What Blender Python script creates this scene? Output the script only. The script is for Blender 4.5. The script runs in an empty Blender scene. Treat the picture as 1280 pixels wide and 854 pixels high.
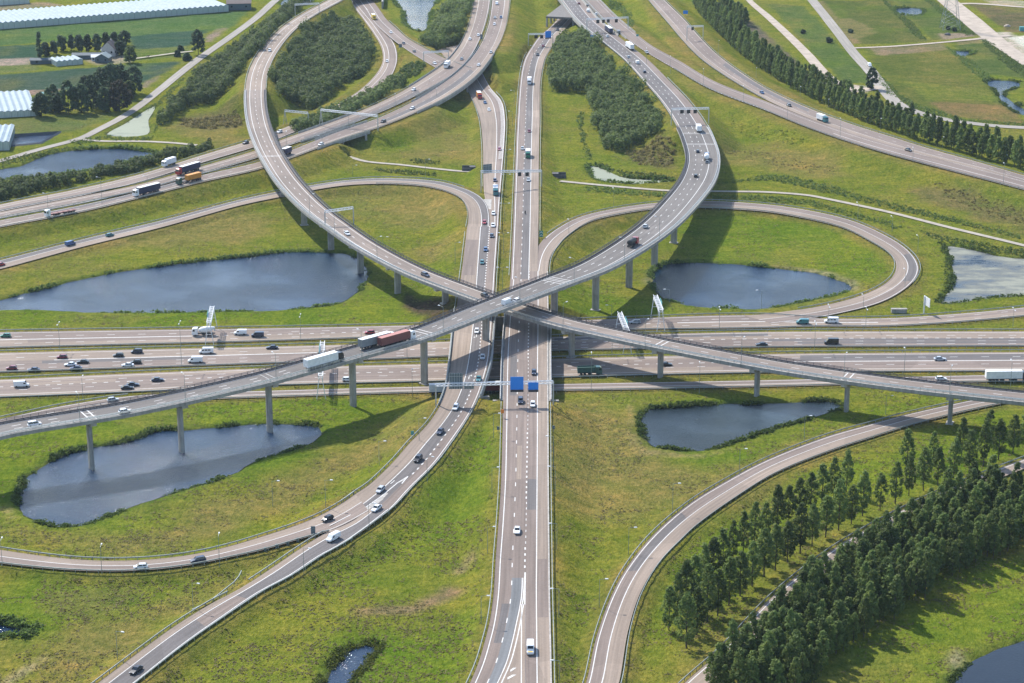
import bpy, math, random
import numpy as np
from math import radians, sin, cos, pi, hypot, atan2

# ------------------------------------------------------------------ camera, light, exposure
SC = bpy.context.scene
COL = SC.collection
random.seed(5)
RNG = np.random.default_rng(5)
FPX, PITCH, CAMH = 2700.0, radians(17.8), 258.0
CP, SP = cos(PITCH), sin(PITCH)
cam_d = bpy.data.cameras.new('aerial_camera')
cam = bpy.data.objects.new('aerial_camera', cam_d)
COL.objects.link(cam)
cam.location = (0, 0, CAMH)
cam.rotation_euler = (pi / 2 - PITCH, 0, 0)
cam_d.sensor_width = 36.0
cam_d.lens = FPX / 1280 * 36.0
cam_d.clip_start = 1.0
cam_d.clip_end = 30000.0
SC.camera = cam

SUN_AZ, SUN_EL = radians(-37), radians(45)      # the sun stands ahead of the camera, to the left
world = bpy.data.worlds.new('World')
SC.world = world
world.use_nodes = True
wn = world.node_tree
sky = wn.nodes.new('ShaderNodeTexSky')
sky.sky_type = 'NISHITA'
sky.sun_disc = False
sky.sun_elevation = SUN_EL
sky.sun_rotation = SUN_AZ
sky.air_density = 1.0
sky.dust_density = 0.7
bg = wn.nodes['Background']
bg.inputs['Strength'].default_value = 0.15
wn.links.new(sky.outputs[0], bg.inputs['Color'])

sun_d = bpy.data.lights.new('sun', 'SUN')
sun_d.energy = 3.8
sun_d.angle = radians(0.5)
sun_d.color = (1.0, 0.95, 0.87)
sun = bpy.data.objects.new('sun', sun_d)
COL.objects.link(sun)
sun.location = (-300, 900, 600)
sun.rotation_euler = (pi / 2 - SUN_EL, 0, pi - SUN_AZ)
SC.view_settings.view_transform = 'Standard'
SC.view_settings.look = 'None'
SC.view_settings.exposure = 0.80
SC.view_settings.gamma = 1.0
SC.view_settings.use_curve_mapping = False
SC.cycles.max_bounces = 6
SC.cycles.volume_bounces = 0
HAZE = 0.00003


def at(x, y, z=0.0):
    """photo pixel -> point of the place at height z"""
    u = (x - 640) / FPX
    v = (427 - y) / FPX
    dx, dy, dz = u, CP + v * SP, -SP + v * CP
    t = (z - CAMH) / dz
    return np.array((dx * t, dy * t, z))


def pix(p):
    x, y, z = p[0], p[1], p[2] - CAMH
    dep = y * CP - z * SP
    return 640 + FPX * x / dep, 427 - FPX * (y * SP + z * CP) / dep


# ------------------------------------------------------------------ materials
def newmat(name):
    m = bpy.data.materials.new(name)
    m.use_nodes = True
    return m, m.node_tree, m.node_tree.nodes['Principled BSDF']


def N(nt, t, **k):
    n = nt.nodes.new(t)
    for a, b in k.items():
        setattr(n, a, b)
    return n


def noise(nt, vec, scale, detail=4, rough=0.55):
    n = N(nt, 'ShaderNodeTexNoise')
    n.inputs['Scale'].default_value = scale
    n.inputs['Detail'].default_value = detail
    n.inputs['Roughness'].default_value = rough
    if vec is not None:
        nt.links.new(vec, n.inputs['Vector'])
    return n.outputs['Fac']


def ramp(nt, fac, stops):
    r = N(nt, 'ShaderNodeValToRGB')
    e = r.color_ramp.elements
    while len(e) < len(stops):
        e.new(0.5)
    for i, (p, c) in enumerate(stops):
        e[i].position = p
        e[i].color = (c[0], c[1], c[2], 1) if isinstance(c, tuple) else (c, c, c, 1)
    nt.links.new(fac, r.inputs['Fac'])
    return r.outputs['Color']


def mix(nt, mode, fac, a, b):
    m = N(nt, 'ShaderNodeMix', data_type='RGBA', blend_type=mode)
    for sock, v in ((m.inputs['Factor'], fac), (m.inputs['A'], a), (m.inputs['B'], b)):
        if hasattr(v, 'node'):
            nt.links.new(v, sock)
        elif isinstance(v, (int, float)):
            sock.default_value = v
        else:
            sock.default_value = (v[0], v[1], v[2], 1)
    return m.outputs['Result']


def pos(nt):
    return N(nt, 'ShaderNodeNewGeometry').outputs['Position']


def bump(nt, bs, h, strength, dist=0.3):
    b = N(nt, 'ShaderNodeBump')
    b.inputs['Strength'].default_value = strength
    b.inputs['Distance'].default_value = dist
    nt.links.new(h, b.inputs['Height'])
    nt.links.new(b.outputs[0], bs.inputs['Normal'])


def plain(name, c, rough=0.7, metal=0.0, vary=0.25, scale=0.6):
    m, nt, bs = newmat(name)
    f = noise(nt, pos(nt), scale, 5)
    k = ramp(nt, f, [(0.25, 1 - vary), (0.75, 1 + vary * 0.4)])
    if 'concrete' in name:                      # rain streaks and patches of dirt
        mp = N(nt, 'ShaderNodeMapping')
        mp.inputs['Scale'].default_value = (0.9, 0.9, 0.07)
        nt.links.new(pos(nt), mp.inputs['Vector'])
        k = mix(nt, 'MULTIPLY', 1.0, k, ramp(nt, noise(nt, mp.outputs[0], 1.0, 4, 0.7), [(0.35, 0.72), (0.6, 1.06)]))
    nt.links.new(mix(nt, 'MULTIPLY', 1.0, c, k), bs.inputs['Base Color'])
    bs.inputs['Roughness'].default_value = rough
    bs.inputs['Metallic'].default_value = metal
    return m


def asphalt(name, c):
    m, nt, bs = newmat(name)
    uv = N(nt, 'ShaderNodeUVMap').outputs[0]
    mp = N(nt, 'ShaderNodeMapping')
    mp.inputs['Scale'].default_value = (1.1, 0.018, 1)
    nt.links.new(uv, mp.inputs['Vector'])
    streak = noise(nt, mp.outputs[0], 1.0, 4, 0.6)
    mp2 = N(nt, 'ShaderNodeMapping')
    mp2.inputs['Scale'].default_value = (0.02, 0.03, 1)
    nt.links.new(uv, mp2.inputs['Vector'])
    slab = N(nt, 'ShaderNodeTexVoronoi')
    slab.inputs['Scale'].default_value = 1.0
    nt.links.new(mp2.outputs[0], slab.inputs['Vector'])
    big = noise(nt, pos(nt), 0.02, 3)
    fine = noise(nt, pos(nt), 1.3, 4, 0.7)
    col = mix(nt, 'MULTIPLY', 1.0, c, ramp(nt, streak, [(0.3, 0.74), (0.7, 1.15)]))
    col = mix(nt, 'MULTIPLY', 1.0, col, ramp(nt, big, [(0.3, 0.90), (0.7, 1.08)]))
    col = mix(nt, 'MULTIPLY', 1.0, col, ramp(nt, fine, [(0.3, 0.90), (0.7, 1.08)]))
    sl = N(nt, 'ShaderNodeSeparateColor')
    nt.links.new(slab.outputs['Color'], sl.inputs[0])
    col = mix(nt, 'MULTIPLY', 1.0, col, ramp(nt, sl.outputs[0], [(0.0, 0.84), (1.0, 1.06)]))
    nt.links.new(col, bs.inputs['Base Color'])
    bs.inputs['Roughness'].default_value = 0.85
    bs.inputs['Specular IOR Level'].default_value = 0.25
    return m


M = {}
M['asph'] = asphalt('asphalt_worn', (0.228, 0.180, 0.154))
M['asph_l'] = asphalt('asphalt_pale', (0.290, 0.230, 0.184))
M['asph_d'] = asphalt('asphalt_dark', (0.152, 0.138, 0.134))
M['asph_n'] = asphalt('asphalt_fresh', (0.185, 0.19, 0.195))
M['deckroad'] = asphalt('deck_asphalt', (0.170, 0.155, 0.144))
M['deckroad_b'] = asphalt('pale_deck_asphalt', (0.245, 0.200, 0.170))
M['lane_road'] = asphalt('country_asphalt', (0.32, 0.29, 0.25))
M['dirt'] = plain('sandy_dirt', (0.42, 0.35, 0.28), 0.95, 0, 0.35, 0.15)
M['gravelpath'] = plain('pale_path', (0.36, 0.32, 0.26), 0.95, 0, 0.25, 0.3)
M['white'] = plain('road_paint', (0.62, 0.61, 0.585), 0.7, 0, 0.25, 0.8)
M['conc'] = plain('concrete', (0.33, 0.315, 0.29), 0.85, 0, 0.3, 0.35)
M['conc_m'] = plain('weathered_concrete', (0.17, 0.155, 0.14), 0.85, 0, 0.25, 0.5)
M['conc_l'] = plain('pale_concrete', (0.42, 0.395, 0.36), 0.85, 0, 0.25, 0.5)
M['conc_d'] = plain('dark_and_shaded_concrete', (0.10, 0.10, 0.105), 0.9, 0, 0.3, 0.6)  # painted shade on the far kerbs; own tone on tunnel mouths and rubble
M['galv'] = plain('galvanised_steel', (0.48, 0.50, 0.51), 0.45, 0.5, 0.15, 1.0)
M['rail'] = plain('weathered_rail_steel', (0.27, 0.31, 0.30), 0.55, 0.4, 0.3, 1.0)
M['shaded_rail'] = plain('shaded_parapet_steel', (0.055, 0.055, 0.07), 0.6, 0.3, 0.2, 1.0)  # backlit shade of the far rails put into the steel colour
M['whitesteel'] = plain('white_painted_steel', (0.72, 0.73, 0.74), 0.5, 0, 0.1, 1.0)
M['blue'] = plain('blue_sign', (0.01, 0.22, 0.72), 0.4, 0, 0.06, 0.5)
M['green_sign'] = plain('green_sign', (0.02, 0.22, 0.16), 0.5, 0, 0.06, 0.5)
M['black'] = plain('black_screen', (0.012, 0.012, 0.015), 0.5, 0, 0.1, 1.0)
M['signback'] = plain('grey_sign_back', (0.12, 0.16, 0.19), 0.5, 0.3, 0.2, 2.0)
M['tyre'] = plain('tyre_rubber', (0.02, 0.02, 0.022), 0.9, 0, 0.1, 3.0)
M['chassis'] = plain('dark_chassis', (0.03, 0.03, 0.035), 0.7, 0, 0.2, 3.0)
M['orange'] = plain('orange_board', (0.75, 0.22, 0.03), 0.5, 0, 0.1, 1.0)
M['teal'] = plain('teal_steel', (0.06, 0.28, 0.30), 0.5, 0, 0.15, 1.0)
M['greenroof'] = plain('dark_roof_tiles', (0.12, 0.09, 0.085), 0.8, 0, 0.3, 1.5)
M['brick'] = plain('pale_render_wall', (0.52, 0.46, 0.42), 0.8, 0, 0.2, 1.0)
M['darkwall'] = plain('dark_shed_wall', (0.07, 0.10, 0.12), 0.7, 0, 0.2, 1.0)
M['pond_lining'] = plain('dark_pond_lining', (0.04, 0.05, 0.06), 0.6, 0, 0.2, 0.5)
M['bark'] = plain('bark', (0.075, 0.06, 0.045), 0.9, 0, 0.4, 2.0)
M['sandbank'] = plain('sandy_bank', (0.34, 0.30, 0.19), 0.95, 0, 0.4, 0.5)

m, nt, bs = newmat('vehicle_paint')
oi = N(nt, 'ShaderNodeObjectInfo')
nt.links.new(oi.outputs['Color'], bs.inputs['Base Color'])
bs.inputs['Roughness'].default_value = 0.28
bs.inputs['Coat Weight'].default_value = 0.4
M['paint'] = m
m, nt, bs = newmat('trailer_skin')
oi = N(nt, 'ShaderNodeObjectInfo')
f = ramp(nt, noise(nt, pos(nt), 0.9, 4), [(0.3, 0.85), (0.7, 1.05)])
nt.links.new(mix(nt, 'MULTIPLY', 1.0, oi.outputs['Color'], f), bs.inputs['Base Color'])
bs.inputs['Roughness'].default_value = 0.55
M['skin'] = m
m, nt, bs = newmat('window_glass')
bs.inputs['Base Color'].default_value = (0.015, 0.022, 0.03, 1)
bs.inputs['Roughness'].default_value = 0.08
M['glass'] = m
m, nt, bs = newmat('whitewashed_greenhouse_glass')
f = noise(nt, pos(nt), 0.25, 3)
nt.links.new(ramp(nt, f, [(0.3, (0.26, 0.33, 0.38)), (0.7, (0.36, 0.42, 0.46))]), bs.inputs['Base Color'])
bs.inputs['Roughness'].default_value = 0.6
bs.inputs['Specular IOR Level'].default_value = 0.1
M['ghglass'] = m
m, nt, bs = newmat('greenhouse_wall_panes')
tc = N(nt, 'ShaderNodeTexCoord')
w = N(nt, 'ShaderNodeTexWave')
w.inputs['Scale'].default_value = 0.35
nt.links.new(tc.outputs['Object'], w.inputs['Vector'])
nt.links.new(ramp(nt, w.outputs['Fac'], [(0.15, (0.28, 0.34, 0.34)), (0.35, (0.42, 0.47, 0.44))]), bs.inputs['Base Color'])
bs.inputs['Roughness'].default_value = 0.4
M['ghwall'] = m


def leafmat(name, stops, rnd=0.45):
    m, nt, bs = newmat(name)
    f = noise(nt, pos(nt), 0.62, 3, 0.75)
    c = ramp(nt, f, stops)
    oi = N(nt, 'ShaderNodeObjectInfo')
    c = mix(nt, 'MULTIPLY', 1.0, c, ramp(nt, oi.outputs['Random'], [(0.0, 1 - rnd), (1.0, 1 + rnd * 0.6)]))
    nt.links.new(c, bs.inputs['Base Color'])
    bs.inputs['Roughness'].default_value = 0.65
    bs.inputs['Specular IOR Level'].default_value = 0.2
    tr = N(nt, 'ShaderNodeBsdfTranslucent')
    nt.links.new(c, tr.inputs['Color'])
    ms = N(nt, 'ShaderNodeMixShader')
    ms.inputs[0].default_value = 0.55
    nt.links.new(bs.outputs[0], ms.inputs[1])
    nt.links.new(tr.outputs[0], ms.inputs[2])
    nt.links.new(ms.outputs[0], nt.nodes['Material Output'].inputs['Surface'])
    return m


M['leaf'] = leafmat('poplar_leaves', [(0.28, (0.072, 0.125, 0.038)), (0.5, (0.150, 0.210, 0.058)), (0.66, (0.25, 0.295, 0.085))])
M['leaf_w'] = leafmat('woodland_leaves', [(0.30, (0.078, 0.130, 0.044)), (0.5, (0.145, 0.200, 0.060)), (0.68, (0.225, 0.270, 0.080))])
M['leaf_d'] = leafmat('dark_tree_leaves', [(0.3, (0.050, 0.088, 0.052)), (0.7, (0.120, 0.170, 0.078))])
M['leaf_b'] = leafmat('bronze_tree_leaves', [(0.3, (0.085, 0.078, 0.055)), (0.7, (0.14, 0.125, 0.08))])
M['reed'] = leafmat('reed_blades', [(0.25, (0.075, 0.135, 0.030)), (0.72, (0.150, 0.205, 0.048))])
M['tallgrass'] = leafmat('tall_dry_grass', [(0.25, (0.15, 0.135, 0.045)), (0.72, (0.25, 0.205, 0.085))])
M['leafgrass'] = leafmat('green_grass_blades', [(0.25, (0.12, 0.165, 0.022)), (0.72, (0.185, 0.21, 0.036))])

# grass: the colour map of the ground is stored per vertex, the shader breaks it up
m, nt, bs = newmat('grassland')
P_ = pos(nt)
at_ = N(nt, 'ShaderNodeVertexColor', layer_name='ground_cover')
n1 = noise(nt, P_, 0.022, 5, 0.6)
n2 = noise(nt, P_, 0.11, 6, 0.7)
mp3 = N(nt, 'ShaderNodeMapping')
mp3.inputs['Scale'].default_value = (1.0, 0.62, 1.0)
nt.links.new(P_, mp3.inputs['Vector'])
n3 = noise(nt, mp3.outputs[0], 0.85, 4, 0.8)
n5 = noise(nt, mp3.outputs[0], 0.33, 4, 0.7)
mp = N(nt, 'ShaderNodeMapping')
mp.inputs['Scale'].default_value = (0.06, 0.35, 0.2)
mp.inputs['Rotation'].default_value = (0, 0, 0.5)
nt.links.new(P_, mp.inputs['Vector'])
n4 = noise(nt, mp.outputs[0], 1.0, 4, 0.6)
c = mix(nt, 'MULTIPLY', 1.0, at_.outputs['Color'], ramp(nt, n1, [(0.3, (0.80, 0.92, 0.75)), (0.5, (1, 1, 1)), (0.72, (1.30, 1.12, 1.1))]))
c = mix(nt, 'MULTIPLY', 1.0, c, ramp(nt, n2, [(0.28, (0.74, 0.88, 0.74)), (0.5, (1, 1, 1)), (0.72, (1.36, 1.17, 1.2))]))
c = mix(nt, 'MULTIPLY', 1.0, c, ramp(nt, n5, [(0.30, (0.74, 0.84, 0.74)), (0.5, (1, 1, 1)), (0.70, (1.25, 1.18, 1.2))]))
c = mix(nt, 'MULTIPLY', 1.0, c, ramp(nt, n3, [(0.30, (0.55, 0.64, 0.58)), (0.48, (0.96, 0.98, 0.96)), (0.70, (1.46, 1.35, 1.38))]))
c = mix(nt, 'MULTIPLY', 1.0, c, ramp(nt, n4, [(0.35, (0.86, 0.9, 0.86)), (0.65, (1.12, 1.08, 1.1))]))
nt.links.new(c, bs.inputs['Base Color'])
bs.inputs['Roughness'].default_value = 0.95
bs.inputs['Specular IOR Level'].default_value = 0.0
bump(nt, bs, n3, 1.0, 1.2)
M['grass'] = m


def watermat(name, weed=None, base=(0.004, 0.020, 0.052), thr=(0.45, 0.6), wave=0.48):
    m, nt, bs = newmat(name)
    P_ = pos(nt)
    mp = N(nt, 'ShaderNodeMapping')
    mp.inputs['Scale'].default_value = (1.0, 0.55, 1)
    mp.inputs['Rotation'].default_value = (0, 0, 0.4)
    nt.links.new(P_, mp.inputs['Vector'])
    h = noise(nt, mp.outputs[0], 1.9, 3, 0.7)
    calm = ramp(nt, noise(nt, P_, 0.03, 3), [(0.35, 0.35), (0.6, 1.0)])
    hh = N(nt, 'ShaderNodeMath', operation='MULTIPLY')
    nt.links.new(h, hh.inputs[0])
    nt.links.new(calm, hh.inputs[1])
    bump(nt, bs, hh.outputs[0], wave, 1.0)
    bs.inputs['Specular IOR Level'].default_value = 0.30
    if weed:
        mpw = N(nt, 'ShaderNodeMapping')
        mpw.inputs['Scale'].default_value = (0.5, 1.0, 1)
        nt.links.new(P_, mpw.inputs['Vector'])
        w = ramp(nt, noise(nt, mpw.outputs[0], 0.07, 6, 0.7), [(thr[0], 0.0), (thr[1], 1.0)])
        nt.links.new(mix(nt, 'MIX', w, base, weed), bs.inputs['Base Color'])
        nt.links.new(ramp(nt, w, [(0.0, 0.06), (0.6, 0.7)]), bs.inputs['Roughness'])
    else:
        bs.inputs['Base Color'].default_value = (*base, 1)
        bs.inputs['Roughness'].default_value = 0.09
    return m


M['water'] = watermat('rippled_water')
M['weedwater'] = watermat('weedy_water', (0.235, 0.24, 0.19), thr=(0.36, 0.60))
M['pondweed'] = watermat('speckled_weed_water', (0.30, 0.28, 0.17), (0.012, 0.022, 0.03), (0.66, 0.70))
M['greywater'] = watermat('grey_water', None, (0.012, 0.018, 0.026), wave=0.15)
M['duckweed'] = watermat('duckweed_cover', (0.25, 0.275, 0.20), (0.10, 0.12, 0.09), (0.30, 0.48))


# ------------------------------------------------------------------ mesh helpers
class MB:
    def __init__(s):
        s.v, s.f, s.m, s.uv = [], [], [], []

    def add(s, vs, fs, mi=0, uvs=None):
        o = len(s.v)
        s.v.extend(tuple(float(c) for c in v) for v in vs)
        for i, f in enumerate(fs):
            s.f.append(tuple(o + k for k in f))
            s.m.append(mi)
            s.uv.append(uvs[i] if uvs else None)
        return s

    def box(s, c, size, rz=0.0, mi=0, taper=1.0, ry=0.0):
        hx, hy, hz = size[0] / 2, size[1] / 2, size[2] / 2
        ca, sa = cos(rz), sin(rz)
        vs = []
        for z, k in ((-hz, 1), (hz, taper)):
            for x, y in ((-hx, -hy), (hx, -hy), (hx, hy), (-hx, hy)):
                x, y, zz = x * k, y * k, z
                if ry:
                    x, zz = x * cos(ry) + zz * sin(ry), -x * sin(ry) + zz * cos(ry)
                vs.append((c[0] + x * ca - y * sa, c[1] + x * sa + y * ca, c[2] + zz))
        return s.add(vs, [(3, 2, 1, 0), (4, 5, 6, 7), (0, 1, 5, 4), (1, 2, 6, 5), (2, 3, 7, 6), (3, 0, 4, 7)], mi)

    def bar(s, a, b, r, mi=0, n=5, r2=None):
        a, b = np.array(a, float), np.array(b, float)
        d = b - a
        L = np.linalg.norm(d)
        if L < 1e-6:
            return s
        d /= L
        u = np.cross(d, (0, 0, 1)) if abs(d[2]) < 0.95 else np.cross(d, (1, 0, 0))
        u /= np.linalg.norm(u)
        w = np.cross(d, u)
        r2 = r if r2 is None else r2
        vs = []
        for p, rr in ((a, r), (b, r2)):
            for k in range(n):
                t = 2 * pi * k / n
                vs.append(p + rr * (cos(t) * u + sin(t) * w))
        fs = [(k, (k + 1) % n, n + (k + 1) % n, n + k) for k in range(n)]
        fs += [tuple(range(n - 1, -1, -1)), tuple(range(n, 2 * n))]
        return s.add(vs, fs, mi)

    def loft(s, rings, mi=0, cap=True):
        n = len(rings[0])
        vs = [p for r in rings for p in r]
        fs = []
        for i in range(len(rings) - 1):
            for k in range(n):
                a, b = i * n + k, i * n + (k + 1) % n
                fs.append((a, b, b + n, a + n))
        if cap:
            fs.append(tuple(range(n - 1, -1, -1)))
            fs.append(tuple(range((len(rings) - 1) * n, len(rings) * n)))
        return s.add(vs, fs, mi)

    def build(s, name, mats, parent=None, origin=(0, 0, 0), smooth=False):
        me = bpy.data.meshes.new(name)
        ox, oy, oz = (float(c) for c in origin)
        me.from_pydata([(x - ox, y - oy, z - oz) for x, y, z in s.v], [], s.f)
        if not isinstance(mats, (list, tuple)):
            mats = [mats]
        for k in mats:
            me.materials.append(M[k] if isinstance(k, str) else k)
        if s.m:
            me.polygons.foreach_set('material_index', s.m)
        if any(u is not None for u in s.uv):
            l = me.uv_layers.new(name='UVMap')
            buf = []
            for f, u in zip(s.f, s.uv):
                buf.extend([c for q in (u or [(0, 0)] * len(f)) for c in q])
            l.data.foreach_set('uv', buf)
        if smooth:
            me.polygons.foreach_set('use_smooth', [True] * len(s.f))
        o = bpy.data.objects.new(name, me)
        COL.objects.link(o)
        if parent is not None:
            o.parent = parent
        else:
            o.location = origin
        return o


def np_mesh(name, v, f, mat, parent=None, uv=None):
    """quads given as numpy arrays"""
    me = bpy.data.meshes.new(name)
    v = np.asarray(v, np.float32)
    f = np.asarray(f, np.int32)
    me.vertices.add(len(v))
    me.vertices.foreach_set('co', v.ravel())
    k = f.shape[1]
    me.loops.add(f.size)
    me.loops.foreach_set('vertex_index', f.ravel())
    me.polygons.add(len(f))
    me.polygons.foreach_set('loop_start', np.arange(0, f.size, k, dtype=np.int32))
    me.update(calc_edges=True)
    me.validate()
    me.materials.append(M[mat])
    o = bpy.data.objects.new(name, me)
    COL.objects.link(o)
    if parent is not None:
        o.parent = parent
    return o


def empty(name, loc=(0, 0, 0), rz=0.0):
    o = bpy.data.objects.new(name, None)
    o.empty_display_size = 1
    COL.objects.link(o)
    o.location = tuple(float(c) for c in loc)
    o.rotation_euler = (0, 0, rz)
    return o


def tag(o, label=None, cat=None, group=None, kind=None):
    if label:
        o['label'] = label
    if cat:
        o['category'] = cat
    if group:
        o['group'] = group
    if kind:
        o['kind'] = kind
    return o


def children(o):
    return [c for c in o.children]


def copy_tree(o, parent=None):
    c = o.copy()
    COL.objects.link(c)
    if parent is not None:
        c.parent = parent
    for ch in children(o):
        copy_tree(ch, c)
    return c


def catmull(P, t, q):
    """Catmull-Rom through rows of P at params t, evaluated at q (non-uniform)"""
    P = np.asarray(P, float)
    n = len(P)
    T = np.zeros_like(P)
    for i in range(n):
        if i == 0:
            T[i] = (P[1] - P[0]) / (t[1] - t[0])
        elif i == n - 1:
            T[i] = (P[-1] - P[-2]) / (t[-1] - t[-2])
        else:
            a, b = t[i] - t[i - 1], t[i + 1] - t[i]
            T[i] = ((P[i] - P[i - 1]) / a * b + (P[i + 1] - P[i]) / b * a) / (a + b)
    k = np.clip(np.searchsorted(t, q, side='right') - 1, 0, n - 2)
    h = (t[k + 1] - t[k])[:, None]
    u = ((q - t[k]) / (t[k + 1] - t[k]))[:, None]
    return ((2 * u**3 - 3 * u**2 + 1) * P[k] + (u**3 - 2 * u**2 + u) * h * T[k]
            + (-2 * u**3 + 3 * u**2) * P[k + 1] + (u**3 - u**2) * h * T[k + 1])


# ------------------------------------------------------------------ roads: edge pairs (left px, right px, height)
class Road:
    def __init__(s, pts, z=None, step=4.0, lift=0.0):
        L, R = [], []
        for p in pts:
            if len(p) == 5:
                L.append(at(p[0], p[1], p[4]))
                R.append(at(p[2], p[3], p[4]))
        C = [p for p in pts if len(p) == 4]
        if C:                                   # x, y, z, width
            Q = np.array([at(p[0], p[1], p[2]) for p in C])
            W = np.array([p[3] for p in C])
            T = np.gradient(Q, axis=0)
            T[:, 2] = 0
            T /= np.linalg.norm(T, axis=1)[:, None]
            Nn = np.stack([-T[:, 1], T[:, 0], 0 * T[:, 0]], 1)
            L, R = Q + Nn * W[:, None] / 2, Q - Nn * W[:, None] / 2
        L, R = np.array(L), np.array(R)
        mid = (L + R) / 2
        t = np.concatenate([[0], np.cumsum(np.sqrt(np.linalg.norm(np.diff(mid, axis=0), axis=1)))])
        q = np.unique(np.concatenate([np.linspace(t[i], t[i + 1], max(3, int(np.linalg.norm(mid[i + 1] - mid[i]) / step)), endpoint=False)
                                      for i in range(len(t) - 1)] + [[t[-1]]]))
        s.L, s.R = catmull(L, t, q), catmull(R, t, q)
        z = (s.L[:, 2] + s.R[:, 2]) / 2 + lift
        s.L[:, 2] = z
        s.R[:, 2] = z
        s.mid = (s.L + s.R) / 2
        s.s = np.concatenate([[0], np.cumsum(np.linalg.norm(np.diff(s.mid, axis=0), axis=1))])
        d = s.R - s.L
        s.w = np.linalg.norm(d, axis=1)
        s.u = d / s.w[:, None]
        s.t = np.gradient(s.mid, axis=0)
        s.t /= np.linalg.norm(s.t, axis=1)[:, None]
        s.px = np.array([pix(p) for p in s.mid])

    def off(s, spec):
        k, d = spec
        if k == 'l':
            return s.L + s.u * d
        if k == 'r':
            return s.R - s.u * d
        return s.L + s.u * (s.w * d)[:, None]

    def line(s, spec, q):
        P = s.off(spec)
        return np.stack([np.interp(q, s.s, P[:, i]) for i in range(3)], 1)

    def near(s, x, y):
        return int(np.argmin(np.hypot(s.px[:, 0] - x, s.px[:, 1] - y)))

    def len(s):
        return s.s[-1]

    def s_at(s, x, y):
        return s.s[s.near(x, y)]


def ribbon(mb, A, B, z=0.0, mi=0, ua=0.0, ub=1.0, sv=None):
    n = len(A)
    vs = [(*p[:2], p[2] + z) for p in A] + [(*p[:2], p[2] + z) for p in B]
    fs, uv = [], []
    for i in range(n - 1):
        fs.append((i, n + i, n + i + 1, i + 1))
        if sv is None:
            uv.append(None)
        else:
            uv.append([(ua, sv[i]), (ub, sv[i]), (ub, sv[i + 1]), (ua, sv[i + 1])])
    # faces look up whichever way the pairs run
    if n > 1:
        a, b, c = np.array(vs[0]), np.array(vs[n]), np.array(vs[n + 1])
        if np.cross(b - a, c - a)[2] < 0:
            fs = [f[::-1] for f in fs]
            uv = [u[::-1] if u else u for u in uv]
    mb.add(vs, fs, mi, uv if sv is not None else None)


LAYER = [0]


def surface(rd, name, strips, lines, z0=0.0, parent=None, origin=(0, 0, 0), kind=True, label=None, layered=True):
    """strips: (specA, specB, material); lines: (spec, width, style, s0, s1)"""
    if layered:
        LAYER[0] += 1
        z0 += 0.012 * LAYER[0]
    mats = []
    mb = MB()
    for a, b, mt in strips:
        if mt not in mats:
            mats.append(mt)
        A, B = rd.off(a), rd.off(b)
        wa = np.mean(np.linalg.norm(A - rd.L, axis=1))
        wb = np.mean(np.linalg.norm(B - rd.L, axis=1))
        ribbon(mb, A, B, z0, mats.index(mt), wa, wb, rd.s)
    o = mb.build(name, mats, parent, origin)
    if kind and parent is None:
        tag(o, kind='structure', label=label)
    lm = MB()
    for ln in lines:
        spec, w, st = ln[:3]
        s0, s1 = (ln[3], ln[4]) if len(ln) > 3 else (0, rd.s[-1])
        segs = []
        if st == 'solid':
            segs = [(s0, s1)]
        else:
            on, per = {'dash': (3.0, 12.0), 'dots': (1.1, 4.0), 'block': (1.3, 4.0), 'long': (9, 12)}[st]
            q = s0
            while q + on < s1:
                segs.append((q, q + on))
                q += per
        for a, b in segs:
            n = max(2, int((b - a) / 4) + 1)
            q = np.linspace(a, b, n)
            k, d = spec
            if k == 'f':
                P = rd.line(spec, q)
                U = np.stack([np.interp(q, rd.s, rd.u[:, i]) for i in range(3)], 1)
                A, B = P - U * w / 2, P + U * w / 2
            else:
                A, B = rd.line((k, d - w / 2), q), rd.line((k, d + w / 2), q)
            ribbon(lm, A, B, z0 + 0.007)
    if lm.v:
        lm.build('lane_marking', 'white', o, origin=(0, 0, 0) if parent is None and origin == (0, 0, 0) else origin)
    o['z0'] = z0
    return o


zc = lambda y: float(np.interp(y, [20, 60, 107, 150, 215, 287, 345, 400, 490, 560, 600, 660, 700, 760, 860],
                               [0.2, 0.3, 0.6, 2, 4.2, 5.6, 6.5, 7, 7, 6.2, 5.5, 4.6, 4, 3.3, 2.5]))


def pairs(rows):
    return [r if len(r) == 5 else (*r, zc((r[1] + r[3]) / 2)) for r in rows]


RD = {}
RD['rc_n'] = Road(pairs([(702, 18, 724, 17), (688, 34, 710, 33), (673, 47.5, 697, 46.5), (664, 60, 688.5, 60), (656.5, 72.5, 681.5, 72.5),
                         (652, 88, 677.5, 88), (649.5, 107, 675, 107), (646.5, 150, 674.5, 150), (645, 180, 673.8, 180), (643, 235, 673.4, 235), (641, 287, 673, 287),
                         (639.3, 325, 672.2, 325), (638, 350, 672, 350)]))
RD['rc_s'] = Road(pairs([(638, 350, 661.3, 350), (635, 380, 661.2, 380), (632.5, 412, 660.8, 412), (630.4, 445, 660.2, 445), (629, 500, 659.6, 500), (628, 547, 659.2, 547), (626.5, 600, 658.3, 600),
                         (622.8, 660, 657, 660), (619.6, 700, 656.2, 700), (616.6, 747, 655.2, 747), (611.8, 780, 649, 780), (605.5, 805, 643.5, 805),
                         (598, 830, 636.5, 830), (587, 856, 625, 856), (572, 885, 611, 885)]))
RD['rc_m'] = Road(pairs([(661.3, 340, 685, 340), (661.2, 380, 685.5, 380), (660.8, 412, 685.6, 412), (660.2, 445, 685.2, 445), (659.2, 547, 685.8, 547), (658.3, 600, 686, 600),
                         (656.2, 700, 687, 700), (655.2, 747, 687.6, 747), (655, 800, 688.8, 800), (655, 856, 690, 856), (655, 890, 691, 890)]))
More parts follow.
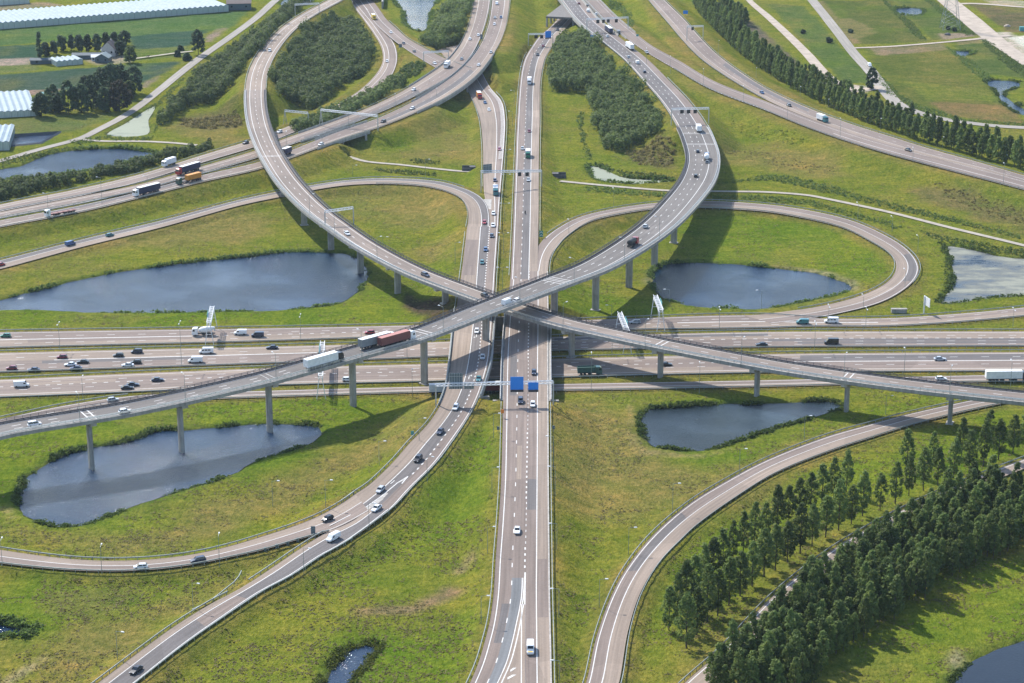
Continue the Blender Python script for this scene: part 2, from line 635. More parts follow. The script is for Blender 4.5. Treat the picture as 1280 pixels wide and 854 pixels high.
RD['rl_n'] = Road(pairs([(548, 62, 577, 56, .5), (562, 80, 591, 74, .6), (575, 98, 603, 92, .8), (585.5, 114, 613, 110, 1.0), (593, 129, 627, 127), (600, 150, 631.5, 150), (603, 175, 631, 175), (604, 195, 629.5, 195),
                         (604, 217, 627.7, 217), (605, 240, 625.8, 240), (608.5, 262, 624.2, 262), (611.5, 290, 622.8, 290)]))
RD['rl'] = Road(pairs([(584, 284, 623, 284), (576.5, 345, 619, 345), (569.5, 395, 616.2, 395), (567.5, 420, 614.2, 420), (564.5, 450, 611.5, 450),
                       (560.5, 478, 606, 472), (551.5, 505, 597.5, 497), (535.5, 530, 585, 522), (512, 555, 561.5, 557, 6.0), (490, 580, 541.5, 583, 5.4),
                       (461.5, 607, 513.5, 611, 4.75), (444, 618.5, 489, 637.5, 4.2), (427.5, 630, 460, 659.5, 3.8), (404, 643.5, 430, 681, 3.4)]))
RD['br_w'] = Road(pairs([(444, 618.5, 461, 640, 4.2), (427.5, 630, 438, 653, 3.8), (400, 645.5, 411, 665, 3.4), (367, 659, 375, 675, 3), (330, 671, 335, 687, 2.6), (283.5, 685, 287, 698, 2.3),
                         (233.5, 695.5, 236, 708, 2), (173.5, 701.5, 174.5, 714.5, 1.8), (100, 701, 98, 714.5, 1.6), (0, 688.5, -3, 705, 1.5), (-60, 677, -64, 694, 1.5)]))
RD['br_s'] = Road(pairs([(461, 638, 489, 637.6, 4.2), (437, 655, 460.5, 660, 3.8), (406, 668, 428, 682, 3.4), (375, 687, 400, 697.5, 3.1), (340, 711, 365, 721, 2.9), (300, 737, 326, 742, 2.7), (262, 757, 284, 770, 2.5),
                         (214, 787, 234, 805, 2.3), (157, 829, 174, 852, 2.1), (112, 863, 128, 888, 2)]))
RD['loop_w'] = Road([(-60, 340, -58, 350, 1), (0, 326, 2, 336.5, 1), (100, 300.5, 102, 309.5, 1.2), (200, 276.5, 203, 284.5, 1.5), (300, 250, 302, 257, 2), (350, 239.5, 352, 246.5, 2.3),
                     (395, 231, 396, 237.5, 2.7), (430, 226, 430.5, 232.5, 3), (470, 223.3, 470, 230.5, 3.4), (520, 224.5, 518.5, 232.3, 4), (550, 227.5, 546.5, 236.8, 4.4), (580, 236, 571.5, 246, 4.9),
                     (597, 244, 581, 254.5, 5.2), (607, 254, 584.8, 264, 5.4), (611.5, 267.5, 585.2, 274.5, 5.5), (612, 288, 584, 286, 5.6)])
RD['loop_e'] = Road([(661.5, 345, 685, 345, 6.5), (664, 336, 685.2, 336, 6.3), (666.5, 325, 686.6, 326, 6.1), (669.5, 315, 691, 316, 5.8), (675.5, 304.5, 697, 308, 5.4), (685, 294.5, 704, 300, 5.1),
                     (700, 284, 715.5, 291, 4.8), (718, 274.5, 728.5, 282.5, 4.5), (741, 267, 745, 275.3, 4.2), (790, 257.8, 792, 265.6, 3.6), (820, 254.3, 821, 262, 3.2), (860, 252.3, 860, 260.6, 2.6),
                     (890, 252, 890, 261, 2.2), (959, 256.3, 957, 265.3, 1.4), (1010, 263.5, 1005, 273.5, 1), (1060, 275, 1052, 285, .8), (1101, 292, 1088, 302.5, .7), (1131, 310, 1111.5, 317.5, .6),
                     (1146.5, 328, 1120, 330, .6), (1146.5, 345, 1115.5, 346.5, .6), (1130.5, 362.5, 1096, 361.5, .6), (1100, 379, 1062, 374.5, .5), (1060, 390, 1023, 383.8, .3), (1015, 398.5, 975, 391, .13), (965, 405, 930, 395.5, .08)])
RD['mw_a'] = Road([(-60, 417, -60, 437, .15), (0, 415.5, 0, 435.3, .15), (160, 413, 160, 431.3, .15), (320, 410.8, 320, 427.3, .15), (480, 407.8, 480, 422, .15), (560, 405.6, 560, 419.5, .15), (640, 403.3, 640, 416.5, .15),
                   (693, 401.5, 693, 414.6, .15), (790, 398.4, 790, 412.5, .15), (900, 394.6, 900, 411.3, .15), (960, 394.6, 960, 410.3, .15), (1010, 398, 1010, 408.7, .15), (1110, 398, 1110, 408.2, .15), (1200, 392.3, 1200, 403, .15),
                   (1280, 384.8, 1280, 395.6, .15), (1345, 378, 1345, 389, .15)])
RD['mw_b'] = Road([(-60, 443, -60, 467.5, .15), (0, 441.5, 0, 466, .15), (160, 437.5, 160, 460.7, .15), (320, 434, 320, 455.3, .15), (480, 430, 480, 449.5, .15), (560, 427.4, 560, 446, .15), (693, 421.5, 693, 439.3, .15),
                   (740, 420, 740, 438, .15), (960, 415.3, 960, 434.6, .15), (1280, 414.6, 1280, 433.3, .15), (1345, 414.5, 1345, 433, .15)])
RD['mw_c'] = Road([(-60, 477, -60, 499, .15), (0, 475, 0, 497.3, .15), (160, 467.6, 160, 491, .15), (320, 461.2, 320, 483.2, .15), (360, 459.7, 360, 481.7, .15), (560, 454.5, 560, 477, .15), (693, 449, 693, 472.5, .15),
                   (960, 443, 960, 466.5, .15), (1280, 440.5, 1280, 464.5, .15), (1345, 440, 1345, 464, .15)])
RD['mw_d'] = Road([(-60, 541, -68, 553, .15), (-20, 529, -26, 541, .15), (20, 520, 14, 532, .15), (80, 507.5, 77, 518.5, .15), (160, 495.8, 160, 505, .15), (240, 491.8, 240, 500.3, .15), (320, 489.3, 320, 497.6, .15), (545, 483.4, 545, 491, .15),
                   (693, 480.6, 693, 489.2, .15), (960, 475.6, 960, 484, .15), (1110, 472.2, 1110, 480.3, .15), (1200, 470, 1200, 478.5, .15), (1280, 468.6, 1280, 478, .15), (1345, 468, 1345, 478, .15)])
RD['hw_a'] = Road([(-50, 268, -47, 277, 4), (0, 256, 2, 264.5, 4), (100, 236, 102, 245, 4.2), (175, 218, 177, 227, 4.5), (250, 195, 252, 204, 5), (319, 173.8, 321, 183.4, 5.4), (345, 164.3, 348, 173.5, 5.4), (382, 149, 387, 157.5, 5),
                   (418, 132.5, 424, 141.5, 4.4), (447, 115, 458, 123, 3.6), (468, 95.5, 484, 102, 2.8), (478, 78, 495.5, 81, 2.0), (476.5, 60, 495, 60, 1.4), (466.5, 42, 484, 41, .8), (455, 26, 471.5, 24.5, .5), (445, 13, 459.5, 11.5, .3), (433, -2, 447, -4, .2), (420, -18, 434, -20, .2)])
RD['hw_f'] = Road([(447, -2, 462, -4, .2), (457.5, 12.5, 473.5, 11, .3), (466.5, 27, 483.5, 25, .7), (480, 40.5, 496, 36.5, 1.6), (497, 54.5, 509, 48, 3), (515, 67, 526, 58, 4.8), (537.5, 81, 549, 70, 6.6), (558, 92, 573, 81, 7.6), (576, 99, 590, 87, 7.9)])
RD['hw_b'] = Road([(-50, 276, -48, 284, 4.2), (0, 265.5, 1, 273, 4.2), (100, 246.2, 101, 254.4, 4.4), (175, 230.6, 176, 238.6, 4.7), (250, 209, 252, 217.4, 5.2), (319, 188.5, 321.5, 197.8, 5.7), (352, 175, 355, 184.4, 5.9), (395, 160, 398, 170, 6.2), (445, 141.2, 448, 152, 6.6),
                   (493, 119.5, 499, 130.3, 7.1), (530, 97.5, 540, 109.5, 7.6), (556, 79, 568, 92.5, 7.9), (572.5, 60.5, 589, 69.5, 8), (584.5, 36, 602.5, 42, 8), (591.3, 9, 611, 12, 8), (594, -14, 614, -13, 8)])
RD['hw_c'] = Road([(-50, 287, -48, 296, 4.4), (0, 276, 1, 284.6, 4.4), (100, 257.3, 101, 265.8, 4.6), (175, 240, 176, 247.8, 5), (250, 220, 252, 228.5, 5.4), (319, 204.2, 321.5, 212.8, 5.8), (362, 189, 364.5, 198, 6), (420, 166.2, 423, 176.4, 6.5), (470, 149, 473.5, 160, 7),
                   (518, 126.5, 525, 139, 7.5), (552, 105.5, 563, 119.5, 7.9), (580, 83, 595, 95.5, 8), (600, 57.5, 618.5, 65, 8), (610, 33, 630.5, 38.5, 8), (614.5, 8, 636, 10.5, 8), (616, -14, 638, -13, 8)])
RD['e_merge'] = Road([(722, -10, 736, -14, 8), (741, 10, 754.5, 6, 8), (760, 29.5, 773, 24, 8), (783, 48.5, 794, 41.5, 7.9), (806, 64.5, 814, 57, 7.8), (843, 86.5, 851, 77.5, 7.5), (889, 112.5, 894, 102.5, 7.1), (957, 138.5, 961, 128.5, 6.7), (1007, 159, 1011, 148.6, 6.3), (1058, 177, 1062, 166.5, 6),
                      (1110, 193, 1113, 181.5, 5.8), (1150, 204, 1152, 191.5, 5.5), (1200, 217, 1203, 204.5, 5.2), (1280, 238, 1283, 226, 5), (1345, 256, 1348, 244, 5)])
RD['e_ramp'] = Road([(799, -14, 815, -16, 6), (816, 7, 833, 3, 6), (836.5, 31, 855, 24.5, 6), (855, 53, 873, 45, 6), (876, 74, 893, 65.5, 6), (904, 94, 917, 84.5, 6), (957, 125, 961, 112.7, 6), (1008, 147, 1012, 136.2, 6), (1059, 165.6, 1062, 155, 5.9),
                     (1109, 181.5, 1112, 170.8, 5.8), (1160, 196, 1162, 186.5, 5.5), (1220, 211, 1222, 203, 5.2), (1280, 227, 1282, 220.5, 5), (1345, 244, 1347, 238, 5)])
RD['se_a'] = Road([(722, 885, 764, 885, 1.5), (733, 854, 774, 854, 1.5), (745.5, 797, 785, 790, 1.5), (764.5, 745, 801, 741, 1.5), (784.5, 709, 822, 706, 1.4), (817, 669, 849, 677, 1.3), (858, 633, 874, 655.5, 1.1), (906, 603, 918.5, 624, .9), (960, 575, 970, 592.5, .7), (1035, 546, 1042, 563.5, .5),
                   (1085, 532, 1090.5, 547.8, .4), (1135, 518.5, 1139.5, 532.5, .3), (1210, 502, 1213, 514, .25), (1262, 492, 1264.5, 503.5, .2), (1345, 478.5, 1347, 489.5, .18)])
RD['se_b'] = Road([(822, 888, 848, 896, .8), (857, 853.5, 881, 863, .8), (900, 815.5, 920.5, 826.5, .8), (966, 746.5, 984, 757, .8), (1042, 687, 1057, 697.5, .8), (1106, 650, 1118, 659, .8), (1178, 615, 1189, 624.5, .8), (1290, 571, 1298, 580, .8), (1350, 550, 1357, 558, .8)])
RD['farm'] = Road([(375, -22, .3, 6), (345, 0, .3, 6), (319, 23, .3, 6), (285, 48, .3, 6), (256, 68, .3, 6), (232, 86, .3, 6), (195, 116, .3, 5.8), (172, 134, .3, 5.6), (150, 148, .3, 5.4), (125, 161, .3, 5.4), (100, 173, .3, 5.4), (50, 186.5, .3, 5.2), (0, 201, .3, 5.2), (-45, 213, .3, 5.2)])
RD['farm_b'] = Road([(97, 174, .3, 3.6), (130, 176.4, .3, 3.6), (175, 176.6, .3, 3.4), (215, 178.5, .3, 3.4), (246, 181.5, .3, 3.4)])
RD['tr_road'] = Road([(999, -18, .3, 7.5), (1015, 0, .3, 7.5), (1045, 37.5, .3, 7.5), (1068, 67.5, .3, 7.5), (1089, 90, .3, 8.5), (1104, 110, .3, 8.5), (1128, 133, .3, 8), (1172, 147.3, .3, 7.5), (1235, 156.5, .3, 7.5), (1279, 159.5, .3, 7.5), (1345, 162, .3, 7.5)])
RD['tr_conn'] = Road([(1068, 60, .3, 4), (1110, 58.3, .3, 4), (1172, 53.5, .3, 4), (1228, 48, .3, 5), (1262, 44, .3, 8)])
RD['tr_dirt'] = Road([(1160, -18, .3, 15), (1183, 0, .3, 15), (1212, 24, .3, 16), (1236, 44, .3, 15), (1260, 62, .3, 12), (1300, 89, .3, 11), (1345, 120, .3, 11)])
RD['tr_dirt_b'] = Road([(1182, 6, .3, 6), (1215, 4.5, .3, 6), (1280, 9, .3, 6), (1345, 13, .3, 6)])
RD['track'] = Road([(925, -18, .3, 4), (937, 1, .3, 5), (960, 21, .3, 6), (985, 44, .3, 6.5), (1010, 69, .3, 7), (1030, 92, .3, 8), (1042, 104, .3, 11), (1060, 110.5, .3, 12), (1083, 112, .3, 9), (1100, 108, .3, 6)])
RD['path_w'] = Road([(436, 196, .15, 3), (458, 202, .15, 3), (500, 206, .15, 3), (540, 210.5, .15, 3), (575, 214, .15, 3), (588, 214.5, .15, 3)])
RD['path_e'] = Road([(700, 226.5, .15, 3), (720, 228.5, .15, 3.2), (745, 231, .15, 3.2), (790, 235, .15, 3.2), (838, 238.5, .15, 3.2), (912, 239.5, .15, 3.2), (959, 240.3, .15, 3.2), (1010, 244.3, .15, 3.2), (1035, 249, .15, 3.2), (1110, 265, .15, 3.2), (1185, 284, .15, 3.2), (1280, 307, .15, 3.2), (1345, 324, .15, 3.2)])
# the two flyovers
RD['fly_a'] = Road([(-70, 557, 17, 12.4), (0, 538, 17.4, 12.4), (160, 510.5, 18.3, 12.2), (320, 475.3, 19.2, 12.0), (360, 464.5, 19.4, 12), (440, 442, 19.7, 12), (520, 419, 19.9, 12.4), (600, 388, 20, 13.2), (620, 380.5, 20, 13.5), (700, 350, 19.6, 14.6), (740, 334.5, 19.1, 15.4),
                    (787, 307.5, 18.1, 16.6), (822, 282, 16.9, 17.2), (852, 252, 15.2, 17.6), (872, 225, 13.4, 17.8), (878.5, 200, 12, 17.6), (872.5, 175, 10.8, 17.4), (860, 150, 10, 17.4), (842, 125, 9.3, 17.2), (819, 100, 8.7, 16.8), (795, 75, 8.3, 16.4), (764, 50, 8.1, 16.2), (734, 25, 8, 16), (713.5, 0, 8, 16), (695, -20, 8, 16)])
RD['fly_b'] = Road([(450, -20, 8, 12.6), (420, 0, 8.3, 12.6), (385, 19, 8.7, 12.6), (359, 37.5, 9.2, 12.8), (337, 62.5, 9.9, 13), (323.5, 88, 10.7, 13), (319, 118, 11.5, 13), (322, 150, 12.2, 13), (330, 175, 12.6, 13), (342.5, 200, 12.9, 13), (363, 230, 13.1, 13), (395, 262.5, 13.3, 12.6), (421, 282, 13.3, 12.2), (460, 308.5, 13.3, 11.8), (520, 340, 13.2, 11.6),
                    (578, 362.5, 13.1, 11.6), (620, 377.5, 13.1, 11.6), (702, 403, 13, 11.6), (740, 412, 13, 11.6), (815, 428, 12.9, 11.6), (960, 455.5, 12.7, 11.6), (1060, 471, 12.6, 11.6), (1160, 484, 12.5, 11.6), (1280, 497, 12.4, 11.6), (1350, 504, 12.3, 11.6)])


def smask(r, lo=None, hi=None, xlo=None, xhi=None):
    y, x = r.px[:, 1], r.px[:, 0]
    k = np.ones(len(y), bool)
    if lo is not None:
        k &= y >= lo
    if hi is not None:
        k &= y <= hi
    if xlo is not None:
        k &= x >= xlo
    if xhi is not None:
        k &= x <= xhi
    return k


# which stretches stand clear of the ground
FREE = {k: np.zeros(len(r.s), bool) for k, r in RD.items()}
for k in ('rc_n', 'rc_s', 'rc_m', 'rl', 'rl_n', 'loop_e', 'loop_w'):
    FREE[k] = smask(RD[k], 386, 503)
FREE['fly_a'] = smask(RD['fly_a'], 158) | smask(RD['fly_a'], -8, 46)
FREE['fly_b'] = smask(RD['fly_b'], 112)
FREE['hw_c'] = smask(RD['hw_c'], 66, 140, 515, 625) | smask(RD['hw_c'], None, None, 395, 462)
FREE['hw_b'] = smask(RD['hw_b'], 64, 118, 515, 600) | smask(RD['hw_b'], None, None, 375, 440)
FREE['e_merge'] = smask(RD['e_merge'], -8, 24)

# ------------------------------------------------------------------ ground: one sheet with embankments, cut roads and ponds
GX = np.concatenate([np.array([-4000, -2500, -1600, -1000, -700, -560]), np.arange(-480, 482, 2.0), np.array([560, 700, 1000, 1600, 2500, 4000])])
GY = np.concatenate([np.array([-600, -200, 100, 300, 400]), np.arange(470, 1752, 2.0), np.array([1850, 2000, 2300, 2800, 3600, 5000, 7000])])
NX, NY = len(GX), len(GY)
XX, YY = np.meshgrid(GX, GY)            # [iy, ix]
rg = np.random.default_rng(3)


def vnoise(x, y, sc, seed):
    r = np.random.default_rng(seed)
    T = r.random((64, 64))
    u, v = x / sc, y / sc
    i, j = np.floor(u).astype(int), np.floor(v).astype(int)
    fu, fv = u - i, v - j
    fu, fv = fu * fu * (3 - 2 * fu), fv * fv * (3 - 2 * fv)
    g = lambda a, b: T[a % 64, b % 64]
    return (g(i, j) * (1 - fu) + g(i + 1, j) * fu) * (1 - fv) + (g(i, j + 1) * (1 - fu) + g(i + 1, j + 1) * fu) * fv


Hh = np.zeros((NY, NX))
CARVE = np.full((NY, NX), 1e3)
VERGE = np.zeros((NY, NX))


def window(p, r):
    x0, x1 = np.searchsorted(GX, p[0] - r), np.searchsorted(GX, p[0] + r)
    y0, y1 = np.searchsorted(GY, p[1] - r), np.searchsorted(GY, p[1] + r)
    return slice(y0, y1), slice(x0, x1)


SLOPE = {'fly_a': 1.7, 'fly_b': 1.5, 'rc_n': 2.2, 'hw_a': 2, 'hw_b': 2, 'hw_c': 2.2, 'e_merge': 2.6, 'e_ramp': 2.4, 'loop_w': 2.2, 'loop_e': 2.2}
for k, r in RD.items():
    sl = SLOPE.get(k, 2.4)
    fine = np.arange(0, r.len(), 2.0)
    mid = np.stack([np.interp(fine, r.s, r.mid[:, i]) for i in range(3)], 1)
    hw = np.interp(fine, r.s, r.w) / 2
    fr = np.interp(fine, r.s, FREE[k].astype(float)) > 0.5
    dirt = k in ('track', 'tr_dirt', 'tr_dirt_b', 'path_w', 'path_e', 'farm', 'farm_b', 'tr_conn', 'tr_road')
    for p, w, f in zip(mid, hw, fr):
        if f or not (-480 < p[0] < 480 and 470 < p[1] < 1750):
            continue
        wy, wx = window(p, w + 3 + sl * max(p[2], 0.3))
        d = np.hypot(XX[wy, wx] - p[0], YY[wy, wx] - p[1])
        h = p[2] - 0.25 - np.maximum(0, d - w - 1.6) / sl
        Hh[wy, wx] = np.maximum(Hh[wy, wx], h)
        wy, wx = window(p, w + 6)
        d = np.hypot(XX[wy, wx] - p[0], YY[wy, wx] - p[1])
        c = np.where(d < w + 1.8, p[2] - 0.22, 1e3)
        CARVE[wy, wx] = np.minimum(CARVE[wy, wx], c)
        if not dirt:
            VERGE[wy, wx] = np.maximum(VERGE[wy, wx], np.clip(1 - (d - w - 1.0) / 4.5, 0, 1))

PONDS = {
    'west': [(-30, 382), (0, 375.5), (32, 367), (80, 355), (125, 345), (175, 337), (250, 327), (320, 320), (350, 316), (385, 315.3), (415, 316), (440, 320), (453, 330), (460, 341), (457, 352), (450, 363), (425, 379), (390, 385), (355, 388.3), (320, 389.3), (270, 390.5), (225, 391), (120, 391), (50, 388), (0, 388.5), (-30, 389)],
    'east': [(815, 352), (817.5, 342), (825, 334), (837, 330), (890, 329), (959, 334.5), (985, 337.5), (1022, 342.5), (1047, 350), (1060, 357), (1062, 361), (1055, 366), (1035, 372), (997, 379), (959, 386), (915, 386), (877, 384), (852, 380), (835, 375), (820, 365)],
    'southwest': [(22, 628), (28, 612), (40, 592), (80, 570), (115, 560), (160, 552), (195, 540), (225, 538.5), (250, 536), (320, 531), (357, 530), (395, 533.5), (402, 540), (401, 545), (382, 557), (350, 567.5), (320, 576), (293, 593), (233, 612), (167, 633), (110, 655), (83, 658.5), (60, 657), (27, 640)],
    'south': [(800, 525), (802, 515), (812, 511), (835, 510), (865, 508), (890, 506), (959, 505), (1040, 502.5), (1052, 509), (1022, 520), (985, 532), (959, 540), (927, 550), (890, 562.5), (865, 564.5), (832, 561), (812, 555), (804, 540)],
    'weedy': [(1187, 307.5), (1200, 310), (1225, 315), (1260, 322.5), (1310, 327), (1310, 367), (1235, 372.5), (1197, 378.5), (1178, 380), (1176, 377), (1190, 360), (1192.5, 345), (1189, 325)],
    'farm': [(-30, 218), (0, 212), (25, 208), (50, 197), (85, 189), (112, 187), (150, 186), (175, 189), (197, 192.5), (180, 199), (150, 206), (125, 212), (60, 220), (0, 226), (-30, 232)],
    'canal': [(194, 132.5), (186, 150), (179.5, 170), (135, 170), (160, 152.5), (176, 142)],
    'basin': [(18, 171.5), (71, 168), (50, 180.5), (18, 183.5)],
    'lily': [(496, -6), (540, -6), (537, 15), (532, 37), (526, 40), (510, 32), (506, 15), (496, 4)],
    'reedy': [(737, 207.5), (748, 209), (780, 222), (815, 225), (842, 226), (815, 229.5), (780, 229.5), (750, 226), (739, 217)],
    'small_a': [(1121, 11), (1147, 10.5), (1155, 16), (1145, 20), (1130, 19.5)],
    'small_b': [(1194, 64), (1217, 66), (1208, 70), (1202, 71.5)],
    'small_c': [(1235, 101), (1270, 102.5), (1273, 109), (1255, 116), (1263, 126), (1284, 140), (1284, 145), (1274, 143), (1257, 132), (1249, 121), (1243, 113)],
    'ditch': [(426, 823), (440, 810), (470, 807), (467, 815), (437, 856), (430, 885), (392, 885), (408, 852)],
    'corner': [(1187, 856), (1213, 827), (1253, 810), (1300, 801), (1330, 900), (1170, 900)],
    'nook': [(-30, 783), (0, 781.5), (22, 786), (38, 792), (20, 795), (0, 794.5), (-30, 797)],
    'slit': [(354, 8), (366, -4), (392, -4), (376, 8)],
}
WZ = -0.7


def smoothpoly(P, n=5):
    P = np.array(P + P[:1] if isinstance(P, list) else np.vstack([P, P[:1]]), float)
    Q = np.vstack([P[-2], P, P[1]])
    t = np.concatenate([[0], np.cumsum(np.sqrt(np.linalg.norm(np.diff(Q, axis=0), axis=1)) + 1e-6)])
    q = np.concatenate([np.linspace(t[i], t[i + 1], n, endpoint=False) for i in range(1, len(t) - 2)])
    return catmull(Q, t, q)


def inpoly(x, y, P):
    c = np.zeros(x.shape, bool)
    n = len(P)
    for i in range(n):
        x0, y0 = P[i][0], P[i][1]
        x1, y1 = P[(i + 1) % n][0], P[(i + 1) % n][1]
        if y0 == y1:
            continue
        k = (y0 > y) != (y1 > y)
        c ^= k & (x < (x1 - x0) * (y - y0) / (y1 - y0) + x0)
    return c


def polydist(x, y, P):
    d = np.full(x.shape, 1e9)
    n = len(P)
    for i in range(n):
        a, b = P[i][:2], P[(i + 1) % n][:2]
        e = b - a
        t = np.clip(((x - a[0]) * e[0] + (y - a[1]) * e[1]) / (e @ e + 1e-9), 0, 1)
        d = np.minimum(d, np.hypot(x - a[0] - t * e[0], y - a[1] - t * e[1]))
    return d


PW = {}
POND_D = np.full((NY, NX), 1e3)
for k, P in PONDS.items():
    W = np.array([at(x, y, WZ)[:2] for x, y in P])
    if k not in ('basin',):
        W = smoothpoly(W, 6)
        j = (vnoise(W[:, 0], W[:, 1], 4, 7) - .5)[:, None] * 1.6
        c = W.mean(0)
        dirn = (W - c) / (np.linalg.norm(W - c, axis=1)[:, None] + 1e-6)
        W = W + dirn * j
    PW[k] = W
    lo, hi = W.min(0) - 10, W.max(0) + 10
    wy = slice(np.searchsorted(GY, lo[1]), np.searchsorted(GY, hi[1]))
    wx = slice(np.searchsorted(GX, lo[0]), np.searchsorted(GX, hi[0]))
    x, y = XX[wy, wx], YY[wy, wx]
    d = polydist(x, y, W)
    d = np.where(inpoly(x, y, W), -d, d)
    POND_D[wy, wx] = np.minimum(POND_D[wy, wx], d)
und = (vnoise(XX, YY, 26, 11) - .5) * .7 + (vnoise(XX, YY, 9, 12) - .5) * .35 + (vnoise(XX, YY, 4, 13) - .5) * .22
near_road = CARVE < 900
Hh = Hh + np.where(near_road, 0, und * np.clip(POND_D / 6, 0, 1))
bank = np.where(POND_D < 0, np.maximum(WZ - 1.2, WZ - 0.12 + POND_D * 0.6), WZ - 0.12 + POND_D * 0.5)
Hh = np.where(POND_D < 9, np.minimum(Hh, bank), Hh)
Hh = np.where(near_road, np.minimum(Hh, CARVE), Hh)


def gh(x, y):
    i = np.clip(np.searchsorted(GX, x) - 1, 0, NX - 2)
    j = np.clip(np.searchsorted(GY, y) - 1, 0, NY - 2)
    a = (x - GX[i]) / (GX[i + 1] - GX[i])
    b = (y - GY[j]) / (GY[j + 1] - GY[j])
    return (Hh[j, i] * (1 - a) + Hh[j, i + 1] * a) * (1 - b) + (Hh[j + 1, i] * (1 - a) + Hh[j + 1, i + 1] * a) * b


def on_ground(x, y):
    z = 0.0
    for _ in range(8):
        p = at(x, y, z)
        z = 0.5 * z + 0.5 * float(gh(p[0], p[1]))
    p = at(x, y, z)
    return np.array((p[0], p[1], float(gh(p[0], p[1]))))


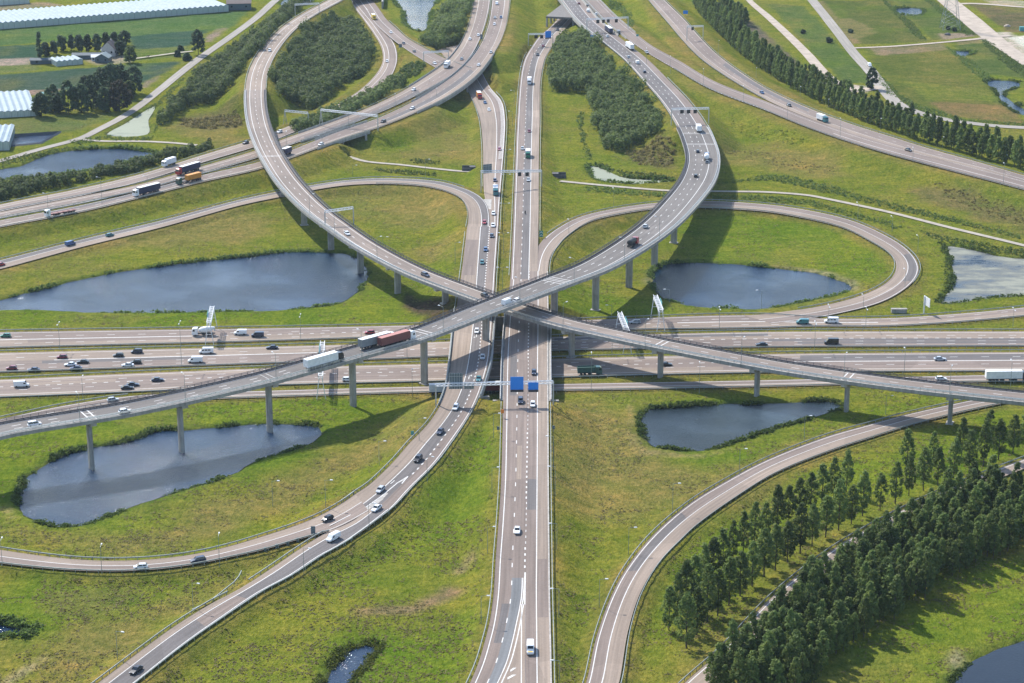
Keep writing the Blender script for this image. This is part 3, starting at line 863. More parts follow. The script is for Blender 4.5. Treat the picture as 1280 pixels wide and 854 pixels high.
# colours of the ground cover (albedo): what grows where
MIDG, LUSH, DRY, VERG, SCRUB = (.148, .165, .024), (.120, .168, .018), (.188, .160, .050), (.195, .145, .050), (.142, .122, .050)
COVER = np.tile(np.array(MIDG), (NY, NX, 1))
ZONES = [
    (LUSH, [(-60, 391), (320, 392), (420, 386), (470, 360), (530, 385), (560, 405), (320, 409), (-60, 414)]),
    (LUSH, [(-60, 500), (200, 500), (360, 500), (440, 500), (470, 520), (410, 560), (300, 605), (120, 665), (60, 668), (0, 640), (-60, 640)]),
    (LUSH, [(-60, 580), (15, 590), (15, 640), (60, 668), (0, 690), (-60, 690)]),
    (LUSH, [(850, 266), (960, 270), (1040, 285), (1100, 310), (1112, 335), (1095, 355), (1050, 345), (990, 332), (890, 325), (850, 322), (845, 290)]),
    (LUSH, [(690, 345), (740, 350), (815, 365), (850, 384), (900, 390), (800, 396), (700, 398)]),
    (LUSH, [(760, 500), (800, 498), (790, 530), (800, 560), (860, 572), (1000, 545), (1060, 515), (1250, 500), (1180, 512), (1040, 545), (900, 600), (840, 590), (780, 560)]),
    (LUSH, [(460, 620), (545, 590), (620, 500), (625, 540), (610, 650), (560, 680), (480, 700), (420, 720)]),
    (LUSH, [(420, 790), (480, 790), (600, 760), (590, 800), (560, 860), (420, 870), (400, 830)]),
    (LUSH, [(900, 620), (1100, 560), (1280, 510), (1300, 560), (1100, 640), (960, 700), (850, 740), (800, 860), (780, 860), (810, 740), (850, 690)]),
    (LUSH, [(1100, 800), (1290, 690), (1300, 800), (1210, 825), (1180, 860), (1040, 860)]),
    (LUSH, [(0, 705), (90, 720), (170, 722), (140, 760), (60, 790), (0, 800)]),
    (DRY, [(395, 238), (470, 232), (540, 236), (570, 250), (572, 275), (540, 285), (470, 280), (420, 262)]),
    (DRY, [(530, 300), (572, 290), (570, 320), (545, 335), (520, 320)]),
    (DRY, [(250, 258), (320, 262), (345, 280), (330, 300), (270, 300), (180, 312), (120, 318), (170, 295)]),
    (DRY, [(690, 490), (740, 500), (790, 545), (830, 590), (880, 590), (870, 615), (800, 640), (740, 650), (695, 660)]),
    (DRY, [(900, 590), (1000, 550), (1060, 530), (1080, 528), (980, 562), (900, 610), (840, 640)]),
    (DRY, [(520, 500), (545, 500), (525, 535), (470, 585), (420, 610), (330, 650), (240, 680), (120, 690), (0, 675), (-40, 650), (60, 672), (150, 665), (280, 630), (400, 580)]),
    (DRY, [(270, 150), (302, 130), (305, 160), (316, 178), (240, 172), (205, 165), (230, 150)]),
    (DRY, [(60, 800), (150, 770), (230, 745), (330, 700), (350, 706), (260, 748), (160, 815), (110, 850), (40, 856)]),
    (SCRUB, [(770, 190), (828, 165), (845, 170), (848, 200), (835, 212), (790, 208)]),
    (SCRUB, [(1140, 222), (1200, 235), (1290, 262), (1290, 292), (1220, 270), (1150, 250)]),
    (SCRUB, [(225, 145), (300, 122), (304, 160), (260, 162), (225, 158)]),
    (DRY, [(900, 170), (980, 180), (1060, 205), (1060, 225), (960, 215), (900, 200)]),
    (DRY, [(540, 120), (600, 180), (600, 205), (560, 200), (500, 195)]),
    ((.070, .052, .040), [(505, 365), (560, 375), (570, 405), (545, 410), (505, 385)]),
    # farm land in the north west
    ((.078, .130, .045), [(-80, 40), (313, 11), (288, 36), (160, 46), (-80, 62)]),
    ((.042, .082, .058), [(-80, 62), (50, 55), (50, 74), (-80, 80)]),
    ((.042, .082, .058), [(160, 46), (265, 36), (236, 58), (166, 62)]),
    ((.130, .150, .050), [(-80, 82), (48, 80), (48, 88), (-80, 97)]),
    ((.120, .145, .045), [(166, 62), (240, 57), (232, 70), (170, 76)]),
    ((.046, .080, .060), [(-80, 97), (50, 90), (170, 80), (225, 77), (213, 88), (180, 103), (100, 112), (-80, 124)]),
    ((.250, .190, .150), [(271, 36), (286, 34.5), (258, 55), (256, 48)]),
    ((.230, .175, .140), [(181, 103), (203, 93), (184, 110), (176, 110)]),
    ((.300, .240, .200), [(-40, 76), (39, 72), (40, 81), (-40, 84)]),
    ((.230, .175, .140), [(-40, 117), (80, 111), (60, 118), (-40, 122)]),
    ((.085, .125, .040), [(10, 150), (140, 141), (130, 150), (90, 164), (10, 168)]),
    ((.30, .25, .20), [(104, 75), (160, 69), (166, 78), (120, 82)]),
    ((.24, .19, .14), [(-60, 8), (60, 3), (80, 7), (-60, 17)]),
    # land in the north east
    ((.086, .105, .030), [(1025, 0), (1115, 0), (1160, 52), (1080, 56), (1070, 54)]),
    ((.080, .110, .032), [(1115, 0), (1165, 0), (1225, 44), (1190, 48), (1165, 50)]),
    ((.098, .115, .028), [(1080, 62), (1180, 57), (1230, 95), (1265, 140), (1180, 142), (1120, 120), (1100, 92)]),
    ((.130, .150, .030), [(1130, 102), (1230, 112), (1260, 128), (1160, 126)]),
    ((.170, .125, .055), [(1160, 128), (1262, 134), (1280, 156), (1190, 145)]),
    ((.082, .110, .034), [(1190, 57), (1235, 52), (1290, 78), (1290, 100), (1230, 92)]),
    ((.120, .100, .055), [(1210, 5), (1290, 12), (1290, 42), (1262, 40)]),
    ((.120, .100, .085), [(925, 18), (950, 34), (1000, 80), (1040, 118), (1010, 95), (960, 55), (930, 40)]),
    ((.080, .118, .034), [(960, 4), (1005, 8), (1095, 104), (1055, 104), (1020, 70)]),
    ((.42, .37, .32), [(1040, 104), (1085, 108), (1086, 116), (1058, 116), (1036, 110)]),
    ((.44, .38, .32), [(1222, 40), (1262, 40), (1290, 54), (1290, 76), (1262, 66), (1228, 52)]),
    ((.60, .56, .50), [(1262, 47), (1290, 44), (1290, 64), (1275, 58)]),
    ((.26, .20, .15), [(1172, 42), (1215, 42), (1218, 46), (1178, 50)]),
    ((.21, .155, .085), [(1022, 2), (1030, 2), (1074, 54), (1066, 56)]),
    ((.20, .16, .10), [(1085, 60), (1180, 55), (1185, 62), (1100, 70)]),
    ((.19, .16, .08), [(1190, 50), (1222, 48), (1228, 54), (1196, 56)]),
    ((.17, .15, .06), [(1030, 26), (1062, 22), (1100, 40), (1070, 50)]),
    ((.40, .34, .27), [(1230, 0), (1300, 2), (1300, 8), (1240, 6)]),
    # worn marks
    ((.34, .28, .17), [(808, 345), (823, 326), (830, 328), (816, 342), (814, 355), (806, 358)]),
    ((.34, .28, .17), [(958, 331), (1030, 339), (1070, 352), (1074, 362), (1066, 364), (1050, 350), (990, 338)]),
    ((.26, .20, .09), [(783, 510), (790, 506), (790, 540), (802, 562), (870, 570), (940, 556), (870, 574), (800, 567), (785, 545)]),
    ((.28, .22, .12), [(0, 630), (8, 632), (22, 654), (16, 652)]),
    ((.25, .19, .10), [(565, 715), (590, 690), (600, 688), (575, 718)]),
    ((.20, .15, .08), [(445, 760), (520, 755), (560, 730), (580, 738), (520, 765), (450, 770)]),
    ((.36, .31, .22), [(4, 852), (52, 818), (56, 820), (12, 854)]),
    ((.30, .25, .16), [(1187, 826), (1198, 815), (1212, 822), (1195, 845)]),
    ((.13, .15, .033), [(60, 740), (160, 735), (190, 745), (120, 770), (60, 770)]),
]


def boxblur(a, n):
    for _ in range(n):
        b = a.copy()
        b[1:-1, 1:-1] = (a[1:-1, 1:-1] * 2 + a[:-2, 1:-1] + a[2:, 1:-1] + a[1:-1, :-2] + a[1:-1, 2:]) / 6
        a = b
    return a


jx = XX + (vnoise(XX, YY, 14, 21) - .5) * 14 + (vnoise(XX, YY, 5, 22) - .5) * 5
jy = YY + (vnoise(XX, YY, 16, 23) - .5) * 22 + (vnoise(XX, YY, 5, 24) - .5) * 7
for zi, (c, P) in enumerate(ZONES):
    W = np.array([on_ground(x, y)[:2] for x, y in P])
    soft = c in (LUSH, DRY, SCRUB)
    lo, hi = W.min(0) - 16, W.max(0) + 16
    wy = slice(np.searchsorted(GY, lo[1]), np.searchsorted(GY, hi[1]))
    wx = slice(np.searchsorted(GX, lo[0]), np.searchsorted(GX, hi[0]))
    a = inpoly((jx if soft else XX + (jx - XX) * .12)[wy, wx], (jy if soft else YY + (jy - YY) * .12)[wy, wx], W).astype(float)
    if a.size == 0:
        continue
    a = boxblur(a, 8 if soft else 1) * (0.85 if soft else 0.95)
    COVER[wy, wx] = COVER[wy, wx] * (1 - a[..., None]) + np.array(c) * a[..., None]
pn = np.clip((vnoise(XX, YY, 40, 31) * .6 + vnoise(XX, YY, 13, 32) * .4 - .50) * 4, 0, 1)[..., None]
qn = np.clip((vnoise(XX, YY, 34, 33) * .6 + vnoise(XX, YY, 11, 34) * .4 - .54) * 4, 0, 1)[..., None]
COVER = COVER * (1 - .35 * pn) + np.array(DRY) * .35 * pn
COVER = COVER * (1 - .30 * qn) + np.array(LUSH) * .30 * qn
v = (VERGE * (.35 + .6 * vnoise(XX, YY, 20, 35)))[..., None] * .75
COVER = COVER * (1 - v) + np.array(VERG) * v
b = (np.clip(1 - np.abs(POND_D - 1.5) / 3.0, 0, 1) * (.2 + .5 * vnoise(XX, YY, 9, 36)))[..., None]
COVER = COVER * (1 - b) + np.array((.07, .11, .025)) * b
COVER = np.where((POND_D < 0)[..., None], np.array((.05, .05, .035)), COVER)

me = bpy.data.meshes.new('ground')
vv = np.stack([XX, YY, Hh], -1).reshape(-1, 3).astype(np.float32)
ii = np.arange(NY * NX).reshape(NY, NX)
ff = np.stack([ii[:-1, :-1], ii[:-1, 1:], ii[1:, 1:], ii[1:, :-1]], -1).reshape(-1, 4).astype(np.int32)
me.vertices.add(len(vv))
me.vertices.foreach_set('co', vv.ravel())
me.loops.add(ff.size)
me.loops.foreach_set('vertex_index', ff.ravel())
me.polygons.add(len(ff))
me.polygons.foreach_set('loop_start', np.arange(0, ff.size, 4, dtype=np.int32))
me.update(calc_edges=True)
me.polygons.foreach_set('use_smooth', np.ones(len(ff), bool))
ca = me.color_attributes.new('ground_cover', 'FLOAT_COLOR', 'POINT')
ca.data.foreach_set('color', np.concatenate([COVER.reshape(-1, 3), np.ones((NY * NX, 1))], 1).astype(np.float32).ravel())
me.materials.append(M['grass'])
ground = bpy.data.objects.new('ground', me)
COL.objects.link(ground)
tag(ground, kind='structure')

for k, W in PW.items():
    mb = MB()
    mb.add([(x, y, WZ) for x, y in W], [tuple(range(len(W)))])
    mt = {'weedy': 'weedwater', 'south': 'pondweed', 'canal': 'duckweed', 'reedy': 'duckweed', 'corner': 'greywater'}.get(k, 'water')
    o = mb.build('water', mt)
    if o.data.polygons[0].normal.z < 0:
        o.data.flip_normals()
    tag(o, kind='structure')


# ------------------------------------------------------------------ road surfaces and their paint
def rsub(r, i0, i1):
    n = Road.__new__(Road)
    for k in ('L', 'R', 'mid', 's', 'w', 'u', 't', 'px'):
        setattr(n, k, getattr(r, k)[i0:i1])
    n.s = n.s - n.s[0]
    return n


def off2(s, spec):
    k, d = spec
    if isinstance(d, (list, tuple)):
        q = s.s / s.s[-1]
        d = np.interp(q, np.linspace(0, 1, len(d)), d)
        m = s.w * d if k == 'f' else d
    else:
        m = s.w * d if k == 'f' else np.full(len(s.s), float(d))
    return (s.R - s.u * m[:, None]) if k == 'r' else (s.L + s.u * m[:, None])


Road.off = off2


def shift(spec, d):
    """spec moved d metres to the right, as positions"""
    return (spec, d)


def line_pts(r, spec, d, q):
    P = r.off(spec) + r.u * d
    return np.stack([np.interp(q, r.s, P[:, i]) for i in range(3)], 1)


STYLE = {'dash': (3.0, 12.0), 'dots': (1.2, 4.0), 'block': (1.6, 4.2), 'long': (9, 12)}
SURF_Z = {}


def surface(key, name, strips, lines, z0=None, parent=None, origin=(0, 0, 0), rd=None):
    r = rd or RD[key]
    if z0 is None:
        LAYER[0] += 1
        z0 = 0.012 * LAYER[0]
    SURF_Z[key] = z0
    mats, mb = [], MB()
    for st in strips:
        a, b, mt = st[:3]
        s0, s1 = (st[3], st[4]) if len(st) > 3 else (0, r.s[-1])
        q = np.unique(np.concatenate([[s0], r.s[(r.s > s0) & (r.s < s1)], [s1]]))
        if mt not in mats:
            mats.append(mt)
        A, B = line_pts(r, a, 0, q), line_pts(r, b, 0, q)
        wa = float(np.mean(np.linalg.norm(r.off(a) - r.L, axis=1)))
        wb = float(np.mean(np.linalg.norm(r.off(b) - r.L, axis=1)))
        ribbon(mb, A, B, z0, mats.index(mt), wa, wb, q)
    o = mb.build(name, mats, parent, origin)
    if parent is None:
        tag(o, kind='structure')
    lm = MB()
    for ln in lines:
        spec, w, st = ln[:3]
        s0, s1 = (ln[3], ln[4]) if len(ln) > 3 else (0, r.s[-1])
        segs, q = [], s0
        if st == 'solid':
            segs = [(s0, s1)]
        else:
            on, per = STYLE[st]
            while q + on < s1:
                segs.append((q, q + on))
                q += per
        for a, b in segs:
            n = max(2, int((b - a) / 3) + 1)
            qq = np.linspace(a, b, n)
            ribbon(lm, line_pts(r, spec, -w / 2, qq), line_pts(r, spec, w / 2, qq), z0 + 0.008)
    if lm.v:
        lo = lm.build('lane_marking', 'white', o, origin)
        lo.location = (0, 0, 0)
    return o


F = lambda *d: ('f', d[0] if len(d) == 1 else list(d))
L_ = lambda d: ('l', d)
R_ = lambda d: ('r', d)
SL, DS, DT, BK = 'solid', 'dash', 'dots', 'block'
W1, W2 = 0.28, 0.42

for k, nm in (('farm', 'country_road'), ('farm_b', 'farm_path'), ('tr_road', 'country_road'), ('tr_conn', 'sand_track'), ('tr_dirt', 'sand_track'),
              ('tr_dirt_b', 'sand_track'), ('track', 'sand_track'), ('path_w', 'path'), ('path_e', 'path')):
    mt = 'lane_road' if 'road' in nm else ('dirt' if 'sand' in nm else 'gravelpath')
    surface(k, nm, [(L_(0), R_(0), mt)], [])

r = RD['mw_a']
surface('mw_a', 'motorway', [(L_(0), F(.5), 'asph'), (F(.5), R_(0), 'asph_l')],
        [(F(.08), W1, SL), (F(.3), W1, DS), (F(.5), .6, SL, 0, r.s_at(250, 421)), (F(.5), W2, BK, r.s_at(270, 420), r.s_at(830, 403)), (F(.5), .6, SL, r.s_at(840, 403), r.s_at(1100, 403)),
         (F(.74), W1, DS), (R_(.8), W1, SL)])
r = RD['mw_b']
surface('mw_b', 'motorway', [(L_(0), F(.45), 'asph_l'), (F(.45), R_(0), 'asph')],
        [(F(.08), W1, SL), (F(.27), W1, DS), (F(.45), .6, SL, r.s_at(75, 450), r.s_at(400, 443)), (F(.45), W2, BK, r.s_at(410, 443), r.s[-1]), (F(.64), W1, DS), (F(.82), W1, DS), (R_(.8), W1, SL)])
r = RD['mw_c']
surface('mw_c', 'motorway', [(L_(0), F(.2), 'asph_l'), (F(.2), F(.8), 'asph'), (F(.8), R_(0), 'asph_l')],
        [(F(.08), W1, SL), (F(.24), W1, DS), (F(.42), W2, BK, 0, r.s_at(900, 455)), (F(.44), .6, SL, r.s_at(920, 455), r.s[-1]), (F(.62), W1, DS), (F(.85), W1, SL)])
surface('mw_d', 'slip_road', [(L_(0), F(.55), 'asph'), (F(.55), R_(0), 'asph_l')], [(F(.1), W1, SL), (F(.58), W1, SL)])

surface('hw_a', 'slip_road', [(L_(0), F(.45), 'asph_l'), (F(.45), R_(0), 'asph')], [(F(.12), W1, SL), (F(.42), W1, SL), (R_(.7), W1, SL)])
surface('hw_f', 'slip_road', [(L_(0), F(.4), 'asph'), (F(.4), R_(0), 'asph')], [(L_(.7), W1, SL), (F(.55), W1, SL)])
surface('hw_b', 'highway', [(L_(0), F(.35), 'asph_l'), (F(.35), R_(0), 'asph')], [(F(.3), W1, SL), (F(.6), W1, DS), (R_(.8), W1, SL)])
surface('hw_c', 'highway', [(L_(0), F(.7), 'asph'), (F(.7), R_(0), 'asph_l')], [(L_(.8), W1, SL), (F(.4), W1, DS), (F(.72), W1, SL)])
surface('e_ramp', 'slip_road', [(L_(0), F(.3), 'asph_l'), (F(.3), R_(0), 'asph')], [(F(.3), W1, SL), (F(.6), W1, DS), (R_(.8), W1, SL)])
r = RD['e_merge']
surface('e_merge', 'slip_road', [(L_(0), F(.2), 'asph'), (F(.2), R_(0), 'asph')], [(L_(.9), .75, BK, r.s_at(790, 50), r.s_at(965, 133)), (F(.35), .5, SL, r.s_at(1040, 165), r.s[-1]), (F(.8), W1, SL)])

surface('loop_w', 'slip_road', [(L_(0), F(.45, .45, .42, .4, .37), 'asph_d'), (F(.45, .45, .42, .4, .37), R_(0), 'asph_l')], [(L_(.7), W1, SL), (F(.45, .45, .42, .4, .37), W1, SL)])
r = RD['loop_e']
surface('loop_e', 'slip_road', [(L_(0), F(.47), 'asph'), (F(.47), R_(0), 'asph_l')], [(L_(.7), W1, SL, r.s_at(690, 300), r.s[-1]), (F(.47), W1, SL)])
surface('rc_n', 'motorway', [(L_(0), F(.375), 'asph'), (F(.375), F(.67), 'asph_d'), (F(.67), R_(0), 'asph_l')], [(L_(.9), W1, SL), (F(.375), W1, 'dash'), (F(.67), W1, SL)])
r = RD['rc_s']
s_g = r.s_at(647, 722)
surface('rc_s', 'motorway', [(L_(0), F(.57), 'asph'), (F(.57), R_(0), 'asph', 0, s_g), (F(.57), R_(1.0), 'asph_n', s_g, r.s[-1]), (R_(1.0), R_(0), 'asph', s_g, r.s[-1])],
        [(L_(1.4), W1, SL), (F(.57), W1, DS), (R_(.75), W1, SL, s_g, r.s[-1]), (R_(.2), W1, SL, s_g, r.s[-1])])
r = RD['rc_m']
s_g = r.s_at(671, 716)
surface('rc_m', 'motorway', [(L_(0), F(.47), 'asph'), (F(.47), F(.94), 'asph_l'), (F(.94), R_(0), 'conc_l')], [(L_(0), W2, BK, 0, s_g), (L_(.15), W2, SL, s_g, r.s[-1]), (F(.47), W1, SL)])
surface('rl_n', 'motorway', [(L_(0), F(.64), 'asph_l'), (F(.64), R_(0), 'asph')], [(F(.64), W1, SL), (R_(.5), W1, SL)])
r = RD['rl']
s_g = r.s_at(500, 600)
FL = (.43, .46, .50, .45, .40, .38)
surface('rl', 'motorway', [(L_(0), F(*FL), 'asph_l'), (F(*FL), F(.72), 'asph_d'), (F(.72), R_(0), 'asph')], [(F(*FL), W1, SL), (F(.72), W2, BK, 0, s_g), (R_(.6), W1, SL)])
surface('br_w', 'slip_road', [(L_(0), F(.48), 'asph_l'), (F(.48), R_(0), 'asph')], [(F(.48), W1, SL), (R_(.7), W1, SL)])
surface('br_s', 'slip_road', [(L_(0), F(.3), 'asph_l'), (F(.3), R_(0), 'asph_d')], [(F(.3), W1, SL), (R_(.9), W1, SL)])
surface('se_a', 'slip_road', [(L_(0), F(.48), 'asph'), (F(.48), R_(0), 'asph_l')], [(F(.1), W1, SL), (F(.48), W1, SL)])
surface('se_b', 'slip_road', [(L_(0), R_(0), 'asph_l')], [(F(.16), W1, SL)])
# painted nose between the two carriageways at the bottom of the picture
RD['gore'] = Road(pairs([(652.6, 757, 655.1, 757), (648.6, 780, 655, 780), (643.2, 805, 655, 805), (636.2, 830, 655, 830), (624.6, 856, 655, 856), (610.6, 885, 655, 885)]))
g = surface('gore', 'road', [(L_(-.4), R_(-.3), 'asph_l')], [(L_(.4), .3, SL), (R_(.7), .25, SL)])
lm = MB()
zg = SURF_Z['gore'] + .008
for k in range(5):
    y = 838 + k * 9.5
    q = [at(638 - k * 3.5, y + 1, zc(y)), at(638 - k * 3.5, y + 3.6, zc(y)), at(652.5, y - 6.4, zc(y)), at(652.5, y - 9, zc(y))]
    lm.add([(a[0], a[1], a[2] + zg) for a in q], [(0, 1, 2, 3)])
lm.build('hatching', 'white', g)
# white block hatching on the wide shoulder of the left carriageway, and the pale nose by the loop
r = RD['rl_n']
lm = MB()
for s in np.arange(r.s_at(595, 118), r.s_at(615, 200), 2.6):
    a, b = line_pts(r, R_(.3), 0, np.array([s, s + .9])), line_pts(r, R_(2.6), 0, np.array([s + 1.2, s + 2.1]))
    ribbon(lm, a, b, SURF_Z['rl_n'] + .012)
lm.build('hatching', 'white', None)['kind'] = 'structure'
bpy.data.objects['hatching.001' if 'hatching.001' in bpy.data.objects else 'hatching'].name = 'road_marking'
nose = MB()
P_ = [at(x, y, 5.0 + .42) for x, y in ((602, 249.3), (614.5, 249.3), (613.4, 272), (612.6, 269), (610.5, 260))]
nose.add(P_, [(0, 1, 2, 3, 4)])
o = nose.build('road_nose', 'conc_l')
tag(o, kind='structure')
nose = MB()
P_ = [at(x, y, 3.3 + .42) for x, y in ((411, 662.5), (414, 668), (430, 659), (435, 654), (431, 652))]
nose.add(P_, [(0, 1, 2, 3, 4)])
tag(nose.build('road_nose', 'conc_l'), kind='structure')
# painted nose where the left carriageway splits in two
mk = MB()
zn = lambda y: float(np.interp(y, [583, 607, 628, 645, 660], [5.4, 4.75, 4.2, 3.8, 3.6])) + SURF_Z['rl'] + .02
tri = [(509, 596.5), (497, 604), (477, 621), (455, 636.5), (437, 645.5), (450, 646.5), (465, 637), (485, 621), (500, 606)]
mk.add([(*at(x, y, zn(y))[:2], zn(y)) for x, y in tri], [tuple(range(len(tri)))])
tag(mk.build('road_nose', 'conc_l'), kind='structure')
mk = MB()
for ln in ([(510, 595.5), (497, 603.4), (477, 620.2), (455, 635.6), (436, 644.6), (424, 651), (412, 657)], [(510, 595.5), (500.5, 606.5), (485.5, 621.6), (465.5, 637.6), (450.5, 647), (440, 653.5)], [(436.5, 645), (450.5, 646.4)]):
    for (x0, y0), (x1, y1) in zip(ln[:-1], ln[1:]):
        a, b = at(x0, y0, zn(y0) + .012), at(x1, y1, zn(y1) + .012)
        d = (b - a) / np.linalg.norm(b - a)
        u = np.array((-d[1], d[0], 0)) * .17
        mk.add([a - u, b - u, b + u, a + u], [(0, 1, 2, 3)])
tag(mk.build('road_marking', 'white'), kind='structure')
# turn arrows
lm = MB()


def arrow(key, x, y, flip=False, size=1.0, z=None):
    r = RD[key]
    i = r.near(x, y)
    p = at(x, y, r.mid[i][2])
    t, u = r.t[i].copy(), r.u[i]
    t[2] = 0
    if flip:
        t, u = -t, -u
    zz = r.mid[i][2] + SURF_Z[key] + .012
    for a0, a1, b0, b1 in ((-2.6, 1, -.14, .14), (.8, 1.1, -.7, .2), (.3, 1.6, -.95, -.65)):
        q = [p + t * a0 * size + u * b0, p + t * a1 * size + u * b0, p + t * a1 * size + u * b1, p + t * a0 * size + u * b1]
        lm.add([(c[0], c[1], zz) for c in q], [(0, 1, 2, 3)])


arrow('loop_e', 668, 328, size=1.2)
arrow('rl', 595.5, 421.5, size=1.1)
arrow('rl', 586.5, 472, True, size=1.1)
arrow('rl', 493, 602, True, size=1.2)
tag(lm.build('road_marking', 'white'), kind='structure')

# resurfaced and worn patches in the lanes
def patch(key, f0, f1, a, b, mat):
    r = RD[key]
    s0, s1 = sorted((r.s_at(*a), r.s_at(*b)))
    q = np.unique(np.concatenate([[s0], r.s[(r.s > s0) & (r.s < s1)], [s1]]))
    mb = MB()
    ribbon(mb, line_pts(r, F(f0), 0, q), line_pts(r, F(f1), 0, q), SURF_Z[key] + .004, 0, 0, 3.4, q)
    tag(mb.build('road_patch', mat), kind='structure')


for args in [('rc_s', .26, .54, (645, 446), (645, 497), 'asph_d'), ('rc_s', .3, .55, (636, 757), (628, 805), 'asph_d'), ('rc_s', .60, .78, (650, 560), (650, 600), 'asph_l'), ('rc_m', .04, .44, (670, 600), (670, 640), 'asph_d'),
             ('rc_m', .5, .92, (680, 700), (680, 770), 'asph'), ('mw_b', .47, .62, (60, 455), (260, 450), 'asph_d'), ('mw_b', .10, .26, (700, 425), (960, 420), 'asph_d'), ('mw_b', .47, .63, (960, 425), (1280, 425), 'asph_d'), ('mw_b', .66, .80, (1000, 428), (1290, 428), 'asph_d'),
             ('mw_c', .26, .40, (20, 485), (150, 480), 'asph_l'), ('mw_c', .10, .40, (1000, 448), (1285, 447), 'asph_d'), ('mw_c', .64, .84, (700, 466), (900, 461), 'asph_l'), ('mw_a', .52, .72, (30, 428), (240, 424), 'asph'), ('mw_a', .10, .28, (1020, 403), (1250, 392), 'asph_l'),
             ('hw_c', .08, .38, (60, 270), (230, 228), 'asph_d'), ('hw_b', .62, .9, (380, 170), (520, 112), 'asph_d'), ('hw_c', .42, .7, (480, 150), (590, 88), 'asph_d'), ('br_s', .34, .86, (300, 745), (250, 775), 'asph'), ('se_a', .14, .46, (800, 720), (860, 650), 'asph_d'),
             ('loop_e', .05, .44, (1130, 320), (1125, 350), 'asph_d'), ('e_ramp', .62, .9, (900, 85), (1010, 140), 'asph_d'), ('rl', .02, .40, (600, 300), (590, 345), 'asph')]:
    patch(*args)


# ------------------------------------------------------------------ guard rails
def guard_rail(key, spec, label, s0=None, s1=None, post=4.0, rd=None, mat='rail', parent=None, origin=None, name='guard_rail', height=.8, z0=None):
    r = rd or RD[key]
    s0 = 0 if s0 is None else s0
    s1 = r.s[-1] if s1 is None else s1
    n = max(2, int((s1 - s0) / 4) + 1)
    q = np.linspace(s0, s1, n)
    P = line_pts(r, spec, 0, q)
    U = np.stack([np.interp(q, r.s, r.u[:, i]) for i in range(3)], 1)
    zz = SURF_Z.get(key, 0.1) if z0 is None else z0
    mb = MB()
    rings = []
    for p, u in zip(P, U):
        a, b = p - u * .10, p + u * .10
        z = p[2] + zz
        rings.append([(a[0], a[1], z + height - .34), (b[0], b[1], z + height - .34), (b[0], b[1], z + height), (a[0], a[1], z + height)])
    mb.loft(rings)
    q = np.arange(s0 + .5, s1, post)
    T = line_pts(r, spec, 0, q)
    pm = MB()
    ang = np.interp(q, r.s, np.unwrap(np.arctan2(r.t[:, 1], r.t[:, 0])))
    for p, a in zip(T, ang):
        pm.box((p[0], p[1], p[2] + zz + height / 2 - .25), (.16, .16, height + .42), a)
    if parent is None:
        org = tuple(P[0])
        root = empty(name, org)
        tag(root, label, 'guard rail')
    else:
        root, org = parent, origin
    mb.build('rail_beam', mat, root, org)
    tag(pm.build('rail_posts', mat, root, org), kind='stuff')
    return root


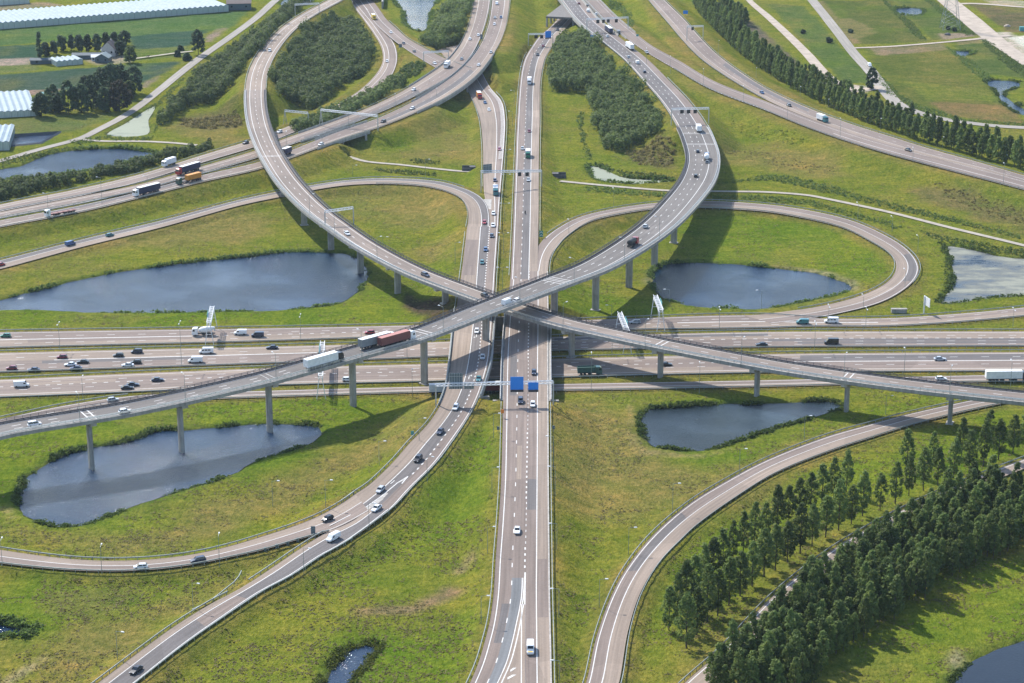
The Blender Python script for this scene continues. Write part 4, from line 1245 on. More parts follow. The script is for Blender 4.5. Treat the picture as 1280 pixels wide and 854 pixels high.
GR = [
    ('rc_s', L_(-.7), 'steel guard rail along the left side of the central road below the blue signs', 'rc', None, (627, 505), None),
    ('rc_m', R_(-.7), 'steel guard rail along the right side of the central road below the blue signs', None, None, (687, 505), None),
    ('rc_n', L_(-.7), 'steel guard rail left of the central road between the far underpass and the flyovers', None, None, (660, 60), (640, 345)),
    ('rc_n', R_(-.7), 'steel guard rail right of the central road beside the far wood', None, None, (688, 58), (673, 290)),
    ('rl_n', L_(-.7), 'steel guard rail left of the pale hatched shoulder above the left loop', None, None, (586, 115), (604, 236)),
    ('rl_n', R_(-.8), 'steel guard rail at the median side of the left carriageway behind the flyovers', None, None, (613, 112), None),
    ('rl', R_(-.7), 'steel guard rail on the outside of the left carriageway from median to lower left split', None, None, (620, 300), (432, 681)),
    ('rl', L_(-.7), 'steel guard rail on the grass bank left of the curving carriageway under the gantry', None, None, (585, 290), (430, 628)),
    ('br_w', L_(-.7), 'steel guard rail on the upper side of the branch leaving at the left edge', None, None, None, None),
    ('br_w', R_(-.7), 'steel guard rail on the lower side of the branch leaving at the left edge', None, None, (411, 665), None),
    ('br_s', R_(-.7), 'steel guard rail on the right side of the branch running to the bottom left corner', None, None, (432, 680), None),
    ('br_s', L_(-.7), 'short steel guard rail between the two branches next to the blue nose sign', None, None, (408, 668), (318, 725)),
    ('br_s', L_(-.8), 'steel guard rail left of the bottom left branch below the bent rail end', None, None, (298, 738), None),
    ('loop_w', L_(-.7), 'steel guard rail round the outer side of the left loop road', None, None, None, (580, 236)),
    ('loop_w', R_(-.7), 'steel guard rail round the inner side of the left loop road', None, None, (470, 231), None),
    ('loop_e', L_(-.7), 'steel guard rail round the outer side of the right loop road', None, None, (690, 292), (1130, 362)),
    ('loop_e', R_(-.7), 'steel guard rail round the inner side of the right loop road beside the round pond', None, None, None, (1015, 392)),
    ('mw_a', L_(-.9), 'steel guard rail between the motorway and the grass below both middle ponds', None, None, None, None),
    ('mw_a', R_(-1.0), 'steel guard rail on the upper median of the motorway, its top side', None, None, None, None),
    ('mw_b', L_(-1.0), 'steel guard rail on the upper median of the motorway, its lower side', None, None, None, None),
    ('mw_b', R_(-1.0), 'steel guard rail on the main median of the motorway, its top side', None, None, None, None),
    ('mw_c', L_(-1.0), 'steel guard rail on the main median of the motorway, its lower side', None, None, None, None),
    ('mw_c', R_(-1.2), 'steel guard rail on the grass strip below the third motorway carriageway', None, None, None, None),
    ('mw_d', R_(-.8), 'steel guard rail below the lowest motorway carriageway', None, None, (60, 520), None),
    ('mw_d', L_(-.8), 'steel guard rail above the slip road that dips behind the lower left flyover deck', None, None, None, (162, 494)),
    ('hw_a', L_(-.7), 'steel guard rail behind the uppermost lane at the far left', None, None, None, (320, 175)),
    ('hw_b', L_(-.7), 'steel guard rail on the upper side of the far left highway', None, None, None, None),
    ('hw_b', R_(-.7), 'steel guard rail between the two carriageways of the far left highway', None, None, None, None),
    ('hw_c', R_(-.7), 'steel guard rail on the lower side of the far left highway', None, None, None, None),
    ('hw_c', L_(-.7), 'steel guard rail on the inner side of the lower far left carriageway', None, None, None, None),
    ('hw_f', R_(-.7), 'steel guard rail on the right of the far slip road beside the lily pond', None, None, (482, 24), None),
    ('e_merge', L_(-.7), 'steel guard rail on the lower side of the far right embankment road', None, None, (845, 87), None),
    ('e_ramp', R_(-.7), 'steel guard rail in front of the far right row of poplars', None, None, None, None),
    ('e_ramp', L_(-.7), 'steel guard rail on the left of the far right slip road', None, None, None, (957, 125)),
    ('se_a', L_(-.7), 'steel guard rail on the left side of the lower right slip road', None, None, None, (1240, 494)),
    ('se_a', R_(-.7), 'steel guard rail on the right side of the lower right slip road', None, None, None, (1250, 506)),
    ('se_b', L_(-.7), 'steel guard rail between the lower right poplars and the narrow road', None, None, None, None),
]
for key, spec, lab, _, _, a, b in GR:
    r = RD[key]
    far = np.mean(r.px[:, 1]) < 200
    guard_rail(key, spec, lab, r.s_at(*a) if a else None, r.s_at(*b) if b else None, 6.0 if far else 3.4)
# the loose bent rail end between the branches
RD['bent'] = Road([(302, 716, 2.0, 1), (296, 727, 2.1, 1), (284, 737, 2.2, 1), (262, 754, 2.2, 1), (240, 765, 2.1, 1)])
guard_rail('bent', F(.5), 'bent end of a steel guard rail on the grass between the two lower left branches', z0=0.0)


# ------------------------------------------------------------------ flyovers
def deck(root, org, r, depth=2.4, lo=None):
    mb = MB()
    rings = []
    for a, u, w in zip(r.L, r.u, r.w):
        pr = [(0, .10), (0, -.95), (w * .27, -1.25), (w * .32, -depth), (w * .68, -depth), (w * .73, -1.25), (w, -.95), (w, .10)]
        rings.append([(a[0] + u[0] * x, a[1] + u[1] * x, a[2] + z) for x, z in pr])
    mb.loft(rings)
    o = mb.build('deck', 'conc', root, org)
    kb = MB()
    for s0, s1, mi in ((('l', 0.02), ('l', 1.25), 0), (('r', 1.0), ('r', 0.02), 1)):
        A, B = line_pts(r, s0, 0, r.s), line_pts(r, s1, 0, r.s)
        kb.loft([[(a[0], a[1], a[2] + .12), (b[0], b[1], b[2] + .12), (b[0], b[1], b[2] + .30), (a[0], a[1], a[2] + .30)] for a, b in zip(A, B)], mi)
    kb.build('kerb', ['conc_d', 'conc_l'], root, org)  # far kerb coloured dark for rail shade, near kerb pale for sunlight
    return o


def parapet(root, org, r, spec, mat, post=2.6, h=1.15):
    q = np.linspace(0, r.s[-1], max(2, int(r.s[-1] / 4)))
    P = line_pts(r, spec, 0, q)
    U = np.stack([np.interp(q, r.s, r.u[:, i]) for i in range(3)], 1)
    mb = MB()
    for z0, z1 in ((.55, .65), (.82, .92), (h - .03, h + .1)):
        mb.loft([[(*(p - u * .05)[:2], p[2] + .25 + z0), (*(p + u * .05)[:2], p[2] + .25 + z0), (*(p + u * .05)[:2], p[2] + .25 + z1), (*(p - u * .05)[:2], p[2] + .25 + z1)] for p, u in zip(P, U)])
    q = np.arange(.5, r.s[-1], post)
    ang = np.interp(q, r.s, np.unwrap(np.arctan2(r.t[:, 1], r.t[:, 0])))
    for p, a in zip(line_pts(r, spec, 0, q), ang):
        mb.box((p[0], p[1], p[2] + .27 + h / 2), (.12, .12, h), a)
    mb.build('parapet', mat, root, org)


def pier(root, org, r, x, y, width, depth=1.5, cap=5.0, dk=2.4, drop=0.0):
    """column under the deck at the photo pixel x, y of its foot"""
    i = r.near(x, y - 52)
    foot = on_ground(x, y)
    d = np.hypot(r.mid[:, 0] - foot[0], r.mid[:, 1] - foot[1])
    i = int(np.argmin(d))
    c = r.mid[i]
    a = atan2(r.u[i][1], r.u[i][0])
    z1 = c[2] - dk
    z0 = float(gh(c[0], c[1])) - .5
    p = MB()
    n = 14
    rings = []
    for z in (min(z0, WZ - 1.0) if z0 < 0 else z0, z1):
        ring = []
        for k in range(n):
            t = 2 * pi * k / n
            x_, y_ = width / 2 * np.sign(cos(t)) * abs(cos(t)) ** .6, depth / 2 * np.sign(sin(t)) * abs(sin(t)) ** .6
            ring.append((c[0] + x_ * cos(a) - y_ * sin(a), c[1] + x_ * sin(a) + y_ * cos(a), z))
        rings.append(ring)
    p.loft(rings)
    po = p.build('pier', 'conc', root, org)
    cm = MB()
    cm.box((c[0], c[1], c[2] - 1.72), (min(r.w[i] - 1.0, cap * 2), depth + .6, 1.2), a)
    co = cm.build('pier_cap', 'conc_l', po, org)
    co.location = (0, 0, 0)
    if z0 > WZ + .3:
        fm = MB()
        fm.box((c[0], c[1], z0 + .42), (width + .9, depth + 1.0, .5), a)
        fm.build('footing', 'conc_l', po, org)
    return po


def flyover(key, i0, i1, label, piers, fracs, width, mat='deckroad'):
    r = rsub(RD[key], i0, i1)
    org = tuple(r.mid[len(r.s) // 2] * (1, 1, 0))
    root = empty('flyover', org)
    tag(root, label, 'flyover')
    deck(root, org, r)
    surface(key, 'roadway', [(L_(1.25), F(.5), mat), (F(.5), R_(1.0), mat)],
            [(F(*f), W1, st) for f, st in fracs], .16, root, org, rd=r)
    parapet(root, org, r, L_(.18), 'shaded_rail')  # far side darkened by colour as if backlit; near side plain steel
    parapet(root, org, r, R_(.18), 'galv')
    guard_rail(key, L_(1.35), None, rd=r, parent=root, origin=org, post=2.2, z0=.2, mat='shaded_rail')  # same painted shade on the far guard rail
    guard_rail(key, R_(1.1), None, rd=r, parent=root, origin=org, post=2.8, z0=.2, mat='galv')
    jm = MB()
    for x, y in piers:
        foot = on_ground(x, y)
        pier(root, org, r, x, y, width)
    return root, r, org


ra = RD['fly_a']
ia = int(np.where(FREE['fly_a'] & (ra.px[:, 1] > 100))[0].max()) + 1
fa, ra_s, orga = flyover('fly_a', 0, ia, 'higher concrete flyover with three lanes, sweeping from the lower left edge to the upper right',
                   [(111, 590), (229, 568), (342, 545), (446, 509), (538.5, 482), (626, 452), (689, 412), (749.5, 388), (794.5, 362), (829, 338), (853.5, 305)],
                   [((.17, .17, .155, .12, .11), SL), ((.40, .40, .36, .30, .30), DS), ((.62, .62, .56, .49, .49), DS), ((.85, .85, .78, .68, .68), SL)], 3.0)
rb = RD['fly_b']
ib = int(np.where(FREE['fly_b'])[0].min())
fb, rb_s, orgb = flyover('fly_b', ib, len(rb.s), 'lower concrete flyover, from the upper left passing beneath the other deck to the right edge',
                   [(356, 245), (380, 282), (408, 316), (446.5, 345), (492, 367), (553, 383), (712.5, 446), (820, 475), (934, 501), (1057, 517), (1187, 532)],
                   [((.24, .24, .2, .17, .17), SL), ((.5, .5, .5, .48, .48), DS), ((.74, .74, .78, .8, .8), SL)], 2.9, 'deckroad_b')
# expansion joints: paired pale strips across the decks
for root, org, r, spots in ((fa, orga, ra_s, ((105, 520), (335, 470), (330, 472), (530, 415), (690, 353), (702, 350), (868, 168), (872, 182))), (fb, orgb, rb_s, ((823, 429), (1060, 471), (340, 196)))):
    for x, y in spots:
        jm = MB()
        s = r.s_at(x, y)
        for ds in (-1.1, 1.1):
            q = np.array([s + ds - .22, s + ds + .22])
            ribbon(jm, line_pts(r, L_(1.5), 0, q), line_pts(r, R_(1.3), 0, q), .16 + .012)
        jm.build('expansion_joint', 'white', root, org)

# the rest of both roads on their embankments
i2 = int(np.where(~FREE['fly_a'] & (ra.px[:, 1] < 158))[0].max()) + 1
r2 = rsub(ra, ia - 1, len(ra.s))
RD['fa_n'] = r2
fr = [((.11,), SL), ((.30,), DS), ((.49,), DS), ((.68,), SL)]
surface('fa_n', 'motorway', [(L_(.6), F(.11), 'asph_l'), (F(.11), F(.68), 'asph_d'), (F(.68), R_(.6), 'asph')], [(F(.11), W1, SL), (F(.30), W1, DS), (F(.49), W1, DS), (F(.68), W1, SL)], z0=.16)
SURF_Z['fa_n'] = .16
guard_rail('fa_n', L_(.2), 'steel guard rail left of the far motorway beside the wood', post=5)
guard_rail('fa_n', R_(.2), 'steel guard rail right of the far motorway between the two gantries', None, r2.s_at(815, 100), post=5)
r3 = rsub(rb, 0, ib + 1)
RD['fb_n'] = r3
surface('fb_n', 'motorway', [(L_(.6), R_(.6), 'asph_l')], [(F(.24), W1, SL), (F(.5), W1, DS), (F(.74), W1, SL)], z0=.16)
guard_rail('fb_n', L_(.2), 'steel guard rail right of the far flyover approach next to the oval wood', post=5)
guard_rail('fb_n', R_(.2), 'steel guard rail left of the far flyover approach above the long wood strip', post=5)


# ------------------------------------------------------------------ bridges carrying the central roads over the motorway, and others
def span(keys, a, b, label, name='road_bridge', depth=1.6, walls=True, ext=1.2, cat='bridge', sides=(-1, 1)):
    """plain deck under stretches of road between photo rows a..b with end walls"""
    root = None
    for key, lo, hi in keys:
        r0 = RD[key]
        m = np.where(smask(r0, a, b, lo, hi))[0]
        r = rsub(r0, m.min(), m.max() + 1)
        if root is None:
            org = tuple(r.mid[len(r.s) // 2] * (1, 1, 0))
            root = empty(name, org)
            tag(root, label, cat)
        mb = MB()
        rings = []
        for l, rr, u in zip(r.L, r.R, r.u):
            p, q = l - u * ext, rr + u * ext
            rings.append([(p[0], p[1], l[2] - .04), (p[0], p[1], l[2] - depth), (q[0], q[1], l[2] - depth), (q[0], q[1], l[2] - .04)])
        mb.loft(rings)
        mb.build('deck', 'conc', root, org)
        for sg, base in ((-1, r.L), (1, r.R)):
            if sg not in sides:
                continue
            em = MB()
            rings = []
            for p, u in zip(base, r.u):
                p0, p1 = p + u * sg * (ext - .45), p + u * sg * (ext + .02)
                rings.append([(p0[0], p0[1], p[2] - .1), (p1[0], p1[1], p[2] - .1), (p1[0], p1[1], p[2] + .55), (p0[0], p0[1], p[2] + .55)])
            em.loft(rings)
            em.build('edge_beam', 'conc_l', root, org)
            parapet(root, org, r, ('l' if sg < 0 else 'r', -ext + .2), 'galv', 3.0, .75)
        if walls:
            for i in (1, len(r.s) - 2):
                wm = MB()
                c, u, w = r.mid[i], r.u[i], r.w[i]
                wm.box((c[0], c[1], (c[2] - depth) / 2 - .4), (w + 2 * ext + 5, 1.2, c[2] - depth + .8), atan2(u[1], u[0]))
                wm.build('abutment', 'conc', root, org)
            if len(r.s) > 12:
                i = len(r.s) // 2
                c, u, w = r.mid[i], r.u[i], r.w[i]
                for kk in (.12, .37, .63, .88):
                    wm = MB()
                    p = r.L[i] + u * w * kk
                    wm.bar((p[0], p[1], -.5), (p[0], p[1], c[2] - depth + .05), .55, n=10)
                    wm.build('column', 'conc', root, org)
    return root


span([('rc_s', None, None)], 386, 503, 'concrete bridge carrying the left lanes of the central road over the motorway', depth=1.5, sides=(-1,))
span([('rc_m', None, None)], 386, 503, 'concrete bridge carrying the right lanes of the central road over the motorway', depth=1.52, sides=(1,))
span([('rl', None, None)], 386, 503, 'concrete bridge carrying the left curving carriageway over the motorway', depth=1.5)
span([('hw_c', 515, 625)], 62, 142, 'curved concrete bridge of the lower far left carriageway over the road with the hatched shoulder', depth=1.6)
span([('hw_b', 515, 600)], 62, 120, 'curved concrete bridge of the upper far left carriageway next to the white truck', depth=1.58)
span([('hw_c', 392, 466)], 0, 300, 'short concrete bridge of the far left highway over the narrow path', depth=1.3)
span([('hw_b', 372, 444)], 0, 300, 'short concrete bridge of the upper far left carriageway beside the hedge', depth=1.3)
r_ = RD['fa_n']
span([('fa_n', None, None), ('e_merge', None, None)], -30, 46, 'wide concrete bridge of the far motorway over the underpass', depth=1.7, walls=False, ext=.6)

# mouth of the far underpass: triangular roof slab on columns with a side wall
org = tuple(at(697, 38, 0.2))
root = empty('underpass_portal', org)
tag(root, 'concrete underpass portal with triangular roof slab beside the far motorway', 'underpass')
mb = MB()
zr = 7.6
tri = [at(682.3, 20.5, zr), at(718, 22.2, zr), at(728, 24, zr), at(712, -2, zr), at(702.5, 5, zr)]
mb.loft([[(p[0], p[1], zr - 1.3) for p in tri], [(p[0], p[1], zr) for p in tri]])
mb.build('roof_slab', 'conc_m', root, org)
for x, y in ((683.6, 33.5), (688.5, 29), (692.5, 26), (695.5, 23.5)):
    mb = MB()
    p = at(x, y, 0.1)
    mb.box((p[0], p[1], 3.1), (1.1, 1.1, 6.4), 0.3)
    mb.build('column', 'conc', root, org)
mb = MB()
p, q = at(716.5, 34.5, .1), at(722, 8, .1)
d = q - p
mb.box(((p[0] + q[0]) / 2, (p[1] + q[1]) / 2, 3.1), (1.4, np.linalg.norm(d[:2]), 6.4), atan2(d[1], d[0]) - pi / 2)
mb.build('side_wall', 'conc', root, org)
mb = MB()
p, q = at(716.5, 34.5, .1), at(725.5, 33.5, .1)
d = q - p
mb.box(((p[0] + q[0]) / 2, (p[1] + q[1]) / 2, 3.1), (np.linalg.norm(d[:2]), 1.2, 6.4), atan2(d[1], d[0]))
mb.build('side_wall', 'conc', root, org)

# overpass at the very top left, over the far slip road
org = tuple(at(470, 8, 0.2))
root = empty('road_bridge', org)
tag(root, 'concrete overpass at the top edge above the far slip road with the yellow truck', 'bridge')
mb = MB()
p, q = at(428, -6, 7.2), at(484, -16, 7.2)
d = q - p
mb.box(((p[0] + q[0]) / 2, (p[1] + q[1]) / 2, 6.3), (np.linalg.norm(d[:2]) + 4, 16, 1.7), atan2(d[1], d[0]))
mb.build('deck', 'conc', root, org)
for (x0, y0), (x1, y1) in (((425, 14), (440, 12)), ((478, 11), (480.5, -14)), ((440.5, 12), (427, -12))):
    mb = MB()
    p, q = at(x0, y0, 0), at(x1, y1, 0)
    d = q - p
    mb.box(((p[0] + q[0]) / 2, (p[1] + q[1]) / 2, 2.7), (np.linalg.norm(d[:2]), 1.2, 5.5), atan2(d[1], d[0]))
    mb.build('abutment', 'conc', root, org)

# tunnel mouths of the cycle path
for (x, y, lab) in ((702, 221.5, 'dark concrete tunnel mouth of the path on the right bank of the central road'), (583, 213, 'dark concrete tunnel mouth of the path left of the hatched shoulder')):
    p = at(x, y, 0)
    root = empty('tunnel_mouth', p)
    tag(root, lab, 'tunnel mouth')
    sg = 1 if x > 640 else -1
    for dy, h in ((1.9, 2.6), (-1.9, 2.0)):
        mb = MB()
        mb.box((p[0] - sg * 1.0, p[1] + dy, h / 2 - .4), (6.5, .35, h), 0)
        mb.build('side_wall', 'conc_d', root, tuple(p))
    mb = MB()
    mb.box((p[0] - sg * 3.2, p[1], 2.05), (3.2, 4.2, .3), 0)
    mb.build('roof_slab', 'conc_d', root, tuple(p))
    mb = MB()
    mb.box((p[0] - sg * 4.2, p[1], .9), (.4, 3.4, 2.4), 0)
    mb.build('opening_shade', 'black', root, tuple(p))  # solid black block painted as the shade inside the tunnel


# ------------------------------------------------------------------ vegetation
def quad_cloud(c, nrm, size, rng, aspect=1.0):
    """one quad per row of c, facing nrm with a random roll"""
    n = len(c)
    nrm = nrm / (np.linalg.norm(nrm, axis=1)[:, None] + 1e-9)
    a = rng.normal(size=(n, 3))
    u = np.cross(nrm, a)
    u /= np.linalg.norm(u, axis=1)[:, None] + 1e-9
    w = np.cross(nrm, u)
    s = (size * (0.6 + 0.8 * rng.random(n)))[:, None] / 2
    v = np.stack([c - u * s - w * s * aspect, c + u * s - w * s * aspect, c + u * s * .7 + w * s * aspect, c - u * s * .7 + w * s * aspect], 1).reshape(-1, 3)
    return v, np.arange(4 * n).reshape(n, 4)


def crown_points(rng, nclump, per, z0, z1, rad, shape, cr=.9):
    C, Nn = [], []
    for _ in range(nclump):
        t = rng.random() ** .85
        rr = rad * shape(t)
        a = rng.random() * 2 * pi
        k = rr * (0.35 + 0.65 * rng.random() ** .5)
        c = np.array((k * cos(a), k * sin(a), z0 + (z1 - z0) * t))
        d = rng.normal(size=(per, 3))
        d /= np.linalg.norm(d, axis=1)[:, None]
        p = c + d * (cr * (.45 + .6 * rng.random(per)))[:, None] * np.array((1, 1, .85))
        C.append(p)
        Nn.append(d + rng.normal(size=(per, 3)) * .5 + np.array((-.15, .2, .7)))
    return np.vstack(C), np.vstack(Nn)


def make_tree(name, seed, h, rad, z0, shape, nclump, per, leaf, size, mat, trunk_r=.22, cr=.9, limbs=9):
    rng = np.random.default_rng(seed)
    root = empty(name)
    c, n = crown_points(rng, nclump, per, z0, h - .5, rad, shape, cr)
    v, f = quad_cloud(c, n, np.full(len(c), leaf), rng)
    np_mesh('crown', v, f, mat, root)
    mb = MB()
    mb.bar((0, 0, -.4), (.1, .05, h * .5), trunk_r, n=7, r2=trunk_r * .6)
    mb.bar((.1, .05, h * .5), (0, 0, h * .93), trunk_r * .6, n=6, r2=.03)
    for k in range(limbs):
        zt = z0 + (h - z0) * (.05 + .75 * k / limbs)
        a = k * 2.4
        rr = rad * shape(min(1, (zt + .8 - z0) / (h - z0))) * .8
        mb.bar((0, 0, zt - .6), (rr * cos(a), rr * sin(a), zt + .9), trunk_r * .32, n=4, r2=.02)
    mb.build('trunk', 'bark', root)
    return root


pop_shape = lambda t: (min(1, .50 + 1.6 * t) * (1 - max(0, t - .42) / .60) ** .62) if t < 1 else 0.05
wood_shape = lambda t: (min(1, .55 + 2.0 * t) * (1 - max(0, t - .4) / .63) ** .6) if t < 1 else 0.1
round_shape = lambda t: max(.1, (1 - (2 * t - .9) ** 2 * .85)) ** .5 if t < .99 else .1


def tree_set(name, protos, places, label, cat, group, smin=.85, smax=1.15, seed=1):
    """places: ground points; labels may be a list"""
    rng = np.random.default_rng(seed)
    used = set()
    for i, p in enumerate(places):
        k = i % len(protos)
        if k in used:
            o = copy_tree(protos[k])
        else:
            o = protos[k]
            used.add(k)
        s = smin + (smax - smin) * rng.random()
        o.location = tuple(float(c) for c in p)
        o.rotation_euler = (0, 0, rng.random() * 6.28)
        o.scale = (s * (.72 + .32 * rng.random()), s * (.72 + .32 * rng.random()), s * (.90 + .18 * rng.random()))
        tag(o, label[i] if isinstance(label, list) else label, cat, group)


# poplars between the lower right roads: a front row with bare trunks and a second row behind it
front = [(858, 810), (871, 794), (884, 778), (897, 770), (911, 757), (925, 745), (940, 733), (955, 721), (969, 713), (984, 703), (1000, 692), (1015, 682), (1032, 672), (1048, 663), (1064, 655),
         (1078, 645), (1100, 638), (1119, 630), (1136, 620), (1154, 613), (1172, 607), (1192, 598), (1211, 590), (1229, 583), (1248, 575), (1266, 567), (1284, 559)]
back = [(836, 788), (846, 774), (857, 760), (868, 747), (879, 735), (891, 724), (903, 713), (916, 702), (929, 692), (943, 682), (957, 673), (971, 664), (985, 655), (999, 647), (1013, 639), (1027, 631), (1042, 623), (1058, 615),
        (1133, 590), (1166, 580), (1202, 570), (1236, 556)]
pp = [make_tree('poplar_tree', 40 + k, 15.5, 2.75, 2.6, pop_shape, 95, 17, .45, 0, 'leaf', .24, .78, 12) for k in range(4)]
tree_set('poplar_tree', pp, [on_ground(x, y) for x, y in front], 'slim dark poplar with bare trunk in the front row beside the narrow lower right road', 'tree', 'front row of poplars by the narrow road', .84, 1.08, 4)
pq = [make_tree('poplar_tree', 50 + k, 15, 2.7, 2.2, pop_shape, 95, 17, .45, 0, 'leaf', .22, .78, 12) for k in range(3)]
tree_set('poplar_tree', pq, [on_ground(x, y) for x, y in back], 'slim dark poplar in the back row facing the lower right slip road', 'tree', 'back row of poplars by the slip road', .80, 1.02, 5)


def along(pts, spacing, jitter=0.0, seed=0):
    rng = np.random.default_rng(seed)
    P = np.array([on_ground(x, y) for x, y in pts])
    s = np.concatenate([[0], np.cumsum(np.linalg.norm(np.diff(P, axis=0), axis=1))])
    q = np.arange(0, s[-1], spacing)
    X = np.stack([np.interp(q, s, P[:, i]) for i in range(3)], 1)
    X[:, :2] += rng.normal(size=(len(q), 2)) * jitter
    X[:, 2] = gh(X[:, 0], X[:, 1])
    return X


pr = [make_tree('poplar_tree', 60 + k, 14, 2.9, 1.6, pop_shape, 70, 15, .62, 0, 'leaf', .24, 1.05, 5) for k in range(4)]
n1 = along([(868, 8), (890, 34), (915, 58), (945, 82), (985, 107), (1030, 130), (1080, 152), (1122, 166), (1162, 180), (1210, 193), (1260, 207), (1300, 218)], 6.0, .5, 1)
n2 = along([(876, 0), (898, 25), (922, 49), (952, 73), (992, 98), (1036, 121), (1086, 143), (1128, 158), (1168, 172), (1216, 185), (1266, 199), (1306, 210)], 6.4, .6, 2)
tree_set('poplar_tree', pr, n1, 'poplar in the double far right row, front line facing the embankment road', 'tree', 'far right poplars, front line', .82, 1.08, 6)
tree_set('poplar_tree', [copy_tree(p) for p in pr], n2, 'poplar in the double far right row, rear line facing the fields', 'tree', 'far right poplars, rear line', .82, 1.08, 7)
n3 = along([(842, -30), (866, -22), (896, -2), (912, 18), (932, 34)], 6.2, .8, 3)
tree_set('poplar_tree', [copy_tree(p) for p in pr], n3, 'poplar in the third line at the top end of the far right rows', 'tree', 'far right poplars, third line', .8, 1.0, 8)

# the planted wood in the lower right corner: single trees in rows
poly = [(874, 880), (890, 852), (905, 840), (938, 810), (983, 773), (1028, 738), (1073, 706), (1118, 676), (1163, 646), (1200, 628), (1250, 606), (1300, 584), (1300, 672), (1270, 690), (1222, 705), (1195, 722), (1165, 742), (1120, 775), (1075, 806), (1035, 832), (1010, 880)]
W = np.array([on_ground(x, y)[:2] for x, y in poly])
rng = np.random.default_rng(17)
a0 = atan2(*(np.array(on_ground(1165, 652)) - np.array(on_ground(905, 838)))[[1, 0]])
G = []
for i in range(-30, 60):
    for j in range(-14, 24):
        x, y = i * 3.7, j * 4.2
        G.append((x * cos(a0) - y * sin(a0) + W[:, 0].mean(), x * sin(a0) + y * cos(a0) + W[:, 1].mean()))
G = np.array(G) + rng.normal(size=(len(G), 2)) * .75
G = G[inpoly(G[:, 0], G[:, 1], W)]
cpx = np.array([pix((x, y, 8)) for x, y in G])
G = G[(cpx[:, 1] < 885) & (cpx[:, 0] < 1310)]
G = G[np.argsort(G[:, 1])][:296]
pw = [make_tree('woodland_tree', 80 + k, 11.5 + k * .8, 2.6, 1.8, pop_shape, 85, 16, .46, 0, 'leaf', .2, .76, 9) for k in range(5)]
tree_set('woodland_tree', pw, [(x, y, float(gh(x, y))) for x, y in G], 'dark green tree in the dense planted wood filling the lower right corner', 'tree', 'trees of the planted wood in the lower right corner', .70, 1.12, 9)
print('WOODN', len(G))


# far woods: each one mass of foliage
def wood(name, poly, label, sp=3.8, h=7.0, rad=2.7, per=95, leaf=.85, seed=0, mat='leaf_w', hv=.45, cat='wood', jit=.9):
    rng = np.random.default_rng(seed)
    W = np.array([on_ground(x, y)[:2] for x, y in poly])
    lo, hi = W.min(0), W.max(0)
    gx, gy = np.meshgrid(np.arange(lo[0], hi[0], sp), np.arange(lo[1], hi[1], sp))
    G = np.stack([gx.ravel(), gy.ravel()], 1) + rng.normal(size=(gx.size, 2)) * jit
    wob = np.stack([vnoise(G[:, 0], G[:, 1], 9, 91) - .5, vnoise(G[:, 0], G[:, 1], 9, 92) - .5], 1) * (9 if h > 5 else 3)
    G = G[inpoly(G[:, 0] + wob[:, 0], G[:, 1] + wob[:, 1], W)]
    V, Q, o = [], [], 0
    for x, y in G:
        z = float(gh(x, y))
        hh = h * (1 - hv + 2 * hv * (.5 * vnoise(np.array([x]), np.array([y]), 12, 41)[0] + .5 * rng.random()))
        rr = rad * (.75 + .5 * rng.random())
        if rng.random() < .03 and h > 5:
            hh, rr = hh * 1.45, rr * 1.15
        d = rng.normal(size=(per, 3))
        d[:, 2] = d[:, 2] * .8 + .25
        d /= np.linalg.norm(d, axis=1)[:, None]
        k = (.72 + .32 * rng.random(per))[:, None]
        c = np.array((x, y, z + hh - rr * 1.15)) + d * k * np.array((rr, rr, rr * 1.2))
        low = rng.random(per) < .22
        c[low, 2] = z + rng.random(low.sum()) * (hh - rr)
        v, f = quad_cloud(c, d + rng.normal(size=d.shape) * .45 + np.array((0, 0, .6)), np.full(per, leaf), rng)
        V.append(v)
        Q.append(f + o)
        o += len(v)
    ob = np_mesh(name, np.vstack(V), np.vstack(Q), mat)
    tag(ob, label, cat, kind='stuff')
    return ob


wood('wood', [(415, 24), (440, 30), (455, 42), (461, 58), (465, 78), (455, 93), (430, 111), (405, 126), (387, 140), (370, 133), (345, 118), (346, 100), (362, 68), (388, 38)], 'oval wood of dense bushy trees inside the far left ramps', seed=1)
wood('wood', [(200, 157), (203, 148), (215, 132), (250, 98), (300, 58), (322, 44), (350, 22), (368, 6), (388, 2), (364, 22), (336, 50), (320, 68), (300, 90), (284, 116), (262, 127), (240, 136), (215, 151)], 'long strip of bushy trees between the farm lane and the far left flyover', seed=2)
wood('wood', [(531, 60), (534, 50), (545, 34), (560, 8), (590, 2), (580, 24), (570, 52), (556, 64)], 'small wood beside the lily pond at the top edge', seed=3)
wood('wood', [(697, 58), (722, 46), (737, 52), (775, 94), (792, 104), (810, 136), (825, 155), (828, 162), (760, 192), (752, 186), (738, 137), (737, 117), (690, 116), (689, 82)], 'dark two part wood between the central road and the far right flyover', seed=4, h=7.5)
wood('hedge', [(362, 169), (372, 155), (400, 144), (430, 133), (470, 114), (500, 97), (510, 100), (505, 108), (480, 122), (440, 142), (405, 155), (380, 163)], 'thick hedge of shrubs between the two far left carriageways', seed=5, h=4.6, rad=2.1, sp=3, per=60)
wood('hedge', [(-20, 256), (-20, 240), (30, 232), (62, 226), (100, 224), (125, 214), (165, 208), (200, 199), (245, 187), (268, 183), (268, 187), (245, 194), (200, 206), (165, 216), (125, 222), (60, 238), (0, 251)], 'long hedge between the farm pond and the far left highway', seed=6, h=5, rad=2.2, sp=3, per=60)
wood('scrub', [(225, 150), (240, 150), (298, 134), (303, 150), (303, 158), (260, 162), (226, 158)], 'low brownish scrub below the left flyover bend', seed=7, h=1.8, rad=1.3, sp=3, per=30, leaf=.7, mat='tallgrass')
